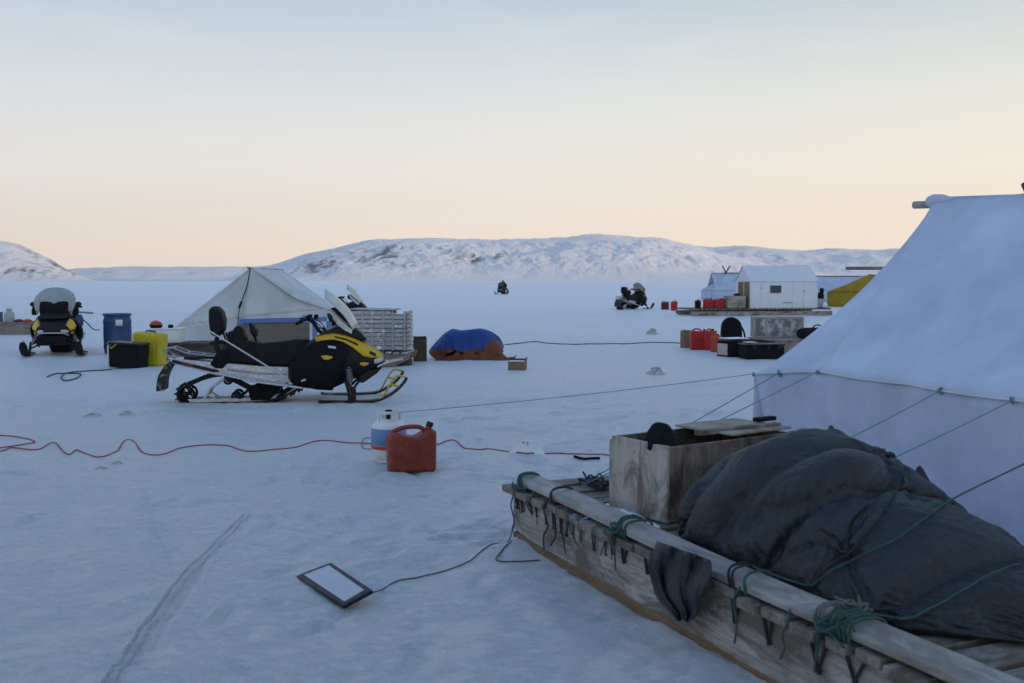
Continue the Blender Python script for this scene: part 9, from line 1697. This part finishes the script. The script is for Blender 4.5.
b.grid(sheet(R1, R1, seam, L_, .10)); b.grid(sheet(R1, R1, E1b, seam, .03)); 
gpart(b, 'gable', M['canvas_grey'], solid=.01)
b = MB(); b.grid(sheet(R1, R2, E2, E1, .10, wr=.03)); b.grid(sheet(E1, E2, E3, E1b, .02)); gpart(b, 'roof', M['canvas_light'], solid=.01)
b = MB(); b.grid(sheet(R1 + Vector((0, .03, 0)), R2, LE, L_ + Vector((0, .03, 0)), .06)); b.grid(sheet(R2, R2, E3, LE, .03)); gpart(b, 'back_roof', M['canvas_grey'], solid=.01)
seamb = Vector((seam.x, seam.y - .05, -.03))
b = MB(); b.grid(sheet(L_, seam, seamb, Lb, .03)); b.grid(sheet(seam, E1b, E1bb, seamb, .03)); b.grid(sheet(E1b, E3, Vector((E3.x, E3.y, -.03)), E1bb, .03)); b.grid(sheet(L_, LE, Vector((LE.x, LE.y, -.03)), Lb, .03))
gpart(b, 'wall', M['canvas_light'], solid=.01)
b = MB(); b.tube(spline([R1 + Vector((0, -.03, 0)), P(247, 286, 23.8), P(241, 303, 23.55), P(238, 320, 23.4), P(238, 346, 23.3)], 6), .013, 6)
b.tube([P(240, 305, 23.5), P(241.5, 302, 23.45), P(239, 308, 23.45)], .03, 6); gpart(b, 'door_cord', M['rope_dark'])
b = MB(); b.tube([R1 + Vector((-.02, -.2, .0)), R1 + Vector((0, 0, -.03)), R2 + Vector((.02, .1, -.03))], .022, 8); gpart(b, 'ridge_pole', M['wood_x'])
b = MB(); b.tube(sagline(L_, GG(140, 340), .05), .008, 6); gpart(b, 'guy_line', M['rope_dark'])
b = MB(); b.tube(sagline(E2, Vector((E2.x + .9, E2.y + .3, 0)), .02), .008, 6); gpart(b, 'guy_line', M['rope_dark'])
# blue framed board in front of the tent
pb = empty('framed_board', GG(286, 351), R(3), 'grey plywood board in a blue frame leaning in front of the grey tent', 'board')
b = MB(); b.box((-.22, 0, .40), (1.52, .03, .52)); b.build('board', M['panel_ply'], pb)
b = MB(); b.box((-.05, -.02, .71), (1.98, .06, .10), (0, R(-1.2), 0)); b.box((.66, -.02, .35), (.10, .06, .62)); b.box((.98, -.02, .35), (.10, .06, .66)); b.box((-1.0, -.02, .35), (.10, .06, .62)); b.box((-.05, -.02, .06), (1.92, .06, .10)); b.build('frame', M['blue_trim'], pb, bevel=.008)
b = MB(); b.box((.82, -.005, .38), (.21, .03, .56)); b.build('white_panel', M['cabin_white'], pb)
# ---- pale slatted crate on a sled
sl3 = make_sled('sled', 'frosted sled under the pale slatted crate, its runner tip pointing right', 1.45, .80, .27, M['sled_grey'], M['frost_wood'], 9)
sl3.location = (-2.60, 19.15, 0); sl3.rotation_euler = (0, 0, R(-3))
pc = empty('slatted_crate', (-2.49, 19.05, .30), R(-3), 'pale frosted slatted crate on a sled right of the nearest snowmobile', 'crate')
for i in range(9):
    b = MB(); zz = .045 + i * .082
    x0 = -.52 + rnd.uniform(-.012, .006); x1 = .52 + rnd.uniform(-.01, .012) - (0.0 if i < 8 else .3)
    b.box(((x0 + x1) / 2, -.36, zz), (x1 - x0, .025, .068 + rnd.uniform(-.006, .006)), (0, rnd.uniform(-.006, .006), 0)); b.box((.53, 0, zz), (.025, .70, .058)); b.box((-.53, 0, zz), (.025, .70, .058)); b.box(((x0 + x1) / 2, .36, zz), (x1 - x0, .025, .058))
    b.build('slat', M['frost_wood'], pc, bevel=.004)
b = MB()
for x_ in (-.5, -.30, -.12, .1, .27, .5):
    b.box((x_, -.382, .37), (.035, .016, .74))
b.build('batten', M['frost_wood'], pc)
b = MB(); b.loft([[(-.5 + .02, -.335, .03), (.5, -.335, .03), (.5, .335, .03), (-.48, .335, .03)], [(-.48, -.335, .66), (.5, -.335, .66), (.5, .335, .66), (-.48, .335, .66)]]); b.build('load', M['sled_grey'], pc)
b = MB(); b.box((-.12, 0, .765), (.85, .74, .02), (0, R(.8), 0)); b.build('top_board', M['frost_wood'], pc, bevel=.004)
b = MB(); b.tube([(.30, -.41, .12 - .30), (.9, -.5, .17 - .30), (1.0, -.5, .30 - .3)], .03)
hb_ = MB(); hb_.bar(P(386, 362, 18.4), P(407, 357.5, 18.8), .05, .05); o = hb_.build('tow_bar', M['alu'], sl3); o.matrix_parent_inverse = (Matrix.Translation(sl3.location) @ Matrix.Rotation(R(-3), 4, 'Z')).inverted()
rb = MB(); rb.box((.55, -.2, .06), (.3, .25, .12)); rb.build('hitch', M['dark_wood'], sl3, bevel=.02)
# ---- dark carton, tarp heap, small carton
o = box_thing('carton', GG(420, 361), R(6), (.27, .30, .42), 'tall brown carton with raised flaps at the left end of the blue tarp heap', 'carton', M['dark_card'], None, bevel=.006)
b = MB(); b.box((-.07, -.15, .45), (.12, .008, .07), (R(20), 0, R(4))); b.box((.13, 0, .455), (.008, .26, .08), (0, R(-14), 0)); b.box((0, .15, .45), (.26, .008, .07), (R(-12), 0, 0)); b.build('flap', M['dark_card'], o)
M['tarp_blue'] = fabric('blue_tarp', (.018, .058, .24), 0, rough=.5, vary=.25, wr=.9, wscale=1.2)
M['tarp_orange'] = fabric('orange_brown_tarp', (.16, .048, .022), 0, rough=.7, vary=.3, wr=.5, wscale=2)
def two_tone(m, other):
    nt = m.node_tree; b = nt.nodes['Principled BSDF']; old = b.inputs['Base Color'].links[0].from_socket
    tc_ = N(nt, 'ShaderNodeTexCoord'); s_ = N(nt, 'ShaderNodeSeparateXYZ'); nt.links.new(tc_.outputs['Object'], s_.inputs[0])
    def op(o_, a, c, k_=None):
        n_ = N(nt, 'ShaderNodeMath', operation=o_)
        for i_, v_ in enumerate((a, c, k_)):
            if v_ is None: continue
            if isinstance(v_, (int, float)): n_.inputs[i_].default_value = v_
            else: nt.links.new(v_, n_.inputs[i_])
        return n_.outputs[0]
    nz = noise(nt, coords(nt), 3.2, 4, .55)
    e1 = op('SUBTRACT', op('MULTIPLY_ADD', nz, .42, -.02), s_.outputs['Z'])
    d1 = op('POWER', op('DIVIDE', op('SUBTRACT', s_.outputs['X'], .54), .16), 2); d2 = op('POWER', op('DIVIDE', op('SUBTRACT', s_.outputs['Z'], .18), .24), 2)
    e2 = op('MULTIPLY', op('SUBTRACT', op('MULTIPLY_ADD', nz, .9, .5), op('ADD', d1, d2)), .3)
    front = op('GREATER_THAN', .05, s_.outputs['Y'])
    k_ = op('MULTIPLY', ramp(nt, op('MAXIMUM', e1, e2), [(0, 0), (.012, 1)]), front)
    nt.links.new(mix(nt, k_, old, other), b.inputs['Base Color'])
two_tone(M['tarp_blue'], (.17, .052, .024))
VB = unpack(BLUE)
heapc = (GG(466, 360.5).x, GG(466, 360.5).y + .45, 0)
th = empty('tarp_heap', heapc, R(2), 'heap covered with a bright blue tarp, rust orange cover showing along its foot', 'heap')
vb = VB.copy(); vb[..., 0] *= .86; vb[..., 1] *= .9; vb[..., 2] = vb[..., 2] * 1.02
side = vb[..., 2]
me_o = np_mesh('blue_tarp', vb[..., 0], vb[..., 1], vb[..., 2], M['tarp_blue']); me_o.parent = th
q_ = me_o.modifiers.new('solid', 'SOLIDIFY'); q_.thickness = .01; q_ = me_o.modifiers.new('sub', 'SUBSURF'); q_.levels = q_.render_levels = 1
# loose skirt of the orange cover on the snow
b = MB(); rows = []
for i in range(40):
    f = i / 39; x_ = -.62 + 1.62 * f; row = []
    for j in range(10):
        g = j / 9; row.append((x_ + .03 * math.sin(g * 4 + f * 9), -.36 - .20 * g + .04 * math.sin(f * 21), max(.008, (.16 * (1 - g) ** 1.5 * (.4 + .6 * math.sin(min(1, f * 1.1) * math.pi)) + .03 * math.sin(f * 33 + g * 5) * (1 - g) + .018 * math.sin(f * 57)))))
    rows.append(row)
b.grid(rows); b.build('orange_cover', M['tarp_orange'], th, solid=.01)
o = box_thing('carton', GG(517.5, 370), R(-8), (.31, .26, .155), 'small open brown carton alone on the snow right of the blue tarp heap', 'carton', M['cardboard'], None, bevel=.005)
b = MB(); b.box((.155, 0, .175), (.008, .25, .09), (0, R(12), 0)); b.box((-.02, .13, .165), (.28, .008, .05), (R(-20), 0, 0)); b.build('flap', M['dark_card'], o)
b = MB(); b.box((0, 0, .153), (.29, .24, .006)); b.build('snow_fill', M['snow_clump'], o)

# ------------------------------------------------------------------ group by the big tent
sl4 = make_sled('sled', 'grey sled under the frosted metal trunk, left of the big white tent', 3.0, 1.15, .32, M['sled_grey'], M['sled_grey'], 12)
sl4.location = (6.95, 22.7, 0); sl4.rotation_euler = (0, 0, R(20))
tk = empty('metal_trunk', P(776, 337.5, 22.9), R(-4), 'frost covered grey metal trunk standing on the sled left of the big tent', 'trunk')
tk.location.z = .32
b = MB(); b.box((0, 0, .22), (1.08, .55, .44)); b.build('body', paint('frosty_zinc', (.17, .18, .18), .5, .3, 1.1, metal=.3, dirt=(.50, .52, .55), dirt_at=.48), tk, bevel=.012)
b = MB()
for x_ in (-.54, -.27, .54):
    b.box((x_, -.276, .22), (.05, .02, .46))
b.box((0, -.276, .435), (1.12, .024, .035)); b.box((0, -.276, .015), (1.12, .024, .03)); b.box((.55, 0, .22), (.02, .57, .46)); b.build('edge_strip', M['steel'], tk, bevel=.003)
b = MB(); b.box((0, 0, .455), (1.10, .58, .03)); b.build('lid', M['steel'], tk, bevel=.006)
b = MB()
for x_ in (.1, .3):
    b = MB(); b.box((x_, -.285, .36), (.05, .02, .08)); b.build('latch', M['steel'], tk)
bb_ = empty('duffel_bag', (6.62, 21.9, .32), R(28), 'black duffel bag at the front right corner of the trunk sled', 'bag')
b = MB(); b.loft([[(x_, .17 * k_ * math.cos(a), .13 + .13 * k_ * math.sin(a)) for a in [i * math.pi / 7 for i in range(14)]] for x_, k_ in ((-.36, .3), (-.34, .85), (-.2, 1), (.2, 1), (.34, .85), (.36, .3))]); b.build('body', M['dark_cloth'], bb_)
b = MB(); b.tube(spline([(-.15, -.15, .15), (-.1, -.14, .3), (.1, -.14, .3), (.15, -.15, .15)], 5), .014); b.build('handle', M['matte_black'], bb_)
# backpack
bp = empty('backpack', GG(731, 345), R(-6), 'tall rounded black backpack standing among fuel cans and cases', 'backpack')
b = MB(); arch = [(-.25, 0), (.25, 0), (.265, .15), (.25, .42)] + [(.25 * math.cos(a * math.pi / 10), .44 + .25 * math.sin(a * math.pi / 10)) for a in range(1, 10)] + [(-.25, .42), (-.265, .15)]
b.prism(arch, -.16, .14, .12, .05); b.build('body', M['dark_cloth'], bp, bevel=.02)
b = MB(); b.prism([(-.18, .06), (.18, .06), (.18, .30), (.10, .36), (-.10, .36), (-.18, .30)], -.23, -.15, .1, .03); b.build('pocket', M['matte_black'], bp, bevel=.015)
b = MB(); b.tube(spline([(.22, -.05, .50), (.30, -.1, .32), (.33, -.1, .1), (.26, -.1, .03)], 6), .022); b.tube(spline([(-.05, -.16, .64), (0, -.19, .69), (.05, -.16, .64)], 5), .012); b.build('strap', M['matte_black'], bp)
GC = 'red fuel cans around the camp'
o = box_thing('carton', GG(687, 347.5), R(8), (.25, .30, .40), 'tan cardboard carton at the left end of the row of red fuel cans', 'carton', M['cardboard'], None, bevel=.006)
b = MB(); b.box((0, -.01, .412), (.25, .30, .012), (R(2), R(4), 0)); b.build('flap', M['cardboard'], o)
can = make_can(M['far_red'], 'broad red fuel can beside the tan carton', GC, .50, .36, .2); can.location = GG(698, 350); can.rotation_euler = (0, 0, R(3))
c2 = copy_tree(can); c2['label'] = 'narrow red fuel can behind, between the broad can and the backpack'; c2.location = GG(709.5, 350); c2.rotation_euler = (0, 0, R(50))
c3 = copy_tree(can); c3['label'] = 'orange-red fuel can at the front, touching the black case with the pale end'; c3.location = GG(716, 352); c3.rotation_euler = (0, 0, R(62)); c3.scale = (.9, .9, .82); recolour(c3, M['far_red'], M['orange_red'])
# black cases
k1 = box_thing('equipment_case', GG(736, 357) + Vector((0, .2, 0)), R(24), (.56, .46, .36), 'black case with snowy white top and pale end, beside the backpack', 'case', M['matte_black'], M['black'], bevel=.02)
b = MB(); b.box((-.296, 0, .16), (.012, .34, .24)); b.build('end_label', paint('pale_pink_label', (.50, .38, .38), .6, .2), k1)
b = MB(); b.box((0, 0, .386), (.50, .40, .02)); b.build('snow_cover', M['snow_clump'], k1, bevel=.01)
k2 = box_thing('equipment_case', GG(764, 359.5) + Vector((0, .25, 0)), R(8), (.82, .5, .31), 'long low black case with latches, frontmost beside the big tent', 'case', M['matte_black'], M['black'], bevel=.03, handle=True)
for x_ in (-.25, .05, .28):
    b = MB(); b.box((x_, -.27, .25), (.07, .03, .09)); b.build('latch', M['black'], k2, bevel=.006)
b = MB(); b.box((-.22, .06, .334), (.22, .20, .010), (0, 0, R(13))); b.build('snow_cover', M['snow_clump'], k2, bevel=.004)
# two cans out on the ice
c4 = copy_tree(can); c4['label'] = 'dark red fuel can out on the ice, nearer to the parked snowmobile'; p_ = G(665, 309.5); c4.location = (p_.x, p_.y, 0); c4.scale = (1.15, 1.1, .95); recolour(c4, M['far_red'], M['dark_red'])
c5 = copy_tree(can); c5['label'] = 'bright red fuel can out on the ice, right beside the dark red one'; p_ = G(674, 310.5); c5.location = (p_.x, p_.y, 0); c5.rotation_euler = (0, 0, R(40)); c5.scale = (1.0, 1.0, 1.1)

# ------------------------------------------------------------------ white cabin on its long sled
A = Vector((11.0, 46, 0)); du = Vector((.988, .158, 0)); dv = Vector((-.158, .988, 0)); cr = math.atan2(.158, .988)
CM = Matrix.Translation(A) @ Matrix.Rotation(cr, 4, 'Z')
sl5 = make_sled('sled', 'long grey plank sled carrying the white cabin and red fuel cans', 6.9, 2.1, .34, M['sled_grey'], M['wood_y'], 34, nose=False)
sl5.location = CM @ Vector((.55, .95, 0)); sl5.rotation_euler = (0, 0, cr + math.pi)
b = MB(); b.box((-.05, 1.09, .105), (6.5, .05, .20)); b.build('side_board', M['runner_wood'], sl5)
cabin = empty('cabin', CM @ Vector((0, 0, .34)), cr, 'small white cabin with a gable roof and dark window on a long sled', 'cabin')
CL, CW, CE, CR = 3.3, 1.85, 1.24, 1.93
b = MB(); prof = [(0, 0), (CW, 0), (CW, CE), (CW / 2, CR - .02), (0, CE)]
vs = [(x_, y_, z_) for x_ in (0, CL) for (y_, z_) in prof]
b.add(vs, [(0, 1, 2, 3, 4), (9, 8, 7, 6, 5), (0, 5, 6, 1), (1, 6, 7, 2), (4, 9, 5, 0), (2, 7, 8, 3), (3, 8, 9, 4)]); b.build('wall', M['cabin_white'], cabin, smooth=False)
b = MB()
for s_, y0 in ((1, -.04), (-1, CW + .04)):
    e_ = Vector((CL / 2, y0, CE - .02)); r_ = Vector((CL / 2, CW / 2, CR + .02)); dvec = (r_ - e_); ang_ = math.atan2(dvec.z, abs(dvec.y))
    b.box((e_ + r_) / 2 + Vector((0, 0, .02)), (CL + .08, dvec.length, .03), (ang_ * s_, 0, 0))
b.build('roof', M['cabin_white'], cabin, bevel=.004)
wn = MB(); wn.box((1.22, -.015, .88), (.60, .03, .42)); wf = wn.build('window', M['cabin_white'], cabin, bevel=.006)
m, nt, bb = new_mat('dark_window'); bb.inputs['Base Color'].default_value = (.05, .06, .075, 1); bb.inputs['Roughness'].default_value = .15; M['glass'] = m
wn = MB(); wn.box((1.22, -.033, .88), (.54, .012, .35)); wn.build('pane', M['glass'], wf)
b = MB()
for x_ in (.0, .52, 2.05, 2.62, 3.28): b.box((x_ + .015, -.008, CE / 2), (.03, .014, CE - .04))
b.box((CL / 2, -.008, .30), (CL, .012, .022)); b.build('seam_strip', M['white_paint'], cabin)
b = MB(); b.box((.52, -.02, .93), (.10, .03, .03)); b.box((2.62, -.02, .78), (.04, .03, .10)); b.box((1.85, -.02, .26), (.5, .03, .03)); b.build('bracket', M['steel'], cabin)
b = MB(); b.box((-.03, .36, .62), (.04, .50, 1.20)); b.build('door', M['door_wood'], cabin)
b = MB(); b.box((-.03, 1.05, .62), (.04, .60, 1.20)); dd = b.build('door', M['door_wood'], cabin)
b = MB(); b.box((-.05, .66, .62), (.03, .05, 1.20)); b.build('door_post', M['white_paint'], cabin); b = MB(); b.box((-.06, .70, .62), (.02, .03, 1.16)); b.build('door_gap', M['matte_black'], cabin)
def on_sled(u_, v_, z_=.345): return CM @ Vector((u_, v_, z_))
tb = empty('wooden_crate', on_sled(-.62, .35), cr, 'pale wooden crate on the long sled between red cans and cabin door', 'crate')
for i in range(3):
    b = MB(); b.box((0, -.28, .10 + i * .18), (.84, .03, .165)); b.box((0, .28, .10 + i * .18), (.84, .03, .165)); b.box((-.42, 0, .10 + i * .18), (.03, .55, .165)); b.box((.42, 0, .10 + i * .18), (.03, .55, .165)); b.build('board', M['ply_lid'], tb)
b = MB(); b.box((0, 0, .555), (.88, .6, .02)); b.build('lid', M['ply_lid'], tb)
b = MB(); b.lathe([(0, 0), (.16, .01), (.18, .05), (.08, .11), (0, .12)], 12); o = b.build('glove', M['matte_black'], None, loc=on_sled(-.5, .35, .915)); tag(o, 'small dark glove lying on the pale crate on the long sled', 'glove')
for i, (u_, v_, rz_, k_, lb) in enumerate(((-1.92, .35, 10, .95, 'red fuel can on the long sled, leftmost of its red cans'), (-2.2, .9, 60, .8, 'red fuel can at the back left of the long sled'), (-1.45, .35, 5, .9, 'red fuel can on the long sled, second from the left in the front row'), (-1.18, .5, 70, .98, 'red fuel can on the long sled touching the pale crate'))):
    c_ = copy_tree(can); c_['label'] = lb; c_.location = on_sled(u_, v_); c_.rotation_euler = (0, 0, cr + R(rz_)); c_.scale = (1.1, 1.2, k_)
o = box_thing('jug', on_sled(-2.42, .3), cr, (.18, .2, .36), 'small dark jug at the left tip of the long sled', 'jug', M['matte_black'], M['black'])
# dark gear at the cabin's right end
gp = empty('gear_pile', on_sled(3.62, .4), cr, 'black bag heaped on grey gear at the right end of the white cabin', 'gear')
b = MB(); b.box((-.04, 0, .22), (.34, .34, .42), (0, R(3), 0)); b.build('grey_box', M['steel'], gp, bevel=.02)
b = MB(); b.lathe([(0, .42), (.17, .42), (.19, .52), (.17, .66), (.10, .70), (0, .71)], 14); b.build('black_bag', M['matte_black'], gp)
b = MB(); b.lathe([(0, .66), (.07, .66), (.10, .74), (.10, .86), (.07, .92), (0, .93)], 14, (.09, 0, 0)); b.build('bag_top', M['matte_black'], gp)
b = MB(); b.box((.14, -.2, .10), (.26, .2, .2)); b.build('white_sack', M['cabin_white'], gp, bevel=.05, seg=3)
b = MB(); b.tube([(-.2, .1, .0), (-.26, -.05, .3)], .03); b.build('leg', M['dark_wood'], gp)

# ------------------------------------------------------------------ tents beyond
def simple_tent(name, loc, rz, L_, W_, He, Hr, mat, label, poles=True, wall=None, pole_out=.25, hip=.28):
    t = empty(name, loc, rz, label, 'tent', 'canvas tents beyond the long sled')
    b = MB(); rr = lambda x_: Hr - .04 * math.sin((x_ / L_ + .5) * math.pi)
    def pt(x_, f, s_):      # f 0 eave, 1 ridge
        z_ = He + (rr(x_) - He) * f - .05 * math.sin(f * math.pi); return (x_ + (hip * f * (1 if x_ < 0 else -1) if abs(x_) > L_ / 2 - .01 else 0), s_ * W_ / 2 * (1 - f), z_)
    xs_ = list(np.linspace(-L_ / 2, L_ / 2, 13))
    for s_ in (-1, 1): b.grid([[pt(x_, k_ / 8, s_) for k_ in range(9)] for x_ in xs_])
    for x_ in (-L_ / 2, L_ / 2): b.grid([[Vector(pt(x_, k_ / 8, -1)).lerp(Vector(pt(x_, k_ / 8, 1)), j / 6) for j in range(7)] for k_ in range(9)])
    b.build('roof', mat, t, solid=.01)
    b = MB()
    for s_ in (-1, 1): b.grid([[(x_, s_ * (W_ / 2 - .04 * k_ / 3 + .02 * math.sin(x_ * 8)), He * (1 - k_ / 3) - .02) for k_ in range(4)] for x_ in xs_])
    for x_ in (-L_ / 2, L_ / 2): b.grid([[(x_, W_ * (j / 4 - .5), He * (1 - k_ / 3) - .02) for k_ in range(4)] for j in range(5)])
    b.build('wall', wall or mat, t, solid=.01)
    if poles:
        for x_ in (-L_ / 2 + hip, L_ / 2 - hip):
            b = MB()
            for s_ in (-1, 1): b.tube([(x_ - s_ * .1, -s_ * .10, Hr - .12), (x_ + s_ * .42, s_ * .32, Hr + .58)], .055)
            b.build('crossed_poles', M['dark_wood'], t)
    b = MB(); b.tube([(-L_ / 2 - pole_out + hip, 0, Hr - .03), (L_ / 2 + .2 - hip, 0, Hr - .03)], .05); b.build('ridge_pole', M['wood_x'], t)
    return t
p_ = G(722, 300); simple_tent('ridge_tent', (p_.x + 1.3, p_.y + .5, 0), R(4), 5.2, 3.2, .8, 2.3, M['canvas_blue'], 'bluish white tent with crossed pole tips behind the left end of the white cabin', hip=1.7)
simple_tent('ridge_tent', (22.77, 63.1, 0), R(65), 4.6, 4.8, .93, 2.0, M['canvas_yellow'], 'yellow tent partly hidden behind the big white tent', poles=False, pole_out=-.1)
simple_tent('ridge_tent', (26.2, 79, 0), R(-2), 5.0, 3.4, .9, 2.0, M['canvas_blue'], 'pale tent behind the yellow one, only its ridge showing', poles=False, pole_out=-.1)
simple_tent('ridge_tent', (13.3, 30.4, 0), R(-4), 4.2, 2.8, .8, 2.02, M['tent_white'], 'tent hidden behind the big one, only its grey ridge pole showing above the yellow tent', poles=False, pole_out=1.25)
# poles lying about far right, low ropes
